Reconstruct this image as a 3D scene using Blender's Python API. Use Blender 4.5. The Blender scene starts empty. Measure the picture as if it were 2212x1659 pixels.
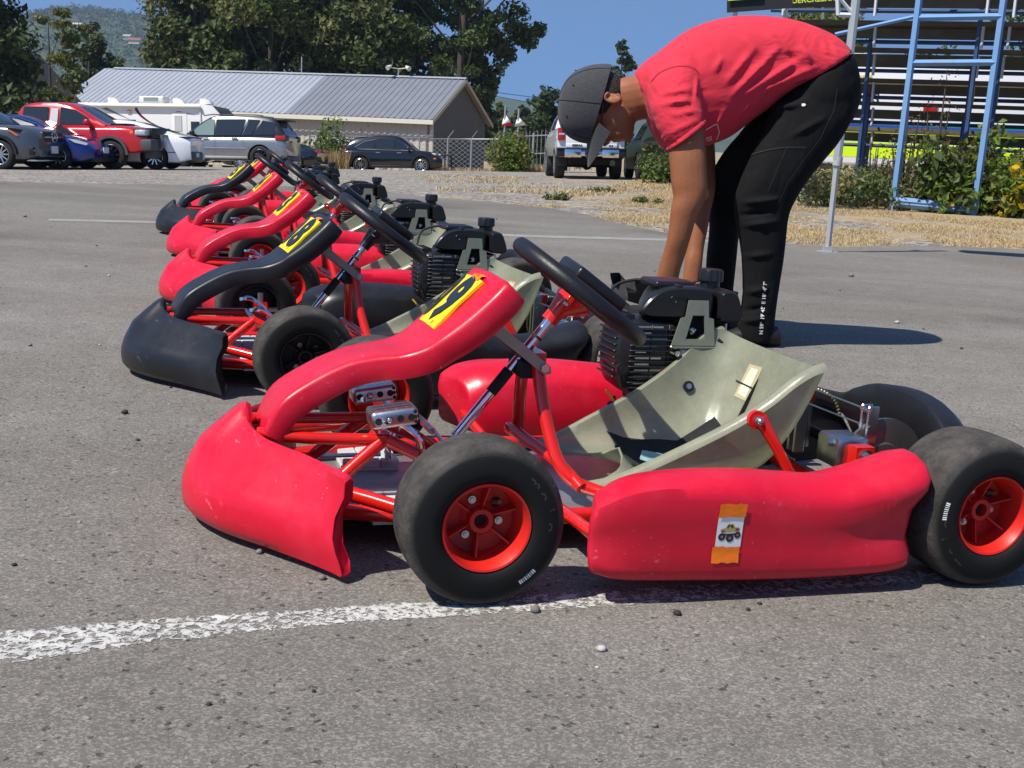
import bpy, bmesh, math, random
import numpy as np
from mathutils import Vector, Matrix, noise as mnoise
R=math.radians
random.seed(7)
sc=bpy.context.scene
COL=sc.collection
# ---------------------------------------------------------------- camera solved from the photograph
IW,IH=2212.,1659.; FPX=2603.; HOR=303.; ROLL=R(3.7); CAMH=.70; DELTA=R(1.1)
RK=Matrix.Rotation(DELTA,3,'Y')            # the lot near the karts is very slightly tilted
_th=math.atan((IH/2-HOR)*math.cos(ROLL)/FPX)
_r0=Vector((1,0,0)); CF=Vector((0,math.cos(_th),-math.sin(_th))); _u0=Vector((0,math.sin(_th),math.cos(_th)))
CU=_u0*math.cos(ROLL)-_r0*math.sin(ROLL); CR=_r0*math.cos(ROLL)+_u0*math.sin(ROLL)
CF,CU,CR=RK@CF,RK@CU,RK@CR
CAMP=RK@Vector((0,0,CAMH))
def ray(px,py): return CR*((px-IW/2)/FPX)+CU*((IH/2-py)/FPX)+CF
def aty(px,py,Y):
    d=ray(px,py); return CAMP+d*((Y-CAMP.y)/d.y)
def KP(x,y,z=0.): return RK@Vector((x,y,z))
def sstep(a,b,t):
    t=min(max((t-a)/(b-a),0.),1.); return t*t*(3-2*t)
def terr(x,y):
    s=sstep(9,24,y); xn=max(-60.,min(60.,x))
    near=-math.tan(DELTA)*xn
    far=.0288*max(-28.,min(28.,x))-.0105*max(0.,min(y,140)-10)-.022*max(0.,min(y,90)-42)
    return near*(1-s)+far*s
def gt(px,py,off=0.):
    d=ray(px,py); t=.5
    while t<900:
        P=CAMP+d*t
        if P.z<=terr(P.x,P.y)+off: return P
        t*=1.0015
    return P
cam=bpy.data.cameras.new('camera'); camo=bpy.data.objects.new('camera',cam); COL.objects.link(camo)
cam.sensor_width=36; cam.lens=36*FPX/IW; cam.clip_end=6000; cam.clip_start=.05
M=Matrix((( CR.x,CU.x,-CF.x,CAMP.x),(CR.y,CU.y,-CF.y,CAMP.y),(CR.z,CU.z,-CF.z,CAMP.z),(0,0,0,1)))
camo.matrix_world=M
sc.camera=camo
sc.render.resolution_x=1024; sc.render.resolution_y=768
sc.view_settings.view_transform='Standard'; sc.view_settings.look='None'; sc.view_settings.gamma=1; sc.view_settings.exposure=0.27
# ---------------------------------------------------------------- light
SUN_EL=R(55); SHADOW_AZ=R(38)     # shadows run towards +X and a little away from the camera
sd=Vector((math.cos(SHADOW_AZ)*math.cos(SUN_EL),math.sin(SHADOW_AZ)*math.cos(SUN_EL),-math.sin(SUN_EL)))
sl=bpy.data.lights.new('sun','SUN'); sl.energy=5.0; sl.angle=R(.53); sl.color=(1,.945,.855)
so=bpy.data.objects.new('sun',sl); COL.objects.link(so); so.rotation_euler=sd.to_track_quat('-Z','Y').to_euler(); so.location=(0,0,30)
w=bpy.data.worlds.new('World'); sc.world=w; w.use_nodes=True
nt=w.node_tree; nt.nodes.clear()
sky=nt.nodes.new('ShaderNodeTexSky'); sky.sky_type='NISHITA'; sky.sun_disc=False; sky.sun_elevation=SUN_EL
_to=-sd; sky.sun_rotation=math.atan2(_to.x,_to.y)
sky.altitude=50; sky.air_density=1.0; sky.dust_density=.25; sky.ozone_density=1.6
bg=nt.nodes.new('ShaderNodeBackground'); bg.inputs[1].default_value=.088
_tc=nt.nodes.new('ShaderNodeTexCoord'); _va=nt.nodes.new('ShaderNodeVectorMath'); _va.operation='ADD'; _va.inputs[1].default_value=(0,0,.26); _vn=nt.nodes.new('ShaderNodeVectorMath'); _vn.operation='NORMALIZE'
nt.links.new(_tc.outputs['Generated'],_va.inputs[0]); nt.links.new(_va.outputs[0],_vn.inputs[0]); nt.links.new(_vn.outputs[0],sky.inputs[0])   # clear dry summer air: deep blue down to the horizon
wo=nt.nodes.new('ShaderNodeOutputWorld'); _mx=nt.nodes.new('ShaderNodeMix'); _mx.data_type='RGBA'; _mx.blend_type='MULTIPLY'; _mx.inputs[0].default_value=1; _mx.inputs[7].default_value=(.80,1.07,1.36,1); nt.links.new(sky.outputs[0],_mx.inputs[6]); nt.links.new(_mx.outputs[2],bg.inputs[0]); nt.links.new(bg.outputs[0],wo.inputs[0])
# ---------------------------------------------------------------- mesh helper
class MB:
    def __init__(s): s.v=[]; s.f=[]; s.m=[]; s.cur=0
    def mat(s,i): s.cur=i; return s
    def add(s,vs,fs):
        o=len(s.v); s.v+= [tuple(p) for p in vs]; s.f+=[tuple(i+o for i in f) for f in fs]; s.m+=[s.cur]*len(fs); return s
    def box(s,a,b,M=None):
        (x0,y0,z0),(x1,y1,z1)=a,b
        vs=[(x0,y0,z0),(x1,y0,z0),(x1,y1,z0),(x0,y1,z0),(x0,y0,z1),(x1,y0,z1),(x1,y1,z1),(x0,y1,z1)]
        if M is not None: vs=[M@Vector(p) for p in vs]
        return s.add(vs,[(0,3,2,1),(4,5,6,7),(0,1,5,4),(1,2,6,5),(2,3,7,6),(3,0,4,7)])
    def rbox(s,a,b,r=.01,seg=3,M=None):
        """box with rounded vertical and horizontal edges"""
        (x0,y0,z0),(x1,y1,z1)=a,b
        r=min(r,(x1-x0)/2.01,(y1-y0)/2.01,(z1-z0)/2.01)
        rings=[]
        def ring(ins,z):
            pts=[]
            for cx,cy,a0 in ((x1-r,y1-r,0),(x0+r,y1-r,90),(x0+r,y0+r,180),(x1-r,y0+r,270)):
                for i in range(seg+1):
                    t=R(a0+90*i/seg); pts.append((cx+(r-ins)*math.cos(t),cy+(r-ins)*math.sin(t),z))
            return pts
        for i in range(seg+1):
            t=R(90*i/seg); rings.append(ring(r*(1-math.sin(t)),z0+r*(1-math.cos(t))))
        for i in range(seg,-1,-1):
            t=R(90*i/seg); rings.append(ring(r*(1-math.sin(t)),z1-r*(1-math.cos(t))))
        if M is not None: rings=[[M@Vector(p) for p in q] for q in rings]
        return s.loft(rings,True,True)
    def loft(s,rings,closed=True,caps=False,wrap=False):
        n=len(rings[0]); vs=[p for r_ in rings for p in r_]; fs=[]
        m=len(rings)
        for i in range(m if wrap else m-1):
            i2=(i+1)%m
            for j in range(n if closed else n-1):
                j2=(j+1)%n; fs.append((i*n+j,i*n+j2,i2*n+j2,i2*n+j))
        if caps:
            fs.append(tuple(range(n-1,-1,-1))); fs.append(tuple((m-1)*n+j for j in range(n)))
        return s.add(vs,fs)
    def tube(s,pts,r,n=10,caps=True,closed=False,smooth=0):
        pts=[Vector(p) for p in pts]
        if smooth: pts=catmull(pts,smooth,closed)
        rr=r if isinstance(r,(list,tuple)) else [r]*len(pts)
        if len(rr)!=len(pts): rr=[rr[0]+(rr[-1]-rr[0])*i/(len(pts)-1) for i in range(len(pts))] if len(rr)==2 else list(np.interp(np.linspace(0,1,len(pts)),np.linspace(0,1,len(rr)),rr))
        rings=[]; up=None
        m=len(pts)
        for i,p in enumerate(pts):
            if closed: t=pts[(i+1)%m]-pts[i-1]
            else: t=pts[min(i+1,m-1)]-pts[max(i-1,0)]
            if t.length<1e-9: t=Vector((0,0,1))
            t.normalize()
            if up is None:
                up=Vector((0,0,1)) if abs(t.z)<.9 else Vector((1,0,0))
            up=(up-t*up.dot(t)); 
            if up.length<1e-6: up=t.orthogonal()
            up.normalize(); sd_=t.cross(up)
            rings.append([p+(up*math.cos(2*math.pi*k/n)+sd_*math.sin(2*math.pi*k/n))*rr[i] for k in range(n)])
        return s.loft(rings,True,caps and not closed,closed)
    def lathe(s,prof,n=32,M=None,wrapped=False):
        """prof: (axial,radius), axis = local Z"""
        rings=[[(r_*math.cos(2*math.pi*k/n),r_*math.sin(2*math.pi*k/n),a) for k in range(n)] for a,r_ in prof]
        if M is not None: rings=[[M@Vector(p) for p in q] for q in rings]
        return s.loft(rings,True,False,wrapped)
    def cyl(s,a,b,r,n=16,r2=None):
        return s.tube([a,b],[r,r if r2 is None else r2],n)
    def ball(s,c,r,n=12,m=8,sc_=(1,1,1)):
        rings=[]
        for i in range(m+1):
            t=math.pi*i/m; rings.append([(c[0]+sc_[0]*r*max(math.sin(t),1e-4)*math.cos(2*math.pi*k/n),c[1]+sc_[1]*r*max(math.sin(t),1e-4)*math.sin(2*math.pi*k/n),c[2]-sc_[2]*r*math.cos(t)) for k in range(n)])
        return s.loft(rings,True,True)
    def prism(s,poly,off):
        """poly: list of 3D points, extruded by vector off"""
        n=len(poly); off=Vector(off); vs=[Vector(p) for p in poly]+[Vector(p)+off for p in poly]
        return s.add(vs,[tuple(range(n-1,-1,-1)),tuple(range(n,2*n))]+[(i,(i+1)%n,n+(i+1)%n,n+i) for i in range(n)])
    def build(s,name,mats,parent=None,angle=35,fixn=True,bevel=0,M=None):
        me=bpy.data.meshes.new(name); me.from_pydata(s.v,[],s.f)
        if not isinstance(mats,(list,tuple)): mats=[mats]
        for m in mats: me.materials.append(m)
        if len(mats)>1: me.polygons.foreach_set('material_index',s.m)
        if fixn or bevel:
            bm=bmesh.new(); bm.from_mesh(me)
            if bevel:
                eds=[e for e in bm.edges if len(e.link_faces)==2 and e.calc_face_angle(0)>.5]
                bmesh.ops.bevel(bm,geom=eds,offset=bevel,segments=2,profile=.7,affect='EDGES',clamp_overlap=True)
            if fixn: bmesh.ops.recalc_face_normals(bm,faces=bm.faces)
            bm.to_mesh(me); bm.free()
        if M is not None: me.transform(M)
        shade(me,angle)
        o=bpy.data.objects.new(name,me); COL.objects.link(o)
        if parent: o.parent=parent
        return o
def shade(me,angle=35):
    me.polygons.foreach_set('use_smooth',[True]*len(me.polygons))
    if angle<179: me.set_sharp_from_angle(angle=R(angle))
    me.update()
def catmull(pts,k,closed=False):
    out=[]; n=len(pts); pts=[Vector(p) for p in pts]
    rng=range(n) if closed else range(n-1)
    for i in rng:
        if closed: p0,p1,p2,p3=pts[i-1],pts[i],pts[(i+1)%n],pts[(i+2)%n]
        else: p0,p1,p2,p3=pts[max(i-1,0)],pts[i],pts[i+1],pts[min(i+2,n-1)]
        for j in range(k):
            t=j/k; out.append(.5*((2*p1)+(p2-p0)*t+(2*p0-5*p1+4*p2-p3)*t*t+(3*p1-p0-3*p2+p3)*t**3))
    if not closed: out.append(pts[-1])
    return out
def interp(xs,ys,x): return float(np.interp(x,xs,ys))
def smoothc(pts,k):
    """2-D/3-D/any-D catmull on tuples"""
    P=[np.array(p,float) for p in pts]; out=[]; n=len(P)
    for i in range(n-1):
        p0,p1,p2,p3=P[max(i-1,0)],P[i],P[i+1],P[min(i+2,n-1)]
        for j in range(k):
            t=j/k; out.append(.5*((2*p1)+(p2-p0)*t+(2*p0-5*p1+4*p2-p3)*t*t+(3*p1-p0-3*p2+p3)*t**3))
    out.append(P[-1]); return out
def empty(name,M=None,loc=None,label=None,cat=None,group=None):
    o=bpy.data.objects.new(name,None); COL.objects.link(o); o.empty_display_size=.2
    if M is not None: o.matrix_world=M
    if loc is not None: o.location=loc
    tag(o,label,cat,group); return o
def tag(o,label=None,cat=None,group=None,kind=None):
    if label: o['label']=label
    if cat: o['category']=cat
    if group: o['group']=group
    if kind: o['kind']=kind
    return o
def copy_tree(o,parent=None):
    c=o.copy(); COL.objects.link(c)
    for k in ('label',):
        if parent is None and k in c: pass
    c.parent=parent
    if parent: c.matrix_parent_inverse=o.matrix_parent_inverse
    for ch in list(o.children): copy_tree(ch,c)
    return c
def mesh_np(name,V,F4,mats,parent=None,midx=None,smooth=False):
    """fast quad mesh from numpy arrays"""
    me=bpy.data.meshes.new(name); nv=len(V); nf=len(F4)
    me.vertices.add(nv); me.vertices.foreach_set('co',np.asarray(V,dtype=np.float32).ravel())
    me.loops.add(nf*4); me.loops.foreach_set('vertex_index',np.asarray(F4,dtype=np.int32).ravel())
    me.polygons.add(nf); me.polygons.foreach_set('loop_start',np.arange(0,nf*4,4,dtype=np.int32))
    for m in (mats if isinstance(mats,(list,tuple)) else [mats]): me.materials.append(m)
    if midx is not None: me.polygons.foreach_set('material_index',np.asarray(midx,dtype=np.int32))
    me.polygons.foreach_set('use_smooth',[smooth]*nf)
    me.update(calc_edges=True); me.validate()
    o=bpy.data.objects.new(name,me); COL.objects.link(o)
    if parent: o.parent=parent
    return o
def from_bm(bm,name,mats,parent=None,angle=35):
    me=bpy.data.meshes.new(name); bm.to_mesh(me); bm.free()
    for m in (mats if isinstance(mats,(list,tuple)) else [mats]): me.materials.append(m)
    shade(me,angle); o=bpy.data.objects.new(name,me); COL.objects.link(o)
    if parent: o.parent=parent
    return o
def text_mesh(txt,size=1.,extrude=0.,bold=0.,align='CENTER'):
    cu=bpy.data.curves.new('t','FONT'); cu.body=txt; cu.size=size; cu.extrude=extrude; cu.offset=bold; cu.align_x=align; cu.align_y='CENTER'; cu.resolution_u=3
    o=bpy.data.objects.new('t',cu); COL.objects.link(o)
    dg=bpy.context.evaluated_depsgraph_get(); me=bpy.data.meshes.new_from_object(o.evaluated_get(dg))
    v=[tuple(p.co) for p in me.vertices]; f=[tuple(p.vertices) for p in me.polygons]
    bpy.data.objects.remove(o); bpy.data.curves.remove(cu); bpy.data.meshes.remove(me)
    return v,f
def frame_m(o,x,y,z):
    return Matrix(((x[0],y[0],z[0],o[0]),(x[1],y[1],z[1],o[1]),(x[2],y[2],z[2],o[2]),(0,0,0,1)))
def remeshed(o,voxel,smooth=6,disp=None,sub=0):
    """one continuous skin from overlapping volumes"""
    m=o.modifiers.new('r','REMESH'); m.mode='VOXEL'; m.voxel_size=voxel; m.use_smooth_shade=True
    if smooth:
        s=o.modifiers.new('s','SMOOTH'); s.factor=.5; s.iterations=smooth
    dg=bpy.context.evaluated_depsgraph_get(); me=bpy.data.meshes.new_from_object(o.evaluated_get(dg))
    mats=list(o.data.materials); old=o.data; o.modifiers.clear(); o.data=me
    me.materials.clear()
    for q in mats: me.materials.append(q)
    me.polygons.foreach_set('material_index',[0]*len(me.polygons))
    bpy.data.meshes.remove(old); shade(me,180); return o
# ---------------------------------------------------------------- materials
def mat(name,col=(.5,.5,.5),rough=.5,metal=0.,spec=.5,coat=0.,var=0.,vscale=8.,bump=0.,bscale=40.,bdetail=4,trans=0.,ior=1.45,emit=None,es=1.,alpha=1.,roughvar=0.,dirt=None,dscale=5.,damt=.5,sheen=0.,sub=0.,coord='Object'):
    m=bpy.data.materials.new(name); m.use_nodes=True; n=m.node_tree.nodes; l=m.node_tree.links
    b=n['Principled BSDF']; b.inputs['Base Color'].default_value=(*col,1); b.inputs['Roughness'].default_value=rough
    b.inputs['Metallic'].default_value=metal; b.inputs['Specular IOR Level'].default_value=spec; b.inputs['Coat Weight'].default_value=coat; b.inputs['Coat Roughness'].default_value=.06
    b.inputs['Transmission Weight'].default_value=trans; b.inputs['IOR'].default_value=ior; b.inputs['Alpha'].default_value=alpha
    b.inputs['Sheen Weight'].default_value=sheen
    if sub: b.inputs['Subsurface Weight'].default_value=sub; b.inputs['Subsurface Radius'].default_value=(.02,.008,.004); b.inputs['Subsurface Scale'].default_value=.5
    if emit: b.inputs['Emission Color'].default_value=(*emit,1); b.inputs['Emission Strength'].default_value=es
    tc=n.new('ShaderNodeTexCoord') if (var or bump or roughvar or dirt) else None
    if var or roughvar:
        nz=n.new('ShaderNodeTexNoise'); nz.inputs['Scale'].default_value=vscale; nz.inputs['Detail'].default_value=6; nz.inputs['Roughness'].default_value=.62
        l.new(tc.outputs[coord],nz.inputs['Vector'])
        if var:
            mx=n.new('ShaderNodeMix'); mx.data_type='RGBA'; mx.blend_type='MULTIPLY'; mx.inputs[0].default_value=1.
            mr=n.new('ShaderNodeMapRange'); mr.inputs[1].default_value=.25; mr.inputs[2].default_value=.75; mr.inputs[3].default_value=1-var; mr.inputs[4].default_value=1+var
            l.new(nz.outputs[0],mr.inputs[0]); mx.inputs[6].default_value=(*col,1); l.new(mr.outputs[0],mx.inputs[7])
            l.new(mx.outputs[2],b.inputs['Base Color']); last=mx.outputs[2]
        if roughvar:
            mr=n.new('ShaderNodeMapRange'); mr.inputs[1].default_value=.3; mr.inputs[2].default_value=.7; mr.inputs[3].default_value=max(.02,rough-roughvar); mr.inputs[4].default_value=min(1,rough+roughvar)
            l.new(nz.outputs[0],mr.inputs[0]); l.new(mr.outputs[0],b.inputs['Roughness'])
    if dirt:
        nz=n.new('ShaderNodeTexNoise'); nz.inputs['Scale'].default_value=dscale; nz.inputs['Detail'].default_value=8; nz.inputs['Roughness'].default_value=.7; l.new(tc.outputs[coord],nz.inputs['Vector'])
        cr=n.new('ShaderNodeMapRange'); cr.inputs[1].default_value=.48; cr.inputs[2].default_value=.72; cr.inputs[3].default_value=0; cr.inputs[4].default_value=damt; l.new(nz.outputs[0],cr.inputs[0])
        mx=n.new('ShaderNodeMix'); mx.data_type='RGBA'; l.new(cr.outputs[0],mx.inputs[0]); mx.inputs[6].default_value=(*col,1); mx.inputs[7].default_value=(*dirt,1)
        if var: l.new(last,mx.inputs[6])
        l.new(mx.outputs[2],b.inputs['Base Color'])
    if bump:
        nz=n.new('ShaderNodeTexNoise'); nz.inputs['Scale'].default_value=bscale; nz.inputs['Detail'].default_value=bdetail; l.new(tc.outputs[coord],nz.inputs['Vector'])
        bp=n.new('ShaderNodeBump'); bp.inputs['Strength'].default_value=bump; bp.inputs['Distance'].default_value=.01; l.new(nz.outputs[0],bp.inputs['Height']); l.new(bp.outputs[0],b.inputs['Normal'])
    return m
def nodes(m): return m.node_tree.nodes,m.node_tree.links,m.node_tree.nodes['Principled BSDF']
# ================================================================ ground
def aggregate_mat(name,base,spread,scale,warm=(1,.97,.93),stain=.25,straw=None,bump=.35,dust=None):
    m=mat(name,base,rough=.95,spec=.2); n,l,b=nodes(m)
    tc=n.new('ShaderNodeTexCoord')
    vo=n.new('ShaderNodeTexVoronoi'); vo.inputs['Scale'].default_value=scale; l.new(tc.outputs['Object'],vo.inputs['Vector'])
    sepc=n.new('ShaderNodeSeparateColor'); l.new(vo.outputs['Color'],sepc.inputs[0])
    vo2=n.new('ShaderNodeTexVoronoi'); vo2.inputs['Scale'].default_value=scale*.43; l.new(tc.outputs['Object'],vo2.inputs['Vector'])
    sep2=n.new('ShaderNodeSeparateColor'); l.new(vo2.outputs['Color'],sep2.inputs[0])
    pw=n.new('ShaderNodeMath'); pw.operation='POWER'; pw.inputs[1].default_value=2.2; l.new(sepc.outputs[0],pw.inputs[0])
    mr=n.new('ShaderNodeMapRange'); mr.inputs[3].default_value=1-spread; mr.inputs[4].default_value=1+spread*1.9; l.new(pw.outputs[0],mr.inputs[0])
    # a few dark and a few pale stones
    dk=n.new('ShaderNodeMath'); dk.operation='GREATER_THAN'; dk.inputs[1].default_value=.972; l.new(sep2.outputs[1],dk.inputs[0])
    pl=n.new('ShaderNodeMath'); pl.operation='GREATER_THAN'; pl.inputs[1].default_value=.985; l.new(sep2.outputs[2],pl.inputs[0])
    a1=n.new('ShaderNodeMath'); a1.operation='MULTIPLY_ADD'; a1.inputs[1].default_value=-.45; l.new(dk.outputs[0],a1.inputs[0]); l.new(mr.outputs[0],a1.inputs[2])
    a2=n.new('ShaderNodeMath'); a2.operation='MULTIPLY_ADD'; a2.inputs[1].default_value=.38; l.new(pl.outputs[0],a2.inputs[0]); l.new(a1.outputs[0],a2.inputs[2])
    # broad wear and stains
    n1=n.new('ShaderNodeTexNoise'); n1.inputs['Scale'].default_value=.9; n1.inputs['Detail'].default_value=8; n1.inputs['Roughness'].default_value=.6; l.new(tc.outputs['Object'],n1.inputs['Vector'])
    m1=n.new('ShaderNodeMapRange'); m1.inputs[1].default_value=.3; m1.inputs[2].default_value=.7; m1.inputs[3].default_value=1-stain; m1.inputs[4].default_value=1+stain*.55; l.new(n1.outputs[0],m1.inputs[0])
    n2=n.new('ShaderNodeTexNoise'); n2.inputs['Scale'].default_value=14; n2.inputs['Detail'].default_value=5; l.new(tc.outputs['Object'],n2.inputs['Vector'])
    m2=n.new('ShaderNodeMapRange'); m2.inputs[1].default_value=.3; m2.inputs[2].default_value=.7; m2.inputs[3].default_value=.92; m2.inputs[4].default_value=1.07; l.new(n2.outputs[0],m2.inputs[0])
    p=n.new('ShaderNodeMath'); p.operation='MULTIPLY'; l.new(a2.outputs[0],p.inputs[0]); l.new(m1.outputs[0],p.inputs[1])
    p2=n.new('ShaderNodeMath'); p2.operation='MULTIPLY'; l.new(p.outputs[0],p2.inputs[0]); l.new(m2.outputs[0],p2.inputs[1])
    mx=n.new('ShaderNodeMix'); mx.data_type='RGBA'; mx.blend_type='MULTIPLY'; mx.inputs[0].default_value=1
    mx.inputs[6].default_value=(base[0]*warm[0],base[1]*warm[1],base[2]*warm[2],1); l.new(p2.outputs[0],mx.inputs[7])
    out=mx.outputs[2]
    if straw:
        sx=n.new('ShaderNodeSeparateXYZ'); l.new(tc.outputs['Object'],sx.inputs[0])
        gn=n.new('ShaderNodeTexNoise'); gn.inputs['Scale'].default_value=.45; gn.inputs['Detail'].default_value=9; gn.inputs['Roughness'].default_value=.68; l.new(tc.outputs['Object'],gn.inputs['Vector'])
        rx=n.new('ShaderNodeMapRange'); rx.inputs[1].default_value=-2.; rx.inputs[2].default_value=3.; rx.inputs[3].default_value=-.16; rx.inputs[4].default_value=.05; l.new(sx.outputs[0],rx.inputs[0])
        ry=n.new('ShaderNodeMapRange'); ry.inputs[1].default_value=44.; ry.inputs[2].default_value=50.; ry.inputs[3].default_value=0; ry.inputs[4].default_value=.3; l.new(sx.outputs[1],ry.inputs[0])
        ad=n.new('ShaderNodeMath'); ad.operation='ADD'; l.new(gn.outputs[0],ad.inputs[0]); l.new(rx.outputs[0],ad.inputs[1])
        ad2=n.new('ShaderNodeMath'); ad2.operation='ADD'; l.new(ad.outputs[0],ad2.inputs[0]); l.new(ry.outputs[0],ad2.inputs[1])
        st=n.new('ShaderNodeMapRange'); st.inputs[1].default_value=.46; st.inputs[2].default_value=.58; st.inputs[4].default_value=.85; l.new(ad2.outputs[0],st.inputs[0])
        m3=n.new('ShaderNodeMix'); m3.data_type='RGBA'; l.new(st.outputs[0],m3.inputs[0]); l.new(out,m3.inputs[6]); 
        m4=n.new('ShaderNodeMix'); m4.data_type='RGBA'; m4.blend_type='MULTIPLY'; m4.inputs[0].default_value=1; m4.inputs[6].default_value=(*straw,1); l.new(m2.outputs[0],m4.inputs[7]); l.new(m4.outputs[2],m3.inputs[7])
        out=m3.outputs[2]
    if dust:      # paler dusty lanes and darker worn patches, plus old hairline cracks
        mp=n.new('ShaderNodeMapping'); mp.inputs['Scale'].default_value=(.22,.75,1); mp.inputs['Rotation'].default_value=(0,0,.35); l.new(tc.outputs['Object'],mp.inputs[0])
        dn=n.new('ShaderNodeTexNoise'); dn.inputs['Scale'].default_value=1.; dn.inputs['Detail'].default_value=9; dn.inputs['Roughness'].default_value=.62; dn.inputs['Distortion'].default_value=.5; l.new(mp.outputs[0],dn.inputs['Vector'])
        dr=n.new('ShaderNodeMapRange'); dr.inputs[1].default_value=.42; dr.inputs[2].default_value=.66; dr.inputs[4].default_value=.9; l.new(dn.outputs[0],dr.inputs[0])
        m5=n.new('ShaderNodeMix'); m5.data_type='RGBA'; l.new(dr.outputs[0],m5.inputs[0]); l.new(out,m5.inputs[6]); m6=n.new('ShaderNodeMix'); m6.data_type='RGBA'; m6.blend_type='MULTIPLY'; m6.inputs[0].default_value=1; m6.inputs[6].default_value=(*dust,1); l.new(p2.outputs[0],m6.inputs[7]); l.new(m6.outputs[2],m5.inputs[7]); out=m5.outputs[2]
        tn=n.new('ShaderNodeTexNoise'); tn.inputs['Scale'].default_value=.55; tn.inputs['Detail'].default_value=3; l.new(tc.outputs['Object'],tn.inputs['Vector'])
        t1=n.new('ShaderNodeMapRange'); t1.inputs[1].default_value=.60; t1.inputs[2].default_value=.70; t1.inputs[3].default_value=1; t1.inputs[4].default_value=.76; l.new(tn.outputs[0],t1.inputs[0])
        wn=n.new('ShaderNodeTexNoise'); wn.inputs['Scale'].default_value=.8; wn.inputs['Detail'].default_value=5; l.new(tc.outputs['Object'],wn.inputs['Vector']); wa=n.new('ShaderNodeVectorMath'); wa.operation='MULTIPLY_ADD'; wa.inputs[1].default_value=(1.2,1.2,0); l.new(wn.outputs[1],wa.inputs[0]); l.new(tc.outputs['Object'],wa.inputs[2])
        vc=n.new('ShaderNodeTexVoronoi'); vc.feature='DISTANCE_TO_EDGE'; vc.inputs['Scale'].default_value=.36; l.new(wa.outputs[0],vc.inputs['Vector'])
        c1=n.new('ShaderNodeMapRange'); c1.inputs[1].default_value=.0; c1.inputs[2].default_value=.0022; c1.inputs[3].default_value=.86; c1.inputs[4].default_value=1; l.new(vc.outputs[0],c1.inputs[0])
        cm=n.new('ShaderNodeMath'); cm.operation='MULTIPLY'; l.new(t1.outputs[0],cm.inputs[0]); l.new(c1.outputs[0],cm.inputs[1])
        m7=n.new('ShaderNodeMix'); m7.data_type='RGBA'; m7.blend_type='MULTIPLY'; m7.inputs[0].default_value=1; l.new(out,m7.inputs[6]); l.new(cm.outputs[0],m7.inputs[7]); out=m7.outputs[2]
    l.new(out,b.inputs['Base Color'])
    if bump:
        bp=n.new('ShaderNodeBump'); bp.inputs['Strength'].default_value=bump; bp.inputs['Distance'].default_value=.006; l.new(vo.outputs['Distance'],bp.inputs['Height']); l.new(bp.outputs[0],b.inputs['Normal'])
    return m
M_ASPH=aggregate_mat('asphalt',(.172,.162,.148),.26,320,stain=.14,bump=.10,dust=(.222,.207,.186))
M_GRAV=aggregate_mat('gravel',(.27,.252,.228),.55,26,stain=.22,straw=(.36,.27,.15),bump=.8)
def axis_steps(a,b,fine,grow,lim):
    out=[0.]; s=fine
    while out[-1]<b: out.append(out[-1]+s); s=min(s*grow,lim)
    neg=[0.]; s=fine
    while neg[-1]>a: neg.append(neg[-1]-s); s=min(s*grow,lim)
    return sorted(set(neg+out))
xs=axis_steps(-1900,1900,.8,1.08,160); ys=[-6+i*.8 for i in range(75)]; s=.9
while ys[-1]<1900: ys.append(ys[-1]+s); s=min(s*1.09,160)
V=[(x,y,terr(x,y)) for y in ys for x in xs]; nx=len(xs)
F=[(j*nx+i,j*nx+i+1,(j+1)*nx+i+1,(j+1)*nx+i) for j in range(len(ys)-1) for i in range(nx-1)]
o=mesh_np('ground',V,F,M_GRAV,smooth=True); tag(o,'grey gravel and dirt yard with patches of dry straw','ground',kind='structure')
def sheet(name,far_px,off,m,label,cat,near=None,jit=.0,cols=160,rows=46):
    P=[gt(*p) for p in far_px]; L=[0]
    for i in range(1,len(P)): L.append(L[-1]+max((P[i]-P[i-1]).length,.01))
    V=[];F=[]
    for c in range(cols+1):
        t=L[-1]*c/cols; x=interp(L,[p.x for p in P],t); y=interp(L,[p.y for p in P],t)
        y+=jit*mnoise.noise(Vector((x*1.3,y*.9,3)))+jit*.5*mnoise.noise(Vector((x*5.,y*.9,8)))
        xn,yn=near(c/cols)
        for r_ in range(rows+1):
            s=(r_/rows)**.8; xx=x+(xn-x)*s; yy=y+(yn-y)*s; V.append((xx,yy,terr(xx,yy)+off))
    n=rows+1
    for c in range(cols):
        for r_ in range(rows): F.append((c*n+r_,c*n+r_+1,(c+1)*n+r_+1,(c+1)*n+r_))
    o=mesh_np(name,V,F,m,smooth=True); tag(o,label,cat,kind='structure'); return o
ASPH_EDGE=[(-700,398),(-300,398),(0,393),(200,397),(400,400),(650,404),(800,412),(960,430),(1060,437),(1180,450),(1260,464),(1330,482),(1400,496),(1440,505),(1560,517),(1700,528),(1800,534),(2000,532),(2212,540),(2500,548),(2900,552)]
sheet('asphalt_lot',ASPH_EDGE,.006,M_ASPH,'worn grey asphalt of the kart lot','asphalt',near=lambda t:(-16+32*t,-4.),jit=.10)
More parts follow.
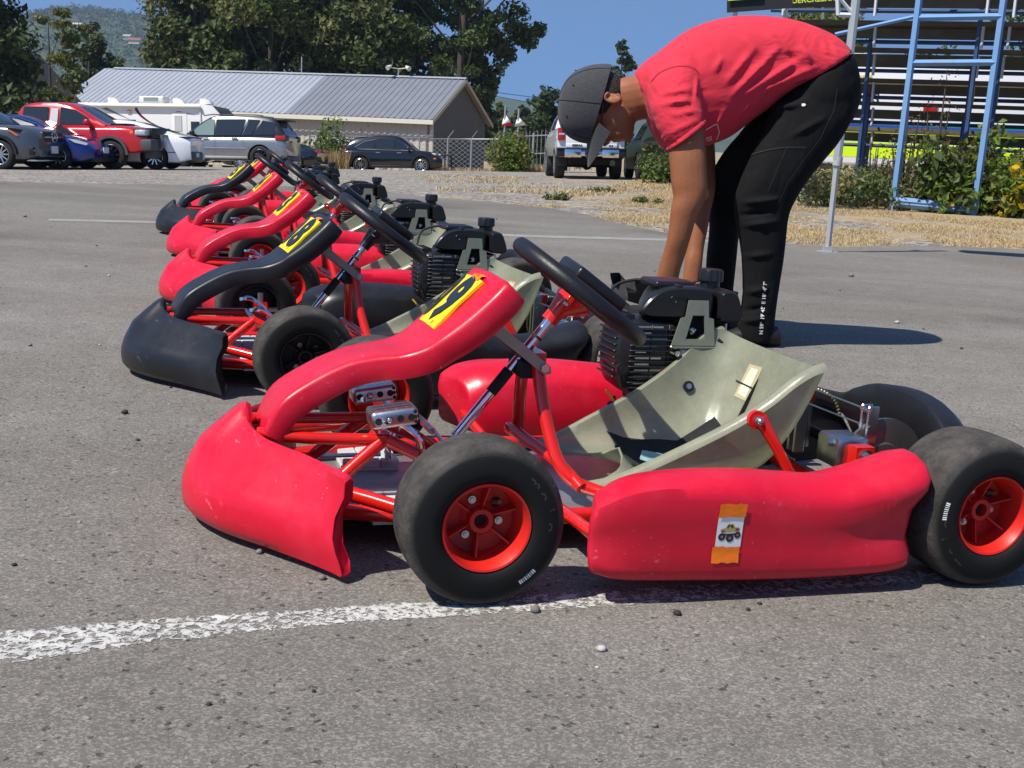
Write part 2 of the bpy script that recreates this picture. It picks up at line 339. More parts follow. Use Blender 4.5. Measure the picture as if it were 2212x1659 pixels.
# painted lines
M_PAINT=mat('worn_white_paint',(.50,.49,.46),rough=.9,var=.22,vscale=40)
n,l,b=nodes(M_PAINT); tc=n.new('ShaderNodeTexCoord'); nz=n.new('ShaderNodeTexNoise'); nz.inputs['Scale'].default_value=85; nz.inputs['Detail'].default_value=6; nz.inputs['Roughness'].default_value=.7; nz.inputs['Distortion'].default_value=.6; l.new(tc.outputs['Object'],nz.inputs['Vector'])
nz2=n.new('ShaderNodeTexNoise'); nz2.inputs['Scale'].default_value=4; l.new(tc.outputs['Object'],nz2.inputs['Vector'])
ad=n.new('ShaderNodeMath'); ad.operation='MULTIPLY_ADD'; ad.inputs[1].default_value=.22; l.new(nz2.outputs[0],ad.inputs[0]); l.new(nz.outputs[0],ad.inputs[2])
uvn=n.new('ShaderNodeUVMap'); sx=n.new('ShaderNodeSeparateXYZ'); l.new(uvn.outputs[0],sx.inputs[0])
ed=n.new('ShaderNodeMapRange'); ed.inputs[1].default_value=0; ed.inputs[2].default_value=.12; ed.inputs[3].default_value=-.10; ed.inputs[4].default_value=0
mn=n.new('ShaderNodeMath'); mn.operation='PINGPONG'; mn.inputs[1].default_value=.5; l.new(sx.outputs[1],mn.inputs[0]); l.new(mn.outputs[0],ed.inputs[0])
ad3=n.new('ShaderNodeMath'); ad3.operation='ADD'; l.new(ad.outputs[0],ad3.inputs[0]); l.new(ed.outputs[0],ad3.inputs[1])
mr=n.new('ShaderNodeMapRange'); mr.inputs[1].default_value=.565; mr.inputs[2].default_value=.655; l.new(ad3.outputs[0],mr.inputs[0])
l.new(mr.outputs[0],b.inputs['Alpha'])
def strip(name,top,bot,off,m,label):
    n_=60; T=smoothc([gt(*p)[:] for p in top],14); B=smoothc([gt(*p)[:] for p in bot],14); V=[];F=[];UV=[]
    for i in range(len(T)):
        for s in (0,.34,.67,1):
            x=T[i][0]+(B[i][0]-T[i][0])*s; y=T[i][1]+(B[i][1]-T[i][1])*s; V.append((x,y,terr(x,y)+off)); UV.append((i*.05,s))
    for i in range(len(T)-1):
        for j in range(3): F.append((i*4+j,i*4+j+1,i*4+j+5,i*4+j+4))
    o=mesh_np(name,V,F,m); uv=o.data.uv_layers.new(name='UVMap')
    for lp in o.data.loops: uv.data[lp.index].uv=UV[lp.vertex_index]
    tag(o,label,'line',kind='structure'); return o
strip('painted_line',[(-150,1387),(0,1374),(400,1342),(800,1316),(1330,1280),(2000,1240),(2030,1238)],[(-150,1458),(0,1446),(400,1394),(800,1355),(1330,1320),(1990,1266),(2030,1262)],.0072,M_PAINT,'worn white painted line under the nearest kart')
M_PAINT2=mat('thin_pale_line',(.265,.255,.235),rough=.9,var=.2,vscale=6)
strip('lot_line',[(105,475),(340,480.5),(760,495),(1160,510),(1440,517.5),(1560,521)],[(105,479.5),(340,485),(760,500),(1160,515),(1440,522.5),(1560,526)],.0075,M_PAINT2,'thin pale line across the asphalt behind the karts')
# loose stones on the asphalt
def rock(mb,c,r,seed):
    rnd=random.Random(seed); rings=[]; n_=7
    for i in range(5):
        t=math.pi*(.06+.88*i/4); rings.append([(c[0]+r*math.sin(t)*math.cos(2*math.pi*k/n_)*rnd.uniform(.75,1.2),c[1]+r*math.sin(t)*math.sin(2*math.pi*k/n_)*rnd.uniform(.75,1.2),c[2]+r*.62*(1-math.cos(t))-r*.1) for k in range(n_)])
    mb.loft(rings,True,True)
M_STONE=mat('stone',(.16,.15,.14),rough=.9,var=.5,vscale=18); M_STONE2=mat('dark_stone',(.03,.03,.03),rough=.85,var=.4,vscale=30); M_STONE3=mat('pale_stone',(.42,.40,.36),rough=.9,var=.3,vscale=30)
mb=MB(); rnd=random.Random(3)
for i in range(120):
    px=rnd.uniform(-50,2260); py=404+(rnd.random()**1.7)*1200 if i%5 else rnd.uniform(400,760)
    P=gt(px,py)
    if P.y>13: continue
    mb.mat(rnd.choice([0,0,0,1,1,2])); z=rnd.uniform(.0018,.0048)*(1 if py>700 else 1.9); rock(mb,(P.x,P.y,P.z+.006),z*(1.7 if rnd.random()<.10 else 1),i)
o=mb.build('loose_stones',[M_STONE,M_STONE2,M_STONE3],angle=180); tag(o,'small loose stones scattered over the asphalt','stones',kind='stuff')
for (px,py,r_,m,lb) in [(1463,1337,.0075,M_STONE2,'round black pebble lying on the asphalt before the side pod'),(270,899,.009,M_STONE2,'dark pebble on the asphalt left of the nearest bumper'),(1155,1330,.009,M_STONE,'grey pebble on the white line beside the front tyre'),(1938,702,.013,M_STONE3,'pale pebble at the tip of the person\'s shadow'),(1838,600,.02,M_STONE,'grey stone on open asphalt right of the person')]:
    mb=MB(); P=gt(px,py); rock(mb,(P.x,P.y,P.z+.006),r_,int(px)); o=mb.build('pebble',m,angle=180); tag(o,lb,'pebble')
# ================================================================ kart materials
def plastic(name,col,scuff,rough=.36):
    m=mat(name,col,rough=rough,spec=.5,roughvar=.10,vscale=9,dirt=scuff,dscale=11,damt=.35,var=.06); n,l,b=nodes(m)
    tc=n.new('ShaderNodeTexCoord'); mp=n.new('ShaderNodeMapping'); mp.inputs['Scale'].default_value=(60,9,60); mp.inputs['Rotation'].default_value=(.5,.3,.9); l.new(tc.outputs['Object'],mp.inputs[0])
    nz=n.new('ShaderNodeTexNoise'); nz.inputs['Scale'].default_value=1.6; nz.inputs['Detail'].default_value=5; l.new(mp.outputs[0],nz.inputs['Vector'])
    n2=n.new('ShaderNodeTexNoise'); n2.inputs['Scale'].default_value=7; n2.inputs['Detail'].default_value=3; l.new(tc.outputs['Object'],n2.inputs['Vector'])
    ad=n.new('ShaderNodeMath'); ad.operation='MULTIPLY_ADD'; ad.inputs[1].default_value=.10; l.new(nz.outputs[0],ad.inputs[0]); l.new(n2.outputs[0],ad.inputs[2])
    src=b.inputs['Base Color'].links[0].from_socket; sr=n.new('ShaderNodeMapRange'); sr.inputs[1].default_value=.66; sr.inputs[2].default_value=.70; sr.inputs[4].default_value=.55; l.new(nz.outputs[0],sr.inputs[0])
    n5=n.new('ShaderNodeTexNoise'); n5.inputs['Scale'].default_value=5; l.new(tc.outputs['Object'],n5.inputs['Vector']); s2=n.new('ShaderNodeMapRange'); s2.inputs[1].default_value=.52; s2.inputs[2].default_value=.62; l.new(n5.outputs[0],s2.inputs[0]); s3=n.new('ShaderNodeMath'); s3.operation='MULTIPLY'; l.new(sr.outputs[0],s3.inputs[0]); l.new(s2.outputs[0],s3.inputs[1])
    m9=n.new('ShaderNodeMix'); m9.data_type='RGBA'; l.new(s3.outputs[0],m9.inputs[0]); l.new(src,m9.inputs[6]); m9.inputs[7].default_value=(min(1,scuff[0]*1.15+.02),scuff[1]*2+.03,scuff[2]*2+.03,1); l.new(m9.outputs[2],b.inputs['Base Color'])
    bp=n.new('ShaderNodeBump'); bp.inputs['Strength'].default_value=.10; bp.inputs['Distance'].default_value=.02; l.new(ad.outputs[0],bp.inputs['Height']); l.new(bp.outputs[0],b.inputs['Normal'])
    return m
M_RED=plastic('red_plastic',(.60,.006,.027),(.68,.05,.08),.34)
M_BLK=plastic('black_plastic',(.011,.011,.013),(.035,.035,.038),.38)
M_PAINTRED=mat('red_frame_paint',(.62,.012,.006),rough=.22,coat=.5,var=.08,vscale=20)
M_RIMRED=mat('red_rim',(.60,.016,.010),rough=.42,dirt=(.10,.03,.025),dscale=14,damt=.6)
M_RIMBLK=mat('black_rim',(.010,.010,.011),rough=.4)
M_CHROME=mat('chrome',(.78,.78,.80),rough=.07,metal=1.,roughvar=.04,vscale=30)
M_STEEL=mat('zinc_steel',(.55,.56,.57),rough=.28,metal=1.,var=.12,vscale=40)
M_ALU=mat('brushed_aluminium',(.62,.61,.59),rough=.33,metal=1.,var=.15,vscale=25,bump=.05,bscale=200)
M_BRKT=mat('olive_zinc_bracket',(.27,.28,.22),rough=.36,metal=.35,var=.12,vscale=30)
M_GREYBOX=mat('grey_painted_steel',(.36,.39,.41),rough=.38,var=.06,vscale=12)
M_SATIN=mat('satin_black',(.012,.012,.013),rough=.30,bump=.05,bscale=60,var=.15,vscale=20)
M_MATTE=mat('matte_black',(.010,.010,.010),rough=.75,bump=.15,bscale=90)
M_GRIP=mat('black_grip_leather',(.010,.010,.011),rough=.42,bump=.10,bscale=300,bdetail=3)
M_FOAM=mat('black_foam',(.018,.018,.02),rough=.95,bump=.6,bscale=70)
M_BLUEFOAM=mat('pale_blue_foam',(.30,.50,.50),rough=.9,var=.12,vscale=20,bump=.3,bscale=60)
M_YEL=mat('yellow_number_vinyl',(.90,.66,.004),rough=.35)
M_BLKVIN=mat('black_vinyl',(.012,.012,.014),rough=.3)
M_ORTAPE=mat('orange_cloth_tape',(.95,.20,.008),rough=.6,bump=.06,bscale=160,var=.1,vscale=60)
M_PAPER=mat('white_card',(.80,.79,.77),rough=.5)
M_BRASS=mat('chain_brass',(.34,.30,.17),rough=.4,metal=.8)
M_DISC=mat('brake_disc_steel',(.34,.32,.30),rough=.36,metal=.9,var=.2,vscale=14)
M_FLOOR=mat('scuffed_aluminium_floor',(.46,.45,.44),rough=.42,metal=.8,var=.25,vscale=12)
M_TILE=mat('grey_heel_plate',(.52,.53,.53),rough=.6,var=.1,vscale=20)
M_BLUEPEN=mat('blue_plastic',(.01,.05,.42),rough=.3)
M_YWIRE=mat('yellow_wire',(.75,.50,.02),rough=.4)
# tyre rubber: clean sidewall, dusty brown tread
M_TYRE=mat('tyre_rubber',(.012,.012,.012),rough=.66,spec=.22); n,l,b=nodes(M_TYRE)
at=n.new('ShaderNodeAttribute'); at.attribute_name='tread'; tc=n.new('ShaderNodeTexCoord')
nz=n.new('ShaderNodeTexNoise'); nz.inputs['Scale'].default_value=26; nz.inputs['Detail'].default_value=7; nz.inputs['Roughness'].default_value=.68; l.new(tc.outputs['Object'],nz.inputs['Vector'])
mr=n.new('ShaderNodeMapRange'); mr.inputs[1].default_value=.3; mr.inputs[2].default_value=.72; mr.inputs[3].default_value=.15; mr.inputs[4].default_value=1.1; l.new(nz.outputs[0],mr.inputs[0])
ml=n.new('ShaderNodeMath'); ml.operation='MULTIPLY'; l.new(mr.outputs[0],ml.inputs[0]); l.new(at.outputs['Fac'],ml.inputs[1])
mx=n.new('ShaderNodeMix'); mx.data_type='RGBA'; l.new(ml.outputs[0],mx.inputs[0]); mx.inputs[6].default_value=(.010,.0098,.0095,1); mx.inputs[7].default_value=(.088,.078,.068,1); l.new(mx.outputs[2],b.inputs['Base Color'])
n3=n.new('ShaderNodeTexNoise'); n3.inputs['Scale'].default_value=120; n3.inputs['Detail'].default_value=6; l.new(tc.outputs['Object'],n3.inputs['Vector'])
bs=n.new('ShaderNodeMath'); bs.operation='MULTIPLY_ADD'; bs.inputs[1].default_value=.55; bs.inputs[2].default_value=.06; l.new(at.outputs['Fac'],bs.inputs[0])
bp=n.new('ShaderNodeBump'); bp.inputs['Distance'].default_value=.004; l.new(n3.outputs[0],bp.inputs['Height']); l.new(bs.outputs[0],bp.inputs['Strength']); l.new(bp.outputs[0],b.inputs['Normal'])
M_LETT=mat('lit_rubber_letters',(.038,.037,.035),rough=.55)  # paler than the tyre: light caught by raised letters and rings, painted in
# greenish fibreglass, slightly translucent, with its weave
M_GLASSF=bpy.data.materials.new('fibreglass'); M_GLASSF.use_nodes=True; n,l,b=nodes(M_GLASSF)
b.inputs['Base Color'].default_value=(.42,.44,.36,1); b.inputs['Roughness'].default_value=.20; b.inputs['Coat Weight'].default_value=.7; b.inputs['Coat Roughness'].default_value=.12
tc=n.new('ShaderNodeTexCoord'); nz=n.new('ShaderNodeTexNoise'); nz.inputs['Scale'].default_value=16; nz.inputs['Detail'].default_value=10; nz.inputs['Roughness'].default_value=.75; l.new(tc.outputs['Object'],nz.inputs['Vector'])
wv=[]
for ax,sc_ in (((1,.0,.4),150.),((0,1,.3),150.)):
    mp=n.new('ShaderNodeMapping'); l.new(tc.outputs['Object'],mp.inputs[0]); w_=n.new('ShaderNodeTexWave'); w_.bands_direction='X' if ax[0] else 'Y'; w_.inputs['Scale'].default_value=sc_*2.3; w_.inputs['Distortion'].default_value=7.; w_.inputs['Detail'].default_value=3; w_.inputs['Detail Scale'].default_value=2.5; l.new(mp.outputs[0],w_.inputs['Vector']); wv.append(w_)
wm=n.new('ShaderNodeMath'); wm.operation='MULTIPLY'; l.new(wv[0].outputs['Fac'],wm.inputs[0]); l.new(wv[1].outputs['Fac'],wm.inputs[1])
cm=n.new('ShaderNodeMath'); cm.operation='MULTIPLY_ADD'; cm.inputs[1].default_value=.35; l.new(wm.outputs[0],cm.inputs[0]); l.new(nz.outputs[0],cm.inputs[2])
rp=n.new('ShaderNodeMapRange'); rp.inputs[1].default_value=.3; rp.inputs[2].default_value=.95; l.new(cm.outputs[0],rp.inputs[0])
mx=n.new('ShaderNodeMix'); mx.data_type='RGBA'; mx.inputs[6].default_value=(.37,.38,.275,1); mx.inputs[7].default_value=(.68,.69,.53,1); l.new(rp.outputs[0],mx.inputs[0]); l.new(mx.outputs[2],b.inputs['Base Color'])
bp=n.new('ShaderNodeBump'); bp.inputs['Strength'].default_value=.10; bp.inputs['Distance'].default_value=.0015; l.new(wm.outputs[0],bp.inputs['Height']); l.new(bp.outputs[0],b.inputs['Normal'])
tr=n.new('ShaderNodeBsdfTranslucent'); l.new(mx.outputs[2],tr.inputs['Color']); tp=n.new('ShaderNodeBsdfTransparent'); tp.inputs[0].default_value=(.80,.84,.72,1)
ms=n.new('ShaderNodeMixShader'); ms.inputs[0].default_value=.42; l.new(b.outputs[0],ms.inputs[1]); l.new(tr.outputs[0],ms.inputs[2])
ms2=n.new('ShaderNodeMixShader'); ms2.inputs[0].default_value=.26; l.new(ms.outputs[0],ms2.inputs[1]); l.new(tp.outputs[0],ms2.inputs[2]); l.new(ms2.outputs[0],n['Material Output'].inputs['Surface'])
# ================================================================ kart parts (local: x rearwards, y to the kart's right, z up)
def ob_mats(o,mats):
    for i,m in enumerate(mats):
        o.material_slots[i].link='OBJECT'; o.material_slots[i].material=m
def make_wheel(parent,y,x,width,rad,rot,blackrim=False):
    e=empty('wheel'); e.parent=parent; e.location=(x,y,rad); e.rotation_euler=(0,0,R(rot))
    w2=width/2; Mx=Matrix.Rotation(R(90),4,'X')      # local Z of the lathe -> outward -Y
    prof=[(w2*.80,.0665),(w2*.93,.072),(w2*1.0,.082),(w2*1.0,.094),(w2*.965,.106),(w2*.90,.1155)]
    prof+= [(w2*.80,rad*.958),(w2*.66,rad*.983),(w2*.4,rad*.996),(w2*.15,rad)]
    full=prof+[(-a,r_) for a,r_ in prof[::-1]]
    full=[tuple(p) for p in smoothc(full,3)]
    mb=MB(); mb.lathe(full+[(-w2*.6,.062),(w2*.6,.062)],64,Mx,True); nlathe=len(mb.v)
    # raised rings on the sidewall and moulded lettering
    mb.mat(2)
    for rr in (.1125,.1145,.1165):
        mb.tube([Mx@Vector((rr*math.cos(2*math.pi*k/64),rr*math.sin(2*math.pi*k/64),interp([.082,.094,.106,.1155,.1218],[w2,w2,w2*.965,w2*.90,w2*.8],rr))) for k in range(64)],.0005,4,False,True)
    def around(txt,size,r_,a0,step,ext=.0006):
        for i,c in enumerate(txt):
            if c==' ': continue
            v,f=text_mesh(c,size,ext); t=R(a0-step*i); zz=w2*.985 if r_<.1 else interp([.094,.106,.1155],[w2*1.,w2*.965,w2*.9],r_)
            ct,st=math.cos(t),math.sin(t)
            mb.add([Mx@Vector((ct*(r_+p[1])+st*p[0],st*(r_+p[1])-ct*p[0],zz+p[2]-.0002+ (0 if p[1]<0 else -.12*p[1]))) for p in v],f)
    mb.mat(2); around('mojo',.030,.0965,45 if x<.5 else 230,15,.0009)
    around('4.5/10.0-5',.012,.094,-82,5.2); around('TUBELESS',.006,.084,-95,3.6); around('MADE IN GERMANY',.006,.086,-60,3.4); around('INFLATION PRESSURE',.0055,.0835,215,3.6); around('FOR RACING PURPOSE',.0065,.090,205,4.4)
    mb.mat(1)
    ca=R(-57) if x<.5 else R(165)                # little paper bar-code label
    for k in range(9):
        a=ca+R(1.9*k); wd=R(.75 if k in (0,8) else .55 if k%2 else .35)
        q=[]
        for da,rr in ((-wd,.0985),(wd,.0985),(wd,.1055),(-wd,.1055)):
            q.append(Mx@Vector((rr*math.cos(a+da),rr*math.sin(a+da),interp([.094,.106],[w2,w2*.965],rr)+.0008)))
        mb.add(q,[(0,1,2,3)])
    ty=mb.build('tyre',[M_TYRE,M_PAPER,M_LETT],e,40)
    at=ty.data.attributes.new('tread','FLOAT','POINT')
    vals=[]
    for v in ty.data.vertices:
        rr=math.hypot(v.co.x,v.co.z); vals.append(sstep(.108,.122,rr) if True else 0)
    at.data.foreach_set('value',vals)
    # rim: flange, barrel, dish with hub, ribs and bolts
    mb=MB(); d=w2*.86
    mb.lathe([(d-.010,.066),(d+.001,.0695),(d+.004,.0685),(d+.003,.0655),(d-.006,.0605),(d-.020,.0570),(d-.038,.0555),(d-.050,.0545),(d-.052,.030),(d-.046,.0205),(d-.030,.0185),(d-.030,.0115),(d-.05,.0105),(d-.05,.0001)],48,Mx)
    mb.lathe([(-d+.0,.066),(-d-.003,.0695),(-d-.004,.066),(-d+.02,.058),(d-.055,.0555)],40,Mx)
    for k in range(6):
        a=R(60*k+22); c,s_=math.cos(a),math.sin(a)
        P=lambda rr,t,z: Mx@Vector((c*rr-s_*t,s_*rr+c*t,z))
        mb.add([P(.019,-.0016,d-.05),P(.019,.0016,d-.05),P(.0555,.0016,d-.05),P(.0555,-.0016,d-.05),P(.019,-.0012,d-.037),P(.019,.0012,d-.037),P(.0555,.0012,d-.022),P(.0555,-.0012,d-.022)],[(0,1,2,3),(4,7,6,5),(0,4,5,1),(2,6,7,3),(1,5,6,2),(0,3,7,4)])
    mb.mat(1)
    for k in range(3):
        a=R(120*k+112); c,s_=math.cos(a),math.sin(a); p=Vector((c*.032,s_*.032,d-.05))
        mb.tube([Mx@p,Mx@(p+Vector((0,0,.004)))],.0062,12); mb.tube([Mx@(p+Vector((0,0,.004))),Mx@(p+Vector((0,0,.008)))],.0038,6)
    mb.mat(2); p=Vector((.033*math.cos(R(48)),.033*math.sin(R(48)),d-.05)); mb.tube([Mx@p,Mx@(p+Vector((.006,.004,.016)))],.0036,8)
    mb.mat(3); p=Vector((.036*math.cos(R(42)),.036*math.sin(R(42)),d-.0495)); mb.tube([Mx@p,Mx@(p+Vector((0,0,.0008)))],.008,14); mb.tube([Mx@Vector((0,0,d-.052)),Mx@Vector((0,0,d-.040))],.0065,6)
    rm=mb.build('rim',[M_RIMRED,M_STEEL,M_BRASS,M_MATTE],e,32)
    ob_mats(rm,[M_RIMBLK if blackrim else M_RIMRED,M_STEEL,M_BRASS,M_MATTE])
    return e
def bumper_mesh():
    """wrap-round nose: a plan curve swept with a hollow, bulging section"""
    ctrl=[(-1.,-.204),(-.94,-.218),(-.82,-.252),(-.64,-.308),(-.43,-.371),(-.2,-.413),(0,-.425),(.2,-.413),(.43,-.371),(.64,-.308),(.82,-.252),(.94,-.218),(1.,-.204)]
    HW=.368; pl=smoothc([(x,HW*t) for t,x in ctrl],5); n_=len(pl); rings=[]
    for i in range(n_):
        p=pl[i]; a=pl[max(i-1,0)]; c=pl[min(i+1,n_-1)]; tx,ty=c[0]-a[0],c[1]-a[1]; L=math.hypot(tx,ty); nx_,ny_=-ty/L,tx/L
        if nx_*p[0]+ny_*p[1]<0: nx_,ny_=-nx_,-ny_
        t=abs(p[1])/HW; zt=interp([0,.09,.2,.35,.6,.85,1],[.210,.206,.186,.176,.170,.168,.170],t); zb=interp([0,.4,1],[.016,.015,.010],t)
        inn=interp([0,.12,.35,.7,1],[.116,.112,.100,.074,.034],t); gk=interp([0,.65,1],[1,1,.42],t); k=max(0,(t-.86)/.14)
        sec=[(-inn-.006,zt-.034),(-inn-.002,zt-.006),(-inn+.006,zt),(-inn+.016,zt-.005),(-inn*.60,zt-.030),(-inn*.27,zt-.066),(-.008,.095),(-.001,.070),(.0,.048),(-.003,.030),(-.012*gk,zb+.003),(-.030*gk,zb),(-.056*gk,zb+.004),(-.062*gk,zb+.020),(-.050*gk,zb+.05),(-inn*.75,zt-.062)]
        # the trailing edge waves in above the sill and flares out again at the bottom
        tx2,ty2=tx/L,ty/L; sg=1 if p[1]>0 else -1
        r_=[]
        for o_,z in sec:
            f=min(max((z-zb)/(zt-zb),0),1); w_=k*(-.020*math.sin(math.pi*f)**2-.010*f+.006*(1-f)); r_.append((p[0]+nx_*o_+tx2*sg*w_,p[1]+ny_*o_+ty2*sg*w_,z))
        rings.append(r_)
    def shrink(r_,s,d):
        c=[sum(q[k] for q in r_)/len(r_) for k in range(3)]; sg=1 if c[1]>0 else -1
        return [(c[0]+(q[0]-c[0])*s+.4*d,c[1]+(q[1]-c[1])*s+sg*d,c[2]+(q[2]-c[2])*s) for q in r_]
    rings=[shrink(rings[0],.80,.002),shrink(rings[0],.94,.005)]+rings+[shrink(rings[-1],.94,.005),shrink(rings[-1],.80,.002)]
    mb=MB(); mb.loft(rings,True,True); return mb
def NARCH(a): return .015*(abs(a)/.122)**2
def nassau_mesh():
    # centre line of the front face (x,z), half width, thickness
    st=[(-.292,.168,.078,.040),(-.262,.225,.080,.046),(-.200,.268,.076,.048),(-.145,.294,.074,.047),(-.095,.306,.078,.046),(-.050,.313,.090,.046),(-.015,.328,.104,.048),(.010,.352,.114,.050),(.055,.394,.121,.052),(.095,.434,.124,.052),(.112,.451,.120,.050)]
    st=smoothc(st,5); rings=[]; n_=len(st)
    for i in range(n_):
        x,z,hw,th=st[i]; a=st[max(i-1,0)]; c=st[min(i+1,n_-1)]; tx,tz=c[0]-a[0],c[1]-a[1]; L=math.hypot(tx,tz); tx/=L; tz/=L; nx_,nz_=tz,-tx   # back/underside normal
        k=sstep(.55,.8,i/(n_-1)); q=.0085+.0015*k; dip=.003*k
        pr=[(-hw+q,0),(-hw+.0028,.0026),(-hw,q),(-hw-.004*k,th*.82),(-hw+.002,th*.97),(-hw+.010,th),(-hw*.4,th*.85),(hw*.4,th*.85),(hw-.010,th),(hw-.002,th*.97),(hw+.004*k,th*.82),(hw,q),(hw-.0028,.0026),(hw-q,0),(hw*.72,dip),(hw*.25,dip),(-hw*.25,dip),(-hw*.72,dip)]
        pr=[(y,d+(NARCH(y)-NARCH(hw)*.35)*k) for y,d in pr]
        rings.append([(x+nx_*d,y,z+nz_*d) for y,d in pr])
    # rounded top end
    last=rings[-1]; cx=[sum(p[k] for p in last)/len(last) for k in range(3)]
    for s,off in ((.975,.004),(.90,.007)):
        rings.append([(cx[0]+(p[0]-cx[0])*s+.7*off,cx[1]+(p[1]-cx[1])*(1-(1-s)*.5),cx[2]+(p[2]-cx[2])*s+.75*off) for p in last])
    mb=MB(); mb.loft(rings,True,True); return mb
PLATE_O=Vector((.052,0,.391)); _t=Vector((.105,0,.105)).normalized()
def plate_frame():   # frame on the front face of the nose panel: u to viewer's right (kart's left = -y), v up the face, n outwards
    v=Vector((.095-.010,0,.434-.352)).normalized(); u=Vector((0,-1,0)); n_=u.cross(v); return u,v,n_
def number_plate(parent,digits,off=0.):
    u,v,n_=plate_frame(); base=Vector((.054,0,.3955)); mb=MB()
    P=lambda a,b,h: base+u*(a+off)+v*b+n_*(h-NARCH(a+off)+.0056-.0035*min(1,max(0,(-.03-b)/.03)))
    c=.0865; hh=.062; N=14; g_=[]
    for j in range(3): g_.append([P(-c+2*c*i/N,-hh+hh*j,.0014) for i in range(N+1)])
    mb.loft(g_,False); mb.loft([[P(-c+2*c*i/N,b_,h_) for i in range(N+1)] for b_,h_ in ((-hh,.0014),(-hh,-.004))],False); mb.loft([[P(-c+2*c*i/N,b_,h_) for i in range(N+1)] for b_,h_ in ((hh,.0014),(hh,-.004))],False)
    mb.loft([[P(-c,-hh+hh*j,h_) for j in range(3)] for h_ in (.0014,-.004)],False); mb.loft([[P(c,-hh+hh*j,h_) for j in range(3)] for h_ in (.0014,-.004)],False)
    mb.mat(1)
    for i,d in enumerate(digits):
        ve,f=text_mesh(d,.128,.0006,.006)
        mb.add([P(p[0]*1.02+(-.041 if i==0 else .042),p[1]*1.12,.0022+p[2]) for p in ve],f)
    mb.mat(0); mb.add([P(.052,-.057,.0036),P(.060,-.057,.0036),P(.060,-.049,.0036),P(.052,-.049,.0036)],[(0,1,2,3)])
    return mb.build('number_plate',[M_YEL,M_BLKVIN],parent,30)
def tape_piece(parent,cx,cy,w_,h,txt=None,tear=3):
    u,v,n_=plate_frame(); base=Vector((.054,0,.3955)); rnd=random.Random(tear); mb=MB(); rows=[]
    for j in range(7):
        b=cy-h/2+h*j/6; lift=.0022+.0045*max(0,(b-.068))*0
        bend=max(0,b-.068)
        rows.append([base+u*(cx-w_/2+w_*i/8+(rnd.uniform(-.002,.002) if j in (0,6) else 0))+v*(b-bend*.45)+n_*(.0078-NARCH(cx-w_/2+w_*i/8)-bend*.55)+n_*rnd.uniform(0,.0006) for i in range(9)])
    mb.loft(rows,False)
    if txt:
        mb.mat(1); ve,f=text_mesh(txt,.012,.0001)
        mb.add([base+u*(cx+p[0])+v*(cy+p[1]-.004)+n_*(.0096-NARCH(cx+p[0])) for p in ve],f)
    return mb.build('tape',[M_ORTAPE,M_RIMRED],parent,180,fixn=False)
def pod_mesh(side):
    """side=-1 left (towards -y). Section swept from front to rear."""
    # x, z top ridge, z shoulder, z bottom, y outer, y ridge, y inner
    st=[(.158,.150,.137,.062,-.512,-.442,-.398),(.1605,.165,.151,.052,-.521,-.445,-.391),(.176,.176,.162,.047,-.527,-.448,-.388),(.205,.189,.176,.041,-.531,-.451,-.384),(.26,.199,.186,.037,-.532,-.453,-.380),(.34,.205,.186,.034,-.533,-.455,-.378),(.42,.205,.180,.031,-.533,-.456,-.376),(.50,.199,.168,.029,-.533,-.456,-.376),(.57,.194,.164,.029,-.533,-.454,-.376),(.63,.203,.172,.030,-.533,-.450,-.376),(.69,.219,.184,.033,-.533,-.446,-.376),(.728,.229,.192,.038,-.530,-.444,-.378),(.746,.227,.190,.044,-.524,-.442,-.381),(.755,.217,.181,.056,-.508,-.436,-.388)]
    st=smoothc(st,5); rings=[]
    for x,zt,zs,zb,yo,yr,yi in st:
        h=zs-zb; xo=lambda f: 0
        sec=[(yi,zb+.012),(yi,zt-.050),(yi+(yr-yi)*.18,zt-.030),(yr*.5+yi*.5,zt-.014),(yr,zt-.003),(yr+(yo-yr)*.35,zt-.004),(yr+(yo-yr)*.72,zt-.3*(zt-zs)-.004),(yo+.006,zs+.004),(yo,zs-.014),(yo+.004+.012*sstep(.5,.7,x),zb+h*.66),(yo+.007+.010*sstep(.5,.7,x),zb+h*.35),(yo+.006,zb+.025),(yo+.012,zb+.007),(yo+.026,zb),(yo*.5+yi*.5,zb),(yi-.02,zb),(yi-.005,zb+.003)]
        # the rear end is undercut: lower part ends earlier
        cut=lambda z: -.014*sstep(.66,.752,x)*(1-sstep(.04,.19,z))-.022*sstep(.70,.752,x)*math.sin(math.pi*min(1,max(0,(z-.04)/.155)))
        frt=lambda z: .030*(1-sstep(.16,.24,x))*sstep(.16,.04,-z+.2)*0
        shr=lambda y: .045*(1-sstep(.158,.30,x))*max(0,(y-yo)/(yi-yo))+.012*(1-sstep(.158,.19,x))*0
        nip=lambda y,z: (y+.010*(1-sstep(.16,.25,x))*math.sin(math.pi*min(1,max(0,(z-.05)/.12)))) if y<-.5 else y
        rings.append([(x+cut(z)+shr(y),nip(y,z)*(-side) if side>0 else nip(y,z),z) for y,z in sec])
    mb=MB(); mb.loft(rings,True,True); return mb
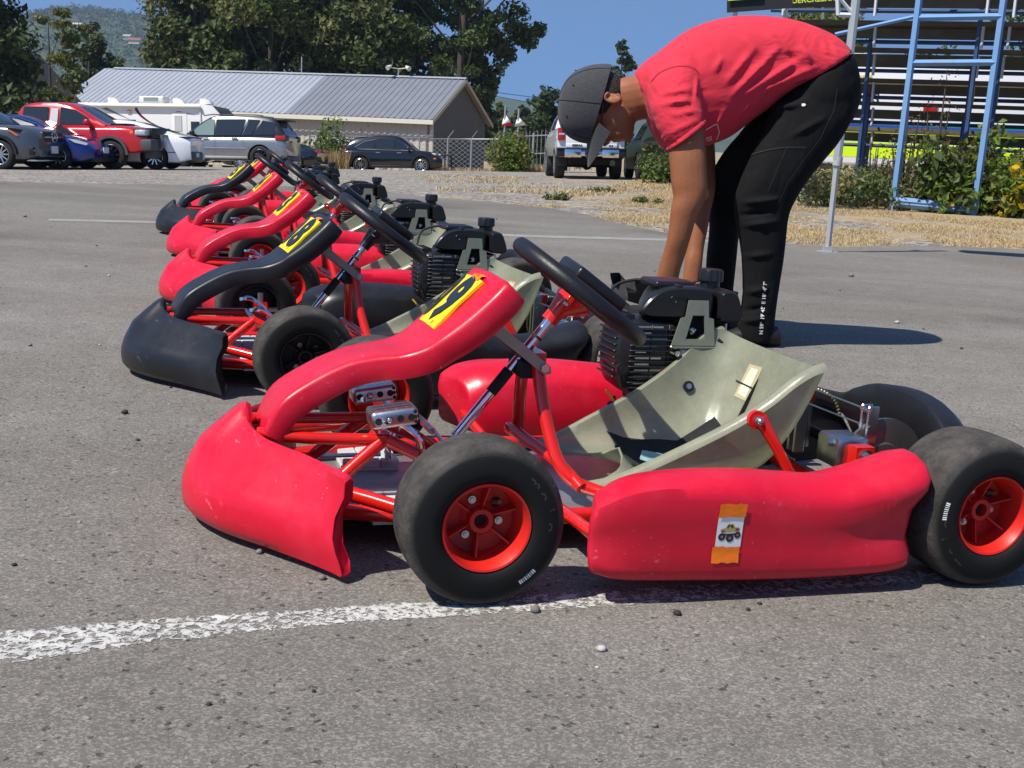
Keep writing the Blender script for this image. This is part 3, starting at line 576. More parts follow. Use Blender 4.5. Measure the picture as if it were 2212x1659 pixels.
def seat_mesh():
    C=[(.405,.088),(.43,.070),(.48,.055),(.55,.050),(.62,.058),(.675,.085),(.715,.145),(.742,.22),(.760,.300)]
    Rm=[(.285,.088,.142),(.335,.101,.156),(.40,.130,.166),(.485,.172,.174),(.555,.212,.184),(.615,.255,.194),(.655,.293,.203),(.688,.315,.206),(.714,.322,.202)]
    C=smoothc(C,4); Rm=smoothc(Rm,4); n_=24; rings=[]
    for c,r_ in zip(C,Rm):
        row=[]
        for j in range(n_+1):
            v=-1+2*j/n_; a=abs(v)*math.pi/2; sg=-1 if v<0 else 1
            k=(1-math.cos(a))**1.05; x=c[0]+(r_[0]-c[0])*k; z=c[1]+(r_[1]-c[1])*k; y=sg*r_[2]*math.sin(a)**.86
            row.append(Vector((x,y,z)))
        # rolled outward lip
        for sg,e in ((-1,0),(1,-1)):
            pass
        lip=lambda p,sg:[p+Vector((0,sg*.006,.002)),p+Vector((0,sg*.013,-.003)),p+Vector((0,sg*.016,-.010))]
        L=[q for q in lip(row[0],-1)][::-1]; Rr=lip(row[-1],1)
        rings.append(L+row+Rr)
    # front lobes: pull the front edge forward where the thighs rest, hollow in the middle
    for i,row in enumerate(rings[:9]):
        f=1-i/8.
        for j,p in enumerate(row):
            y=p.y; lobe=math.exp(-((abs(y)-.105)/.045)**2); p.x-=.046*f*f*lobe; p.z-=.014*f*lobe; 
            mid=math.exp(-(y/.035)**2); p.z+=.028*f*mid*0.9
    bm=bmesh.new(); vv=[[bm.verts.new(p) for p in r_] for r_ in rings]
    for i in range(len(rings)-1):
        for j in range(len(rings[0])-1): bm.faces.new((vv[i][j],vv[i+1][j],vv[i+1][j+1],vv[i][j+1]))
    bmesh.ops.recalc_face_normals(bm,faces=bm.faces)
    bmesh.ops.solidify(bm,geom=bm.faces[:],thickness=.004)
    return bm
def make_kart():
    root=empty('go_kart')
    # --- chassis tubes
    mb=MB(); r_=.0135
    for s in (-1,1):
        mb.tube([(-.235,s*.17,.062),(-.15,s*.20,.062),(-.03,s*.235,.062),(.10,s*.245,.062),(.30,s*.252,.062),(.55,s*.252,.062),(.80,s*.245,.064),(.97,s*.235,.066)],r_,12,smooth=4)
        mb.tube([(-.245,s*.20,.110),(-.16,s*.235,.105),(-.03,s*.33,.085),(.02,s*.36,.080)],r_*.95,12,smooth=4)        # steering yoke arms
        mb.tube([(-.05,s*.24,.062),(0,s*.33,.09),(.005,s*.375,.115)],r_,12,smooth=3)
        mb.box((-.018,s*.352-.014,.085),(.022,s*.352+.014,.150))                                                       # C bracket of the king pin
        mb.tube([(.003,s*.352,.075),(.003,s*.352,.165)],.006,8)
        mb.tube([(.20,s*.252,.075),(.20,s*.42,.085)],.011,10); mb.tube([(.62,s*.252,.075),(.62,s*.42,.085)],.011,10)   # pod hangers
        mb.tube([(-.30,s*.055,.165),(-.215,s*.075,.160),(-.075,s*.085,.158)],.011,10,smooth=3)                          # front hoop to the nose
        mb.tube([(-.078,s*.085,.160),(-.135,s*.10,.115),(-.19,s*.115,.068)],.012,10)
        mb.tube([(-.075,s*.085,.158),(.02,s*.11,.115),(.08,s*.15,.068)],.012,10)
        mb.box((-.212,s*.118-.010,.062),(-.172,s*.118+.010,.085))
        mb.box((.84,s*.245-.010,.06),(.91,s*.245+.010,.165))                                                           # axle hangers
        # seat / steering uprights
        mb.tube([(.212,s*.040,.296),(.216,s*.062,.240),(.224,s*.090,.180),(.238,s*.125,.122),(.262,s*.150,.092),(.300,s*.175,.080),(.345,s*.215,.072)],.0125,12,smooth=5)
    mb.tube([(-.235,-.17,.062),(-.245,-.10,.062),(-.245,.10,.062),(-.235,.17,.062)],r_,12,smooth=4)
    mb.tube([(.10,-.245,.062),(.10,.245,.062)],.012,10); mb.tube([(.80,-.245,.064),(.80,.245,.064)],r_,12)
    mb.tube([(.27,-.17,.085),(.245,-.10,.115),(.222,.02,.128),(.208,.085,.135),(.225,.14,.118),(.27,.19,.09)],.0115,10,smooth=4)
    mb.tube([(-.075,-.085,.158),(-.075,.085,.158)],.011,10)
    mb.box((.196,-.044,.268),(.228,.044,.310))
    ch=mb.build('chassis',M_PAINTRED,root,40)
    # --- steering linkage, bolts
    for s in (-1,1):
        mb=MB(); mb.tube([(.055,s*.02,.125),(.055,s*.10,.128),(.045,s*.30,.130)],.0045,8); mb.tube([(.050,s*.09,.128),(.047,s*.16,.129)],.0075,6); mb.box((-.002,s*.33-.03,.126),(.05,s*.33+.012,.134)); mb.build('tie_rod',M_STEEL,root,30)
        mb=MB(); mb.tube([(.003,s*.352,.150),(.003,s*.352,.178)],.0095,6); mb.build('king_pin',M_STEEL,root,30)
        mb=MB(); mb.tube([(.003,s*.36,.125),(.0,s*.43,.127)],.008,10); mb.build('stub_axle',M_STEEL,root,30)
        mb=MB(); mb.tube([(-.255,s*.12,.072),(-.045,s*.12,.075)],.0045,8); mb.build('bumper_rod',M_STEEL,root,30)
    # --- floor pan
    mb=MB(); mb.prism([(-.20,-.17,.042),(.10,-.235,.042),(.47,-.24,.042),(.47,.24,.042),(.10,.235,.042),(-.20,.17,.042)],(0,0,.003))
    fl=mb.build('floor_pan',M_FLOOR,root,30)
    for s in (-1,1):
        mb=MB(); mb.box((-.120,s*.165-.057,.0455),(-.01,s*.165+.056,.051))
        for i in range(3):
            for j in range(3): mb.rbox((-.118+.037*i,s*.165-.055+.037*j,.050),(-.083+.037*i,s*.165-.020+.037*j,.066),.002,1)
        mb.build('heel_plate',M_TILE,root,30)
    # --- nose, bumper
    bo=bumper_mesh().build('front_bumper',M_RED,root,50)
    no=nassau_mesh().build('nose_panel',M_RED,root,60)
    ob_mats(bo,[M_RED]); ob_mats(no,[M_RED])
    for s in (-1,1):
        mb=MB(); a=Vector((.095,s*.062,.378)); b_=Vector((.222,s*.062,.283)); d=(b_-a).normalized(); h=Vector((-d.z,0,d.x))*.0105
        mb.prism([a+h,b_+h*.9+d*.004,b_+d*.013,b_-h*.9+d*.004,a-h],(0,s*.0035,0))
        mb.mat(1); mb.tube([(.218,s*.0655,.2865),(.218,s*.0735,.2865)],.0085,6); mb.build('panel_strap',[M_BRKT,M_STEEL],root,30)
    # --- pods
    pl=pod_mesh(-1).build('side_pod',M_RED,root,60); ob_mats(pl,[M_RED])
    pr_=pod_mesh(1).build('side_pod',M_RED,root,60); ob_mats(pr_,[M_RED])
    # --- wheels
    for s in (-1,1):
        make_wheel(root,s*.4425,0,.115,.127,0 if s<0 else 180); make_wheel(root,s*.455,.875,.150,.1285,0 if s<0 else 180)
    # --- steering
    ax=Vector((.609,0,.793)); c0=Vector((.072,0,.140)); c1=Vector((.270,0,.399)); ctr=Vector((.300,0,.421)); nrm=Vector((.565,-.090,.82)).normalized()
    mb=MB(); mb.tube([c0,c1],.0098,14); mb.mat(1); mb.tube([c0+(c1-c0)*.33,c0+(c1-c0)*.50],.0112,14); mb.tube([c0+(c1-c0)*.60,c0+(c1-c0)*.665],.019,10); mb.tube([c0+(c1-c0)*.74,c0+(c1-c0)*.755],.0125,10); mb.box((.182,-.045,.262),(.206,.045,.292))
    mb.build('steering_column',[M_CHROME,M_MATTE],root,35)
    xr=(Vector((0,1,0))-nrm*nrm.y).normalized(); yr=nrm.cross(xr); F_=frame_m(ctr,xr,yr,nrm)
    wl=empty('steering_wheel'); wl.parent=root
    mb=MB(); mb.tube([F_@Vector((.1405*math.cos(2*math.pi*k/48),.1405*math.sin(2*math.pi*k/48),0)) for k in range(48)],.0165,14,False,True)
    mb.build('grip',M_GRIP,wl,180)
    mb=MB()
    for a in (90,210,330):
        c,s=math.cos(R(a)),math.sin(R(a)); pts=[(c*.02-s*.013,s*.02+c*.013,-.006),(c*.133-s*.011,s*.133+c*.011,-.003),(c*.133+s*.011,s*.133-c*.011,-.003),(c*.02+s*.013,s*.02-c*.013,-.006)]
        mb.prism([F_@Vector(p) for p in pts],nrm*.004)
    mb.build('spoke',M_SATIN,wl,30)
    mb=MB(); mb.tube([c1-ax*.045,c1-ax*.030,c1-ax*.012,ctr-nrm*.018,ctr-nrm*.012],[.0165,.0165,.020,.040,.042],20); 
    for k in range(3):
        a=R(120*k+30); p=F_@Vector((.034*math.cos(a),.034*math.sin(a),-.020)); mb.rbox((-.007,-.007,-.012),(.007,.007,.008),.002,1,M=frame_m(p,xr,yr,nrm))
    hb=mb.build('hub',M_PAINTRED,wl,40); ob_mats(hb,[M_PAINTRED])
    for k in range(3):
        mb=MB(); a=R(120*k+30); p=F_@Vector((.034*math.cos(a),.034*math.sin(a),-.036)); mb.tube([p,p+nrm*.012],.0062,6); mb.build('bolt',M_STEEL,wl,30)
    mb=MB(); mb.rbox((-.062,-.070,.012),(.062,.050,.040),.008,3,M=F_); mb.rbox((-.05,-.06,-.008),(.05,.04,.014),.004,2,M=F_); mb.build('crash_pad',M_SATIN,wl,40)
    # --- seat
    st=from_bm(seat_mesh(),'seat',M_GLASSF,root,60)
    mb=MB(); rows=[]
    for i in range(7):
        x=.43+.245*i/6; z=interp([.43,.5,.58,.64,.675],[.086,.070,.066,.078,.105],x); rows.append([(x+.006*math.sin(3*j),-.12+.24*j/8,z+.030*abs(-1+j/4)**3*(1 if x<.62 else 1.4)+.003*math.sin(i*2.3+j)) for j in range(9)])
    mb.loft(rows,False); mb.build('foam_pad',M_FOAM,st,180,fixn=False)
    mb=MB(); mb.rbox((.0,-.025,0),(.055,.025,.020),.003,2,M=Matrix.Translation((.452,-.045,.096))@Matrix.Rotation(R(24),4,'Z')@Matrix.Rotation(R(14),4,'Y')); mb.build('foam_block',M_BLUEFOAM,st,40)
    from mathutils.bvhtree import BVHTree
    sbv=BVHTree.FromPolygons([q.co.copy() for q in st.data.vertices],[tuple(q.vertices) for q in st.data.polygons]); iK=K1M.inverted(); lc=iK@CAMP
    def onseat(px,py,off):
        d=(iK.to_3x3()@ray(px,py)).normalized(); h_=sbv.ray_cast(lc,d); n_=h_[1] if h_[1].dot(d)<0 else -h_[1]; return h_[0]+n_*off,n_
    c,n_=onseat(1486,835,0); mb=MB(); mb.tube([c,c+n_*.006],.0118,20); mb.mat(1); mb.tube([c+n_*.006,c+n_*.008],.0062,14); mb.build('seat_washer',[M_SATIN,M_STEEL],st,40)
    def quadpatch(nm,m,q,off,n=5):
        mb=MB(); rows=[]
        for i in range(n+1):
            row=[]
            for j in range(n+1):
                u,v=i/n,j/n; x=(q[0][0]*(1-u)+q[1][0]*u)*(1-v)+(q[3][0]*(1-u)+q[2][0]*u)*v; y=(q[0][1]*(1-u)+q[1][1]*u)*(1-v)+(q[3][1]*(1-u)+q[2][1]*u)*v; row.append(onseat(x,y,off)[0])
            rows.append(row)
        mb.loft(rows,False); mb.build(nm,m,st,180,fixn=False)
    quadpatch('glue_stain',mat('amber_glue_stain',(.50,.43,.24),rough=.45),[(1620,786),(1648,794),(1614,868),(1586,855)],.0008)
    quadpatch('patch',mat('masking_tape_patch',(.66,.65,.50),rough=.6),[(1624,794),(1640,799.5),(1611,860),(1593.6,849.6)],.0016)
    quadpatch('slot',M_MATTE,[(1591,820.5),(1627,837.5),(1626.4,840.8),(1590.4,823.6)],.0026)
    for s in (-1,1):
        mb=MB(); mb.tube([(.594,s*.208,.222),(.605,s*.214,.205),(.628,s*.224,.168),(.660,s*.236,.110),(.672,s*.245,.065)],[.0155,.0125,.0105,.0105,.0105],12,smooth=3); mb.tube([(.586,s*.204,.221),(.586,s*.214,.221)],.0175,16)
        mb.mat(1); mb.tube([(.588,s*.213,.220),(.588,s*.219,.220)],.0105,14); mb.ball((.588,s*.221,.220),.0075,10,6)
        mb.build('seat_stay',[M_PAINTRED,M_STEEL],root,40)
    # --- pedals
    for s in (-1,1):
        pe=empty('pedal'); pe.parent=root
        mb=MB(); y=s*.105
        for dy in (-.012,.012): mb.tube([(-.030,y+dy,.062),(-.034,y+dy,.095),(-.018,y+dy,.130),(-.022,y+dy,.165),(-.055,y+dy,.192),(-.075,y+dy,.196)],.0052,8,smooth=4)
        mb.tube([(-.075,y-.012,.196),(-.092,y-.03,.198),(-.095,y-.05,.20)],.0052,8); mb.tube([(-.03,y-.018,.062),(-.03,y+.018,.062)],.007,8)
        mb.build('pedal_arm',M_CHROME,pe,40)
    # --- axle, disc, sprocket side
    mb=MB(); mb.tube([(.875,-.40,.1285),(.875,.40,.1285)],.0125,14); mb.build('rear_axle',M_SATIN,root,40)
    mb=MB(); D=lambda p: (.875+p[0],p[2],.1285+p[1])
    Mx=Matrix.Translation((.875,-.19,.1285))@Matrix.Rotation(R(90),4,'X')
    mb.lathe([(.003,.036),(.003,.089),(-.003,.089),(-.003,.036)],48,Mx,True)
    mb.lathe([(.009,.0126),(.009,.040),(-.004,.044),(-.004,.0126)],24,Mx)
    mb.build('brake_disc',M_DISC,root,30)
    mb=MB(); mb.rbox((.745,-.238,.130),(.815,-.160,.190),.010,2); mb.tube([(.735,-.215,.178),(.755,-.215,.178)],.008,8); mb.tube([(.788,-.270,.160),(.788,-.225,.160)],.016,14); mb.tube([(.788,-.278,.160),(.788,-.268,.160)],.011,6)
    for (xx,yy) in ((.838,-.20),(.838,-.178),(.772,-.055),(.772,-.033)): mb.rbox((xx-.013,yy-.0028,.115),(xx+.013,yy+.0028,.243),.0024,1)
    for zz in (.232,.200):
        mb.tube([(.772,-.044,zz+.02),(.838,-.19,zz)],.0018,6); mb.tube([(.832,-.206,zz),(.832,-.170,zz)],.0055,8); mb.tube([(.772,-.062,zz),(.772,-.026,zz)],.0055,8)
    mb.mat(1); mb.box((.768,-.266,.06),(.806,-.238,.180)); mb.build('brake_caliper',[M_STEEL,M_PAINTRED],root,35)
    mb=MB(); mb.tube([(.800,-.02,.12),(.800,-.02,.215)],.014,12); mb.mat(1); mb.tube([(.800,-.02,.215),(.800,-.02,.240)],.0175,16); mb.build('brake_reservoir',[M_DISC,M_PAINTRED],root,40)
    mb=MB(); y=.075
    mb.prism([(.66,y,.06),(.76,y,.05),(.98,y,.07),(.99,y,.10),(.93,y,.185),(.80,y,.225),(.74,y,.24),(.72,y,.20)],(0,.004,0)); mb.build('engine_plate',M_SATIN,root,30)
    mb=MB()
    for k in range(40):
        t=k/39; a=R(250-230*t); c=(.862+.075*math.cos(a),.062,.14+.080*math.sin(a)); mb.ball(c,.0046,6,4)
    mb.build('chain',M_BRASS,root,180)
    # --- rear bumper
    prof=[(.52,.175),(.49,.200),(.40,.206),(.33,.198),(.29,.190),(.24,.190),(.16,.196),(.11,.203),(.07,.222),(.0,.246),(-.07,.255),(-.14,.254),(-.21,.246),(-.27,.222),(-.32,.190)]
    prof=smoothc(prof,4); rings=[]
    for y,z in prof:
        d=.035 if y>.1 else .035+.03*sstep(.1,0,y); k=interp([-.32,-.27,-.2,.1,.2,.3],[.35,.8,1,1,.5,.4],y); zl=z-.045-.085*sstep(.12,.02,y)*k
        x0=.965+.03*sstep(-.1,-.32,y)*-1
        rings.append([(x0,y,z-.006),(x0+.006,y,z),(x0+d*.7,y,z-.004),(x0+d,y,z-.018),(x0+d,y,zl+.006),(x0+d-.012,y,zl),(x0+.006,y,zl),(x0,y,zl+.006)])
    mb=MB(); mb.loft(rings,True,True); mb.build('rear_bumper',M_BLK,root,60)
    # --- engine
    en=empty('engine'); en.parent=root
    def tank_half(pts,y0,y1,ins,nm,par):
        cx=sum(q[0] for q in pts)/len(pts); cz=sum(q[1] for q in pts)/len(pts); rings=[]
        for y,k in ((y0,.86),(y0+.004,.93),(y0+.012,.985),(y0+.026,1.),(y1-.026,1.),(y1-.012,.985),(y1-.004,.93),(y1,.86)): rings.append([(cx+(x-cx)*k+(y-y0)*.42*max(0,(.69-x)/.18)*ins*100,y,cz+(z-cz)*k) for x,z in pts])
        mb=MB(); mb.loft(rings,True,True); return mb.build(nm,M_SATIN,par,28)
    o1=[tuple(q) for q in smoothc([(.548,.343),(.522,.346),(.511,.353),(.514,.364),(.530,.384),(.552,.400),(.582,.409),(.640,.412),(.682,.408),(.690,.400),(.691,.372),(.689,.352),(.680,.345),(.62,.343)],3)]
    ft=tank_half(o1,.204,.372,.01,'fuel_tank',en)
    o2=[tuple(q) for q in smoothc([(.712,.337),(.700,.342),(.697,.356),(.698,.395),(.704,.404),(.722,.406),(.738,.400),(.748,.380),(.757,.352),(.755,.341),(.742,.336)],3)]
    tank_half(o2,.198,.352,.0,'tank_end',ft)
    mb=MB(); mb.rbox((.560,.236,.402),(.652,.330,.4185),.007,3); mb.rbox((.60,.21,.405),(.612,.25,.4145),.003,2); v,f=text_mesh('94CA',.011,.0007); mb.add([(.612+p[0],.2034-p[2],.388+p[1]) for p in v],f); mb.tube([(.590+.0075*math.cos(2*math.pi*k/20),.2036,.384+.0075*math.sin(2*math.pi*k/20)) for k in range(20)],.0007,4,False,True); mb.build('tank_rib',M_SATIN,ft,35)
    mb=MB(); mb.tube([(.704,.272,.400),(.704,.272,.420)],.022,20); rings=[]
    for z,rr in ((.418,.0265),(.420,.0280),(.440,.0275),(.4445,.0255),(.4455,.018)):
        rings.append([(.704+(rr-(.0022 if (k//3)%2 else 0)*(1 if z<.443 else .4))*math.cos(2*math.pi*k/48),.272+(rr-(.0022 if (k//3)%2 else 0)*(1 if z<.443 else .4))*math.sin(2*math.pi*k/48),z) for k in range(48)])
    mb.loft(rings,True,True); mb.build('filler_cap',M_SATIN,en,30)
    # fan shroud: rounded housing with cooling slots standing off it
    mb=MB(); cut=[]
    rings=[]
    for y,g_ in ((.205,-.014),(.212,-.004),(.225,0),(.30,0),(.330,-.006),(.345,-.02)):
        pts=[]
        for x,z in ((.486,.190),(.478,.215),(.473,.260),(.477,.306),(.489,.328),(.508,.338),(.560,.339),(.600,.335),(.618,.325),(.622,.285),(.612,.235),(.585,.195),(.555,.172),(.515,.170)):
            cx,cz=.545,.258; dx,dz=x-cx,z-cz; L=math.hypot(dx,dz); pts.append((x+dx/L*g_,y,z+dz/L*g_))
        rings.append(pts)
    mb.loft(rings,True,True)
    mb.mat(2)
    for k in range(12):
        z=.192+.0115*k; x1=interp([.19,.24,.33],[.570,.598,.612],z); mb.rbox((.497,.1985,z-.0017),(x1,.2065,z+.0017),.0012,1)
    for k in range(9):
        x=.476+.0001; z=0
    for k in range(8):
        z=.212+.014*k; mb.rbox((.4695,.222,z-.0018),(.476,.318,z+.0018),.0015,1)
    for k in range(6):
        mb.rbox((.478+.0*k,.222+.017*k,.328),(.512,.227+.017*k,.3475),.002,1)
    for k in range(3):
        mb.rbox((.505+.040*k,.2025,.176),(.508+.040*k,.2045,.328),.0012,1)
    mb.mat(2); mb.tube([(.4845,.198,.232),(.4845,.206,.232)],.0145,18); mb.mat(1); mb.tube([(.4845,.1962,.232),(.4845,.1985,.232)],.0095,16)
    mb.mat(3); 
    for k in range(10):
        z=.200+.0135*k; mb.box((.512,.2045,z),(.512+.012*((k*7)%5+2),.2052,z+.004))
    mb.build('fan_shroud',[M_SATIN,M_MATTE,M_SATIN,M_STEEL],en,40)
    mb=MB(); mb.rbox((.560,.235,.13),(.70,.40,.345),.012,2); mb.rbox((.64,.22,.20),(.77,.33,.30),.012,2); mb.tube([(.70,.30,.25),(.80,.28,.24)],[.05,.045],16)
    for k in range(7): mb.rbox((.625,.26,.255+.014*k),(.735,.36,.260+.014*k),.002,1)
    mb.build('crankcase',M_MATTE,en,40)
    # bracket with its trapezoid window
    mb=MB(); y=.196; o_=[(.590,.286),(.692,.286),(.684,.345),(.672,.348),(.668,.384),(.622,.384),(.618,.348),(.607,.345)]; i_=[(.622,.300),(.668,.300),(.661,.352),(.634,.352)]
    bm=bmesh.new()
    def ringv(p,yy): return [bm.verts.new((x,yy,z)) for x,z in p]
    for yy in (y,y+.003):
        ov=ringv(o_,yy); iv=ringv(i_,yy); es=[bm.edges.new((q[k],q[(k+1)%len(q)])) for q in (ov,iv) for k in range(len(q))]
        bmesh.ops.triangle_fill(bm,edges=es,use_beauty=True)
    be=[e for e in bm.edges if e.is_boundary]; 
    bmesh.ops.bridge_loops(bm,edges=[e for e in be if all((abs(v.co.x-.641)<.06 and (round(v.co.x,4),round(v.co.z,4)) in [(round(a,4),round(b,4)) for a,b in o_]) for v in e.verts)])
    bmesh.ops.bridge_loops(bm,edges=[e for e in bm.edges if e.is_boundary])
    bmesh.ops.recalc_face_normals(bm,faces=bm.faces)
    bk=from_bm(bm,'tank_bracket',M_BRKT,en,30)
    mb=MB(); mb.rbox((.588,.196,.278),(.694,.262,.286),.003,1); mb.box((.600,.240,.300),(.690,.2405,.38)); mb.build('bracket_shelf',M_BRKT,en,30)
    mb=MB(); mb.rbox((.614,.200,.222),(.688,.245,.277),.003,1); mb.build('grey_cover',M_GREYBOX,en,30)
    mb=MB(); mb.tube([(.606,.194,.268),(.606,.205,.268)],.0065,8); mb.tube([(.598,.196,.268),(.588,.196,.272)],.003,6); mb.tube([(.716,.200,.225),(.716,.200,.335)],.003,6); mb.ball((.648,.225,.315),.010,10,6); mb.mat(1); mb.rbox((.606,.192,.236),(.617,.197,.266),.002,1,M=Matrix.Translation((0,0,0))); mb.build('fitting',[M_STEEL,M_SATIN],en,30)
    mb=MB(); mb.tube([(.455,.215,.185),(.470,.210,.168),(.478,.205,.150),(.474,.21,.128)],.0024,6,smooth=3); mb.mat(1); mb.rbox((.462,.203,.148),(.482,.219,.160),.003,1); mb.tube([(.478,.22,.17),(.478,.211,.152),(.48,.22,.12)],.003,6); mb.build('wiring',[M_YWIRE,M_MATTE],en,40)
    for nm,pts,r_ in (('hose',[(.70,.20,.30),(.735,.19,.27),(.745,.20,.20),(.72,.21,.14)],.004),('throttle_cable',[(.62,.205,.20),(.66,.195,.17),(.72,.19,.16),(.78,.17,.15)],.0026),('breather_hose',[(.60,.34,.40),(.57,.37,.405),(.52,.38,.385),(.50,.36,.33)],.0035)):
        mb=MB(); mb.tube(pts,r_,8,smooth=4); mb.build(nm,M_MATTE,en,60)
    return root
KARTS={1:(-.170,2.186,17.3),2:(-.682,3.405,20.3),3:(-.980,4.742,18.2),4:(-1.423,6.345,16.5),5:(-1.848,7.562,21.0),6:(-2.020,8.741,22.0)}
K1M=RK.to_4x4()@Matrix.Translation((KARTS[1][0],KARTS[1][1],.006))@Matrix.Rotation(R(KARTS[1][2]),4,'Z')
KART=make_kart()
KLAB={1:'red go-kart with a taped monster truck picture on its side pod, over the white line',2:'go-kart with black bumper and black nose panel reading 08 beside the nearest red kart',3:'red go-kart parked between the black-nosed 08 kart and another all-red kart',4:'red go-kart whose yellow number plate faces the far black-nosed kart, before it in the row',5:'go-kart with small far black nose panel and black bumper, second from the row\'s far end',6:'farthest go-kart in the row, its red nose tip peeking over a black nose panel'}
def kchild(k,name): return [c for c in k.children if c.name.split('.')[0]==name]
def recol(o,m): o.material_slots[0].link='OBJECT'; o.material_slots[0].material=m
def place_kart(i,k):
    x,y,a=KARTS[i]; k.matrix_world=RK.to_4x4()@Matrix.Translation((x,y,.006))@Matrix.Rotation(R(a),4,'Z')
    tag(k,KLAB[i],'go-kart','go-karts parked in a row')
ks={1:KART}
for i in range(2,7): ks[i]=copy_tree(KART)
for i in ks: place_kart(i,ks[i])
for i in (2,5):
    recol(kchild(ks[i],'front_bumper')[0],M_BLK); recol(kchild(ks[i],'nose_panel')[0],M_BLK)
    for p in kchild(ks[i],'side_pod'):
        if i==2 or p.data.vertices[0].co.y<0: recol(p,M_BLK)
for wv_ in kchild(ks[2],'wheel'):
    for c in wv_.children:
        if c.name.startswith('rim') and wv_.location.x<.5: recol(c,M_RIMBLK)
for sw in kchild(ks[2],'steering_wheel'):
    for c in sw.children:
        if c.name.startswith('hub'): recol(c,M_SATIN)
for i,d in {1:'09',2:'08',3:'03',4:'04',5:'05',6:'07'}.items():
    pn=kchild(ks[i],'nose_panel')[0]; number_plate(pn,d,{1:-.040,2:-.004}.get(i,-.016))
    if i in (1,): tape_piece(pn,.006,.074,.050,.034,'Dexy',3)
    elif i!=6: tape_piece(pn,.05,.080,.03,.034,None,i)
# nearest kart only: drilled pedal blocks, sticker, pen
for pe in kchild(ks[1],'pedal'):
    y=.105 if 'pedal' in pe.name and pe.children[0].data.vertices[0].co.y>0 else -.105
    y=sum((v.co.y for v in pe.children[0].data.vertices))/len(pe.children[0].data.vertices)
for s,pe in zip((-1,1),kchild(ks[1],'pedal')):
    cx,cy,cz=-.070,s*.098,.206; T_=Matrix.Translation((cx,cy,cz))@Matrix.Rotation(R(-8),4,'Y'); mb=MB()
    mb.rbox((-.042,-.032,-.016),(.042,.032,.016),.008,3,M=T_); mb.mat(1)
    for k in range(4): mb.cyl(T_@Vector((-.030+.0195*k,-.0326,0)),T_@Vector((-.030+.0195*k,-.0316,0)),.0062,14)
    for k in range(3): mb.cyl(T_@Vector((.0415,-.024+.018*k,0)),T_@Vector((.0426,-.024+.018*k,0)),.0045,12)
    for k in range(3): mb.cyl(T_@Vector((.036,-.0326,-.009+.009*k)),T_@Vector((.036,-.0316,-.009+.009*k)),.0034,10)
    mb.mat(2)
    for a in range(4):
        for q in range(3): mb.ball(T_@Vector((-.030+.018*a,-.018+.016*q,.0160)),.0017,6,4)
    mb.ball(T_@Vector((-.0105,-.034,0)),.0052,10,6)
    mb.mat(3)
    for q in (-.012,.006): mb.box((-.034,q-.004,.0158),(.030,q+.004,.0164),T_)
    mb.build('pedal_block',[M_ALU,M_MATTE,M_CHROME,M_STEEL],pe,35)

# sticker on the nearest pod: two strips of orange tape holding a card with a big-wheeled truck
pod=[c for c in kchild(ks[1],'side_pod') if c.data.vertices[0].co.y<0][0]
from mathutils.bvhtree import BVHTree
pbv=BVHTree.FromPolygons([q.co.copy() for q in pod.data.vertices],[tuple(q.vertices) for q in pod.data.polygons])
def podface(x,z,h):     # point just off the pod's outer face
    h_=pbv.ray_cast(Vector((x,-.8,z)),Vector((0,1,0))); return h_[0]+Vector((0,-h*.55-.0004,0))
def patch(mb,x0,x1,z0,z1,h,tilt=0,n_=8,seed=1,rag=.0):
    rnd=random.Random(seed); rows=[]
    for j in range(n_+1):
        row=[]
        for i in range(n_+1):
            x=x0+(x1-x0)*i/n_; z=z0+(z1-z0)*j/n_+tilt*(x-x0)
            if j in (0,n_): z+=rnd.uniform(-rag,rag)
            row.append(podface(x,z,h+rnd.uniform(0,rag*.25)))
        rows.append(row)
    mb.loft(rows,False)
SX=.382
mb=MB(); patch(mb,SX-.022,SX+.022,.094,.150,.0012); mb.mat(1)
def disc(x,z,r,h,n_=18): mb.add([podface(x,z,h)]+[podface(x+r*math.cos(2*math.pi*k/n_),z+r*math.sin(2*math.pi*k/n_),h) for k in range(n_)],[(0,k+1,(k+1)%n_+1) for k in range(n_)])
def poly(pts,h): mb.add([podface(SX+x,z+.008,h) for x,z in pts],[tuple(range(len(pts)))])
for x,z,r in ((-.0125,.1125,.0062),(.0015,.1100,.0066),(.0140,.1145,.0055)): disc(SX+x,z,r,.0022)
mb.mat(2); poly([(-.015,.112),(.016,.113),(.0165,.119),(.009,.1195),(.005,.1255),(-.004,.1255),(-.0075,.119),(-.0155,.117)],.0019)
mb.mat(1); poly([(-.0035,.1195),(-.006,.1195),(-.0030,.1242),(.0,.1242)],.0024); poly([(.001,.1195),(.006,.1195),(.0035,.1242),(.001,.1242)],.0024); poly([(-.012,.106),(.012,.107),(.012,.110),(-.012,.109)],.0021)
mb.mat(3)
for x,z,r in ((-.0125,.1125,.0024),(.0015,.1100,.0027),(.0140,.1145,.0021)): disc(SX+x,z,r,.0027)
mb.mat(4); poly([(.0095,.1135),(.0155,.1140),(.0150,.1180),(.0095,.1180)],.0025); poly([(-.015,.1125),(-.008,.1125),(-.009,.1150),(-.015,.1150)],.0025)
mb.build('sticker',[M_PAPER,mat('print_dark_brown',(.035,.018,.012),rough=.5),mat('print_cream',(.42,.33,.10),rough=.5),mat('print_grey',(.22,.16,.13),rough=.5),mat('print_red',(.35,.03,.02),rough=.5)],pod,180,fixn=False)
mb=MB(); patch(mb,SX-.0225,SX+.0235,.145,.167,.0032,seed=4,rag=.0010); mb.build('tape',M_ORTAPE,pod,180,fixn=False)
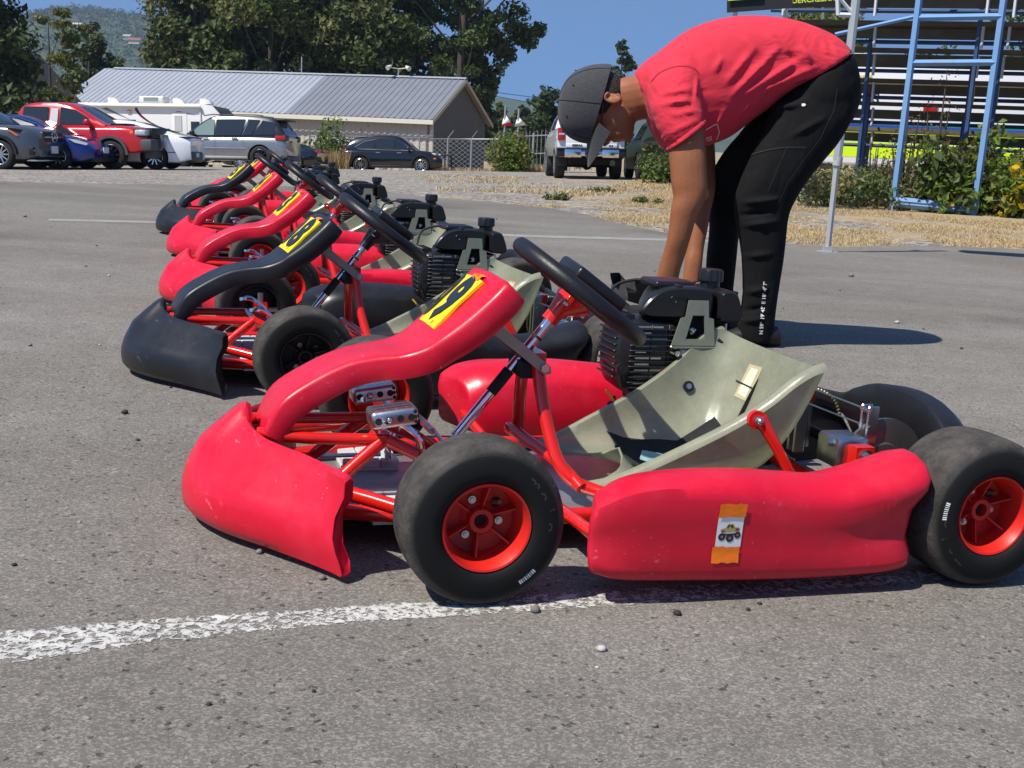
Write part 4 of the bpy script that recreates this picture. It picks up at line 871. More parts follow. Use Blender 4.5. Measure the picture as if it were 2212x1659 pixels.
mb=MB(); patch(mb,SX-.0265,SX+.0205,.070,.0965,.0032,tilt=-.03,seed=9,rag=.0012); mb.build('tape',M_ORTAPE,pod,180,fixn=False)
# pen lying on the floor pan
mb=MB(); p0=Vector((.20,-.205,.050)); d=Vector((.085,-.012,0)); mb.tube([p0,p0+d],.0042,10); mb.mat(1); mb.tube([p0+d,p0+d*2.1],.0034,10)
o=mb.build('pen',[M_BLUEPEN,M_MATTE]); o.matrix_world=ks[1].matrix_world.copy(); tag(o,'blue and black pen lying on the nearest kart\'s floor pan','pen')
# ================================================================ vehicles
def carpaint(name,col,metal=.0,rough=.25): return mat(name,col,rough=rough,metal=metal,coat=.9,spec=.5,var=.04,vscale=2)
M_CGLASS=mat('car_glass',(.012,.016,.020),rough=.04,spec=.9,coat=.3)
M_CGLASST=mat('car_glass_pale',(.16,.22,.20),rough=.05,spec=.8,coat=.3)
M_CBLK=mat('car_black_trim',(.012,.012,.013),rough=.45); M_CDARK=mat('wheel_well',(.006,.006,.006),rough=.9)
M_CLAD=mat('grey_cladding',(.07,.07,.07),rough=.6); M_RUB=mat('road_tyre',(.016,.0155,.015),rough=.8,dirt=(.07,.06,.045),dscale=5,damt=.5)
M_SILV=mat('alloy_wheel',(.62,.62,.63),rough=.22,metal=1.); M_TAIL=mat('tail_lens',(.42,.008,.012),rough=.12,coat=.6); M_HEAD=mat('head_lens',(.42,.46,.50),rough=.08,spec=.9,coat=.6); M_AMB=mat('amber_lens',(.75,.16,.02),rough=.2)
M_PLATE=mat('licence_plate',(.62,.64,.66),rough=.45,var=.2,vscale=30); M_CHR=mat('car_chrome',(.75,.75,.76),rough=.1,metal=1.)
M_DKMET=mat('dark_alloy',(.05,.05,.052),rough=.35,metal=.8)
def boolean_cut(o,cut):
    m=o.modifiers.new('b','BOOLEAN'); m.operation='DIFFERENCE'; m.solver='EXACT'; m.object=cut
    try: m.material_mode='TRANSFER'
    except Exception: pass
    dg=bpy.context.evaluated_depsgraph_get(); me=bpy.data.meshes.new_from_object(o.evaluated_get(dg)); old=o.data; o.modifiers.clear(); o.data=me; bpy.data.meshes.remove(old)
    cm=cut.data; bpy.data.objects.remove(cut); bpy.data.meshes.remove(cm); shade(me,38)
def car(name,label,L,Wd,zlow,body,house,wheels,wr,paint,roof=None,windows=(),ws=None,rw=None,spokes=10,rim=None,tw=.25,extra=None,clad=None,group=None,cat='car',bodymat2=None):
    """body: (x,ztop,halfwidth) ; house: (x,zbase,ztop,hwbase,hwtop); local x forward, y left"""
    root=empty(name); tag(root,label,cat,group)
    st=smoothc(body,3); rings=[]
    for x,zt,hw in st:
        zl=zlow+.10*sstep(L*.42,L*.5,abs(x)); h=zt-zl; half=[(hw*.90,zl),(hw*.975,zl+.05*h),(hw,zl+.22*h),(hw*1.0,zl+.50*h),(hw*.992,zl+.70*h),(hw*.965,zl+.86*h),(hw*.91,zl+.955*h),(hw*.80,zt),(hw*.40,zt+.018)]
        rings.append([(x,y,z) for y,z in half]+[(x,-y,z) for y,z in half[::-1]])
    mb=MB(); mb.loft(rings,True,True); bo=mb.build('body',[paint,M_CDARK],root,38)
    if wheels:
        cu=MB(); cu.mat(1)
        for x in wheels:
            for s in (-1,1): cu.tube([(x,s*(Wd*.5-.34),wr),(x,s*(Wd*.5+.3),wr)],wr+.055,28)
        co=cu.build('cut',[paint,M_CDARK],None,30); boolean_cut(bo,co)
    sy=None
    if house:
        hs=smoothc(house,3); rings=[]
        for x,zb,zt,hb,ht in hs:
            h=max(zt-zb,.012); half=[(hb,zb-.05),(hb,zb),(hb+(ht-hb)*.5,zb+h*.5),(ht,zb+h*.86),(ht*.94,zb+h*.95),(ht*.78,zb+h),(ht*.35,zb+h+.012)]
            rings.append([(x,y,z) for y,z in half]+[(x,-y,z) for y,z in half[::-1]])
        mb=MB(); mb.loft(rings,True,True); mb.build('cabin',roof or paint,root,38)
        X=[q[0] for q in hs]
        def sy(x,z):
            zb,zt,hb,ht=[interp(X,[q[k] for q in hs],x) for k in (1,2,3,4)]; return hb+(ht-hb)*min(1,max(0,(z-zb)/max(.86*(zt-zb),.02)))
        for wi in windows:
            gm=M_CGLASS
            if isinstance(wi,tuple): wi,gm=wi
            for s in (-1,1):
                mb=MB(); pts=smoothpoly(wi); mb.add([(x,s*(sy(x,z)+.030),z) for x,z in pts],[tuple(range(len(pts)))]); mb.add([(x,s*(sy(x,z)-.02),z) for x,z in pts],[tuple(range(len(pts)))]); mb.build('window',gm,root,30,fixn=False)
        for nm,g in (('windscreen',ws),('rear_window',rw)):
            if not g: continue
            x0,x1,e=g; rows=[]
            for i in range(7):
                x=x0+(x1-x0)*i/6; zb,zt,hb,ht=[interp(X,[q[k] for q in hs],x) for k in (1,2,3,4)]; z=zt+.010
                rows.append([(x+e*.004,y*(ht*.80),z-.02*abs(y)**3+.010*(1-y*y)) for y in (-1,-.7,-.3,0,.3,.7,1)])
            mb=MB(); mb.loft(rows,False); mb.build(nm,M_CGLASS,root,180,fixn=False)
    rim=rim or M_SILV
    for x in wheels:
        for s in (1,-1):
            e=empty('wheel'); e.parent=root; e.location=(x,s*(Wd/2-tw/2-.015),wr); Mx=Matrix.Rotation(R(-90*s),4,'X')
            mb=MB(); r2=wr*.70
            mb.lathe([(-tw/2,r2),(-tw/2,wr*.9),(-tw*.42,wr*.98),(-tw*.3,wr),(tw*.3,wr),(tw*.42,wr*.98),(tw/2,wr*.9),(tw/2*.98,r2)],40,Mx); mb.mat(1); mb.lathe([(tw*.1,.0005),(tw*.1,r2)],32,Mx); mb.build('tyre',[M_RUB,M_CDARK],e,40)
            mb=MB(); mb.lathe([(tw*.47,r2*1.01),(tw*.50,r2*.96),(tw*.46,r2*.90),(tw*.2,r2*.88)],40,Mx)
            for k in range(spokes):
                a=2*math.pi*k/spokes; c,sn=math.cos(a),math.sin(a); P=lambda rr,t,z: Mx@Vector((c*rr-sn*t,sn*rr+c*t,z)); wd=r2*1.1/spokes
                mb.add([P(.03,-wd*.8,tw*.42),P(.03,wd*.8,tw*.42),P(r2*.93,wd*.55,tw*.46),P(r2*.93,-wd*.55,tw*.46),P(.03,-wd*.8,tw*.2),P(.03,wd*.8,tw*.2),P(r2*.93,wd*.55,tw*.3),P(r2*.93,-wd*.55,tw*.3)],[(0,1,2,3),(0,4,5,1),(1,5,6,2),(3,2,6,7),(0,3,7,4)])
            mb.tube([Mx@Vector((0,0,tw*.3)),Mx@Vector((0,0,tw*.47))],r2*.2,14); mb.build('rim',rim,e,30)
    if clad:
        for x in wheels:
            for s in (1,-1):
                mb=MB(); y=s*(Wd/2+.004); pts=[]
                n_=14; ro,ri=wr+.125,wr+.05
                q=[(x+ro*math.cos(math.pi*k/n_),wr+ro*math.sin(math.pi*k/n_)) for k in range(n_+1)]+[(x+ri*math.cos(math.pi*k/n_),wr+ri*math.sin(math.pi*k/n_)) for k in range(n_,-1,-1)]
                for k in range(n_): 
                    a,b_,c,d=q[k],q[k+1],q[2*n_+1-k-1],q[2*n_+1-k]; mb.prism([(a[0],y-.05*s,a[1]),(b_[0],y-.05*s,b_[1]),(c[0],y-.05*s,c[1]),(d[0],y-.05*s,d[1])],(0,.07*s,0))
                mb.build('wheel_arch',clad,root,40)
        for s in (1,-1):
            mb=MB(); mb.rbox((min(wheels)+wr+.1,s*(Wd/2-.03)-.03,zlow-.005),(max(wheels)-wr-.1,s*(Wd/2-.03)+.035,zlow+.11),.02,2); mb.build('sill',clad,root,40)
    if extra: extra(root,sy)
    return root
def smoothpoly(p): return p
def part(root,name,m,fn,angle=35,**k):
    mb=MB(); fn(mb); return mb.build(name,m,root,angle,**k)
def on_ground(root,P,hdg,scale=1.):
    """hdg: angle of the vehicle's nose from +X (deg)"""
    h=R(hdg); 
    e=.8; sx=(terr(P.x+e,P.y)-terr(P.x-e,P.y))/(2*e); sy_=(terr(P.x,P.y+e)-terr(P.x,P.y-e))/(2*e)
    nrm=Vector((-sx,-sy_,1)).normalized(); f=Vector((math.cos(h),math.sin(h),0)); f=(f-nrm*f.dot(nrm)).normalized(); l_=nrm.cross(f)
    Mx=Matrix(((f.x,l_.x,nrm.x,P.x),(f.y,l_.y,nrm.y,P.y),(f.z,l_.z,nrm.z,terr(P.x,P.y)+.005),(0,0,0,1)))
    root.matrix_world=Mx@Matrix.Scale(scale,4)
def wheel_at(root,px,py,lx,ly,hdg,Y=None,scale=1.):
    """put the contact point of the wheel at local (lx,ly) on the ground under this pixel"""
    P=gt(px,py) if Y is None else aty(px,py,Y); h=R(hdg); c,s=math.cos(h),math.sin(h)
    O=Vector((P.x-scale*(c*lx-s*ly),P.y-scale*(s*lx+c*ly),0)); on_ground(root,O,hdg,scale)
def seam(root,y,pts,wd=.008):
    for s in (1,-1):
        mb=MB(); mb.tube([(x,s*(y+.002),z) for x,z in pts],wd/2,4); mb.build('door_seam',M_CBLK,root,60)
def mirrors(root,x,y,z,m):
    for s in (1,-1): part(root,'wing_mirror',m,lambda mb: (mb.rbox((x-.07,min(s*y,s*(y+.20)),z),(x+.08,max(s*y,s*(y+.20)),z+.16),.045,3),mb.box((x-.03,min(s*(y-.10),s*(y+.05)),z-.02),(x+.05,max(s*(y-.10),s*(y+.05)),z+.03))))
def handles(root,xs,y,z,m):
    for x in xs:
        for s in (1,-1): part(root,'door_handle',m,lambda mb: mb.rbox((x-.11,s*y-.022,z-.018),(x+.11,s*y+.022,z+.018),.012,2))
# ---- silver SUV, seen from its left rear
def ex_silver(r,sy):
    for s in (1,-1):
        part(r,'tail_light',M_TAIL,lambda mb: mb.rbox((-2.40,s*.80-.16,.98),(-2.02,s*.80+.185,1.13),.03,2)); part(r,'light_trim',M_CBLK,lambda mb: mb.rbox((-2.41,s*.72-.2,.95),(-2.28,s*.72+.2,1.16),.03,2))
        part(r,'chrome_strip',M_CHR,lambda mb: mb.rbox((-1.0,s*.985-.012,.66),(1.2,s*.985+.018,.70),.008,2)); part(r,'sill_strip',mat('pale_trim',(.6,.59,.57),rough=.3,metal=.6),lambda mb: mb.rbox((-1.0,s*.975-.012,.33),(1.1,s*.975+.022,.40),.01,2))
        part(r,'roof_rail',M_CBLK,lambda mb: mb.tube([(-1.5,s*.60,1.83),(-1.2,s*.60,1.86),(.4,s*.60,1.86),(.7,s*.60,1.82)],.02,8))
        part(r,'reflector',M_TAIL,lambda mb: mb.box((-2.36,s*.70-.12,.48),(-2.31,s*.70+.12,.54)))
        part(r,'exhaust_tip',M_CHR,lambda mb: mb.tube([(-2.42,s*.62,.36),(-2.30,s*.62,.36)],.05,14))
    part(r,'spoiler',M_CBLK,lambda mb: mb.rbox((-2.33,-.62,1.66),(-1.95,.62,1.72),.025,2)); part(r,'rear_valance',M_CBLK,lambda mb: mb.rbox((-2.42,-.78,.26),(-2.2,.78,.46),.05,2)); part(r,'licence_plate',M_PLATE,lambda mb: mb.box((-2.425,-.16,.80),(-2.40,.16,.94)))
    seam(r,.985,[(.18,.35),(.17,1.1)]); seam(r,.985,[(-.92,.75),(-.80,1.1)]); handles(r,(.52,-.55),.985,1.02,carpaint('silver_handle',(.34,.325,.30),.8,.3)); mirrors(r,.98,.93,1.12,M_CBLK)
    part(r,'quarter_strip',M_CHR,lambda mb: [mb.tube([(-1.00,s*(sy(-1.0,1.60)+.034),1.60),(-.83,s*(sy(-.83,1.16)+.034),1.16)],.012,4) for s in (1,)])
sv=car('silver_suv','silver SUV with black roof and tinted windows parked with its tail towards the black SUV',4.85,1.98,.27,
 [(-2.36,.92,.80),(-2.40,1.06,.88),(-2.2,1.10,.96),(-1.5,1.12,.99),(0,1.12,.985),(1.1,1.10,.985),(1.9,1.04,.97),(2.25,.92,.90),(2.42,.74,.78)],
 [(-2.36,1.10,1.16,.88,.80),(-2.20,1.10,1.42,.90,.74),(-1.95,1.10,1.70,.91,.68),(-1.4,1.11,1.80,.92,.67),(-.3,1.11,1.835,.92,.68),(.35,1.10,1.80,.92,.68),(.75,1.09,1.60,.91,.72),(1.05,1.08,1.36,.90,.77),(1.38,1.06,1.12,.88,.82)],
 (-1.46,1.46),.385,carpaint('silver_paint',(.36,.345,.32),.75,.28),roof=carpaint('gloss_black_roof',(.010,.010,.012)),
 windows=[[(.14,1.13),(.20,1.70),(-.88,1.70),(-.76,1.13)],([(.22,1.13),(1.15,1.13),(.86,1.42),(.48,1.68),(.26,1.70)],M_CGLASST),[(-.86,1.14),(-.98,1.70),(-1.42,1.68),(-1.16,1.14)],[(-1.26,1.15),(-1.5,1.67),(-1.98,1.58),(-1.96,1.16)]],ws=(.48,1.30,1),rw=(-2.0,-2.32,-1),spokes=10,rim=M_DKMET,extra=ex_silver,clad=None,tw=.28)
wheel_at(sv,564,362.5,-1.46,.85,174,Y=43.5)
# ---- black SUV, side on
M_BLKPAINT=carpaint('black_paint',(.006,.006,.008),0,.14)
def ex_black(r,sy):
    for s in (1,-1):
        part(r,'tail_light',M_TAIL,lambda mb: mb.rbox((-2.36,s*.80-.1,.98),(-2.14,s*.80+.14,1.07),.02,2)); part(r,'headlight',M_HEAD,lambda mb: mb.rbox((1.82,s*.78-.06,.82),(2.14,s*.78+.13,.95),.05,3)); part(r,'marker_light',M_AMB,lambda mb: mb.rbox((2.02,s*.90-.05,.66),(2.16,s*.90+.03,.72),.015,2))
        part(r,'window_trim',M_CHR,lambda mb: mb.tube([(1.02,s*(sy(1.0,1.06)+.034),1.06),(.62,s*(sy(.62,1.36)+.034),1.36),(.10,s*(sy(.1,1.57)+.034),1.575),(-.6,s*(sy(-.6,1.58)+.034),1.585),(-1.3,s*(sy(-1.3,1.46)+.034),1.46),(-1.74,s*(sy(-1.7,1.18)+.034),1.18),(-1.6,s*(sy(-1.6,1.08)+.034),1.09),(1.02,s*(sy(1.0,1.06)+.034),1.055)],.016,6))
        part(r,'roof_rail',M_CHR,lambda mb: mb.tube([(-1.5,s*.60,1.62),(-1.1,s*.61,1.68),(.1,s*.61,1.68),(.4,s*.60,1.64)],.016,6))
    part(r,'bumper_grille',M_CBLK,lambda mb: mb.rbox((2.2,-.62,.32),(2.39,.62,.62),.05,2)); part(r,'spoiler',M_BLKPAINT,lambda mb: mb.rbox((-2.2,-.6,1.50),(-1.8,.6,1.55),.02,2))
    seam(r,.965,[(.20,.36),(.15,1.05)]); seam(r,.965,[(-.86,.5),(-.78,1.05)]); handles(r,(.40,-.62),.962,.94,M_CHR); mirrors(r,.86,.90,1.06,M_BLKPAINT)
bs=car('black_suv','glossy black SUV with silver wheels parked side-on before the long grey-roofed shed',4.9,1.95,.24,
 [(-2.30,.80,.78),(-2.38,.98,.86),(-2.2,1.06,.94),(-1.4,1.09,.97),(0,1.08,.965),(1.0,1.06,.965),(1.75,1.01,.94),(2.2,.84,.86),(2.42,.66,.72)],
 [(-2.28,1.06,1.16,.86,.80),(-2.08,1.07,1.42,.88,.74),(-1.75,1.07,1.62,.90,.68),(-1.1,1.07,1.71,.91,.66),(-.3,1.07,1.745,.91,.66),(.30,1.06,1.70,.90,.67),(.70,1.04,1.48,.90,.71),(1.0,1.02,1.20,.88,.76),(1.22,1.01,1.05,.86,.80)],
 (-1.45,1.45),.375,M_BLKPAINT,windows=[[(.16,1.08),(.16,1.60),(-.76,1.62),(-.70,1.08)],[(.20,1.08),(.96,1.08),(.64,1.38),(.22,1.59)],[(-.80,1.09),(-.84,1.62),(-1.40,1.50),(-1.80,1.22),(-1.65,1.10)]],ws=(.42,1.16,1),rw=(-1.8,-2.24,-1),spokes=10,extra=ex_black,clad=M_CBLK,tw=.27)
h=R(-8); wheel_at(bs,780,366,-1.45,-.85,-4,Y=62,scale=1.07)
# ---- red pickup, nose to the right
M_REDPAINT=carpaint('red_truck_paint',(.50,.006,.008),.1,.2)
def ex_red(r,sy):
    part(r,'front_bumper',M_CLAD,lambda mb: (mb.rbox((2.52,-.90,.52),(2.86,.90,.84),.05,2),mb.rbox((2.50,-.62,.30),(2.80,.62,.54),.06,2)))
    part(r,'bull_bar',mat('bar_grey',(.16,.16,.165),rough=.4,metal=.5),lambda mb: mb.tube([(2.86,-.34,.56),(2.92,-.34,.62),(2.92,-.34,.94),(2.92,.34,.94),(2.92,.34,.62),(2.86,.34,.56)],.045,8))
    part(r,'grille',M_CBLK,lambda mb: mb.rbox((2.60,-.62,.86),(2.78,.62,1.16),.03,2)); part(r,'hood_scoop',M_CBLK,lambda mb: mb.rbox((1.25,-.42,1.23),(1.9,.42,1.275),.02,2))
    part(r,'licence_plate',M_PLATE,lambda mb: mb.box((2.925,-.10,.60),(2.94,.20,.74)))
    for s in (1,-1):
        part(r,'headlight',M_HEAD,lambda mb: mb.rbox((2.36,s*.74-.16,.93),(2.70,s*.74+.17,1.10),.05,3)); part(r,'lamp_housing',M_CBLK,lambda mb: mb.rbox((2.30,s*.73-.14,.90),(2.66,s*.73+.175,1.125),.04,2)); part(r,'marker_light',M_AMB,lambda mb: mb.rbox((2.22,s*.86-.03,.96),(2.34,s*.86+.045,1.06),.02,2))
        part(r,'door_pillar',mat('pillar_silver',(.45,.44,.42),rough=.35,metal=.5),lambda mb: mb.add([(x,s*(sy(x,z)+.034),z) for x,z in ((.10,1.22),(-.14,1.22),(-.13,1.66),(.09,1.66))],[(0,1,2,3)]),fixn=False)
    seam(r,.945,[(1.15,.62),(1.15,1.16)]); seam(r,.945,[(-.02,.55),(-.02,1.16)]); mirrors(r,1.05,.93,1.20,M_REDPAINT); handles(r,(.28,-.9),.945,1.06,M_REDPAINT)
rt=car('red_pickup_truck','bright red pickup truck with black bumper and chunky off-road tyres',5.5,1.90,.46,
 [(-2.70,1.05,.82),(-2.74,1.20,.90),(-2.2,1.22,.945),(-.9,1.20,.945),(.5,1.19,.945),(1.2,1.19,.94),(1.9,1.20,.92),(2.4,1.14,.88),(2.66,1.02,.80)],
 [(-1.18,1.18,1.30,.87,.80),(-1.08,1.18,1.66,.87,.72),(-.8,1.18,1.80,.88,.70),(-.2,1.18,1.83,.88,.70),(.35,1.18,1.80,.88,.70),(.75,1.18,1.62,.87,.73),(1.1,1.18,1.42,.86,.77),(1.48,1.17,1.22,.84,.80)],
 (-1.62,1.66),.405,M_REDPAINT,windows=[[(.16,1.23),(.16,1.70),(.60,1.62),(1.0,1.40),(1.12,1.23)],[(-.20,1.23),(-.20,1.70),(-.95,1.70),(-.98,1.23)]],ws=(.56,1.40,1),rw=(-1.09,-1.17,-1),spokes=9,rim=M_DKMET,extra=ex_red,clad=M_CLAD,tw=.29)
wheel_at(rt,244,366,1.66,-.83,-7)
# ---- blue saloon
M_BLUEPAINT=carpaint('deep_blue_paint',(.008,.022,.15),.35,.2)
def ex_blue(r,sy):
    part(r,'licence_plate',M_PLATE,lambda mb: mb.box((2.36,-.16,.44),(2.385,.16,.60))); part(r,'lower_grille',M_CBLK,lambda mb: mb.rbox((2.15,-.62,.20),(2.355,.62,.34),.03,2))
    for s in (1,-1):
        part(r,'headlight',M_HEAD,lambda mb: mb.prism([(1.72,s*.84,.80),(1.95,s*.80,.77),(2.20,s*.66,.68),(2.16,s*.70,.63),(1.90,s*.86,.70)],(0,s*.04,.02)))
        part(r,'window_trim',M_CHR,lambda mb: mb.tube([(1.18,s*(sy(1.1,.98)+.034),.98),(.75,s*(sy(.7,1.18)+.034),1.20),(.2,s*(sy(.2,1.36)+.034),1.37),(-.6,s*(sy(-.6,1.38)+.034),1.40)],.016,6))
    seam(r,.915,[(.85,.34),(.9,.90)]); mirrors(r,.80,.86,.98,M_BLUEPAINT)
bl=car('blue_sedan','deep blue sedan between the dark grey SUV and the red pickup',4.7,1.85,.20,
 [(-2.25,.80,.74),(-2.32,.98,.80),(-1.9,1.02,.88),(-1,.98,.915),(.2,.95,.915),(1.1,.94,.91),(1.7,.86,.88),(2.1,.72,.82),(2.34,.54,.66)],
 [(-1.95,1.0,1.06,.78,.66),(-1.3,1.0,1.28,.82,.60),(-.6,.98,1.42,.84,.58),(.0,.96,1.44,.85,.58),(.5,.95,1.34,.85,.61),(1.0,.94,1.12,.84,.68),(1.5,.90,.92,.80,.74)],
 (-1.42,1.42),.335,M_BLUEPAINT,windows=[[(.02,.98),(.06,1.34),(.62,1.20),(1.06,.99)],[(-.04,.98),(-.02,1.36),(-.9,1.30),(-1.1,1.0)]],ws=(.22,1.40,1),rw=(-.9,-1.8,-1),spokes=10,extra=ex_blue,tw=.24)
wheel_at(bl,130,366,1.42,-.80,-6)
# ---- dark grey SUV at the left edge of the yard row
M_GREYPAINT=carpaint('graphite_paint',(.085,.092,.105),.5,.25)
def ex_grey(r,sy):
    part(r,'grille',M_CBLK,lambda mb: mb.rbox((2.16,-.46,.66),(2.345,.46,.94),.06,3)); part(r,'lower_intake',M_CBLK,lambda mb: mb.rbox((2.16,-.50,.30),(2.33,.50,.50),.05,2)); part(r,'skid_trim',M_SILV,lambda mb: mb.rbox((2.05,-.80,.20),(2.32,.80,.245),.02,2))
    part(r,'star_emblem',M_CHR,lambda mb: (mb.tube([(2.36,.125*math.cos(2*math.pi*k/24),.80+.125*math.sin(2*math.pi*k/24)) for k in range(24)],.011,6,False,True),[mb.tube([(2.362,0,.80),(2.36,.118*math.sin(2*math.pi*k/3),.80+.118*math.cos(2*math.pi*k/3))],[.020,.006],6) for k in range(3)]))
    part(r,'grille_bar',M_SILV,lambda mb: mb.rbox((2.335,-.42,.785),(2.352,.42,.815),.008,2)); part(r,'licence_plate',M_PLATE,lambda mb: mb.box((2.335,-.15,.40),(2.36,.15,.58)))
    for s in (1,-1):
        part(r,'headlight',M_CBLK,lambda mb: mb.prism([(1.60,s*.88,1.00),(1.85,s*.86,.98),(2.18,s*.56,.90),(2.20,s*.54,.76),(1.95,s*.80,.80)],(.05,s*.04,.01)))
        part(r,'marker_light',M_AMB,lambda mb: mb.prism([(1.64,s*.925,.97),(1.74,s*.925,.955),(1.92,s*.885,.82),(1.88,s*.90,.81)],(.0,s*.02,.0)))
        part(r,'lamp_eye',M_HEAD,lambda mb: [mb.ball((1.86+.10*k,s*(.905-.078*k),.90-.018*k),.032,8,6) for k in range(1,4)] and None)
        part(r,'side_intake',M_CBLK,lambda mb: mb.rbox((2.02,s*.68-.14,.36),(2.26,s*.68+.12,.56),.03,2)); part(r,'intake_slat',M_SILV,lambda mb: mb.box((2.20,s*.66-.14,.455),(2.272,s*.66+.10,.475)))
    seam(r,.945,[(.9,.4),(.95,1.0)])
gs=car('grey_suv','dark grey SUV with a star emblem on its grille, cut by the edge of view',4.7,1.89,.22,
 [(-2.30,.90,.78),(-2.34,1.02,.86),(-1.8,1.06,.93),(0,1.06,.945),(1.0,1.08,.945),(1.6,1.07,.93),(2.05,1.00,.86),(2.33,.84,.70)],
 [(-2.1,1.06,1.15,.84,.76),(-1.6,1.06,1.5,.88,.68),(-.8,1.06,1.62,.88,.66),(0,1.06,1.62,.88,.66),(.5,1.06,1.45,.87,.69),(1.1,1.06,1.12,.84,.76)],
 (-1.44,1.40),.365,M_GREYPAINT,windows=[[(.04,1.10),(.04,1.52),(.46,1.40),(.9,1.12)],[(-.04,1.10),(-.04,1.54),(-1.0,1.52),(-1.0,1.10)]],ws=(.2,1.05,1),spokes=11,extra=ex_grey,clad=M_CBLK,tw=.27)
wheel_at(gs,6,366,1.40,-.82,-9,scale=1.05)
# ---- white sports saloon, tail to the right, and a second white car behind it
M_WHITEPAINT=carpaint('white_paint',(.78,.78,.80),0,.2)
def ex_wh(r,sy):
    part(r,'light_bar',M_CBLK,lambda mb: mb.rbox((-2.42,-.86,.90),(-1.92,.86,.935),.012,2)); part(r,'diffuser',M_CBLK,lambda mb: mb.rbox((-2.45,-.70,.20),(-2.0,.70,.52),.07,2)); part(r,'licence_plate',M_PLATE,lambda mb: mb.box((-2.46,-.16,.36),(-2.44,.16,.48)))
    [part(r,'bumper_slot',M_CBLK,lambda mb: mb.box((-2.06,s*.955-.004,.48),(-1.82,s*.955+.012,.50))) for s in (1,-1)]
ws_=car('white_sports_sedan','white low sports sedan showing its tail between the red pickup and silver SUV',4.95,1.96,.19,
 [(-2.40,.70,.76),(-2.46,.86,.84),(-2.1,.98,.94),(-1.5,1.02,.975),(-.5,.94,.965),(.8,.90,.96),(1.6,.84,.94),(2.2,.70,.84),(2.46,.52,.68)],
 [(-2.05,.98,1.00,.70,.62),(-1.5,.99,1.16,.78,.58),(-.8,.94,1.34,.82,.56),(-.1,.92,1.38,.83,.56),(.5,.90,1.28,.83,.60),(1.25,.88,.92,.78,.70)],
 (-1.45,1.45),.35,M_WHITEPAINT,windows=[[(.0,.95),(.02,1.28),(.5,1.20),(.95,.95)],[(-.06,.95),(-.04,1.30),(-.9,1.24),(-1.5,1.06),(-1.3,.98)]],ws=(.2,1.1,1),rw=(-.95,-1.9,-1),spokes=10,extra=ex_wh,tw=.29)
wheel_at(ws_,337,366.5,-1.45,.83,181)
w2=car('white_hatchback','white car behind the white sports sedan, showing its roof and windscreen',4.3,1.8,.22,
 [(-2.1,.85,.74),(-2.12,.98,.80),(-1.5,1.0,.88),(0,.98,.895),(1.0,.98,.88),(1.7,.90,.84),(2.1,.68,.7)],
 [(-1.9,1.0,1.1,.76,.7),(-1.3,1.0,1.42,.8,.62),(-.6,.98,1.50,.82,.60),(.1,.98,1.48,.82,.61),(.6,.98,1.30,.81,.65),(1.2,.96,1.02,.78,.72)],
 (-1.3,1.32),.32,M_WHITEPAINT,windows=[([(-.2,1.0),(-.2,1.40),(.4,1.28),(.85,1.02)],M_CGLASST),([(-.28,1.0),(-.28,1.42),(-1.2,1.38),(-1.3,1.02)],M_CGLASST)],ws=(.3,1.1,1),spokes=8,tw=.22)
for c in w2.children:
    if c.name.startswith('windscreen'): c.data.materials[0]=M_CGLASST
wheel_at(w2,268,362,-1.3,-.8,-2,Y=44,scale=.88)
# ---- black car tail right of the silver SUV
def ex_bk2(r,sy):
    for s in (1,-1): part(r,'tail_light',M_TAIL,lambda mb: mb.rbox((-2.26,s*.52-.22,.74),(-2.05,s*.52+.26,.86),.03,2))
b2=car('black_coupe','black car whose red-lit tail peeks from behind the silver SUV',4.4,1.82,.18,
 [(-2.12,.60,.74),(-2.2,.78,.82),(-1.9,.92,.88),(-1.0,.98,.91),(0,.94,.9),(1.2,.88,.9),(1.9,.72,.82),(2.2,.5,.66)],
 [(-1.9,.92,.95,.66,.6),(-1.2,.96,1.15,.76,.56),(-.5,.94,1.27,.8,.55),(.2,.92,1.25,.8,.56),(1.1,.9,.95,.76,.66)],
 (-1.25,1.25),.33,M_BLKPAINT,windows=[[(-.1,.97),(-.1,1.2),(.3,1.16),(.8,.96)]],ws=(.3,1.0,1),rw=(-.7,-1.7,-1),extra=ex_bk2,tw=.26)
wheel_at(b2,640,365,-1.25,.75,172,Y=53)
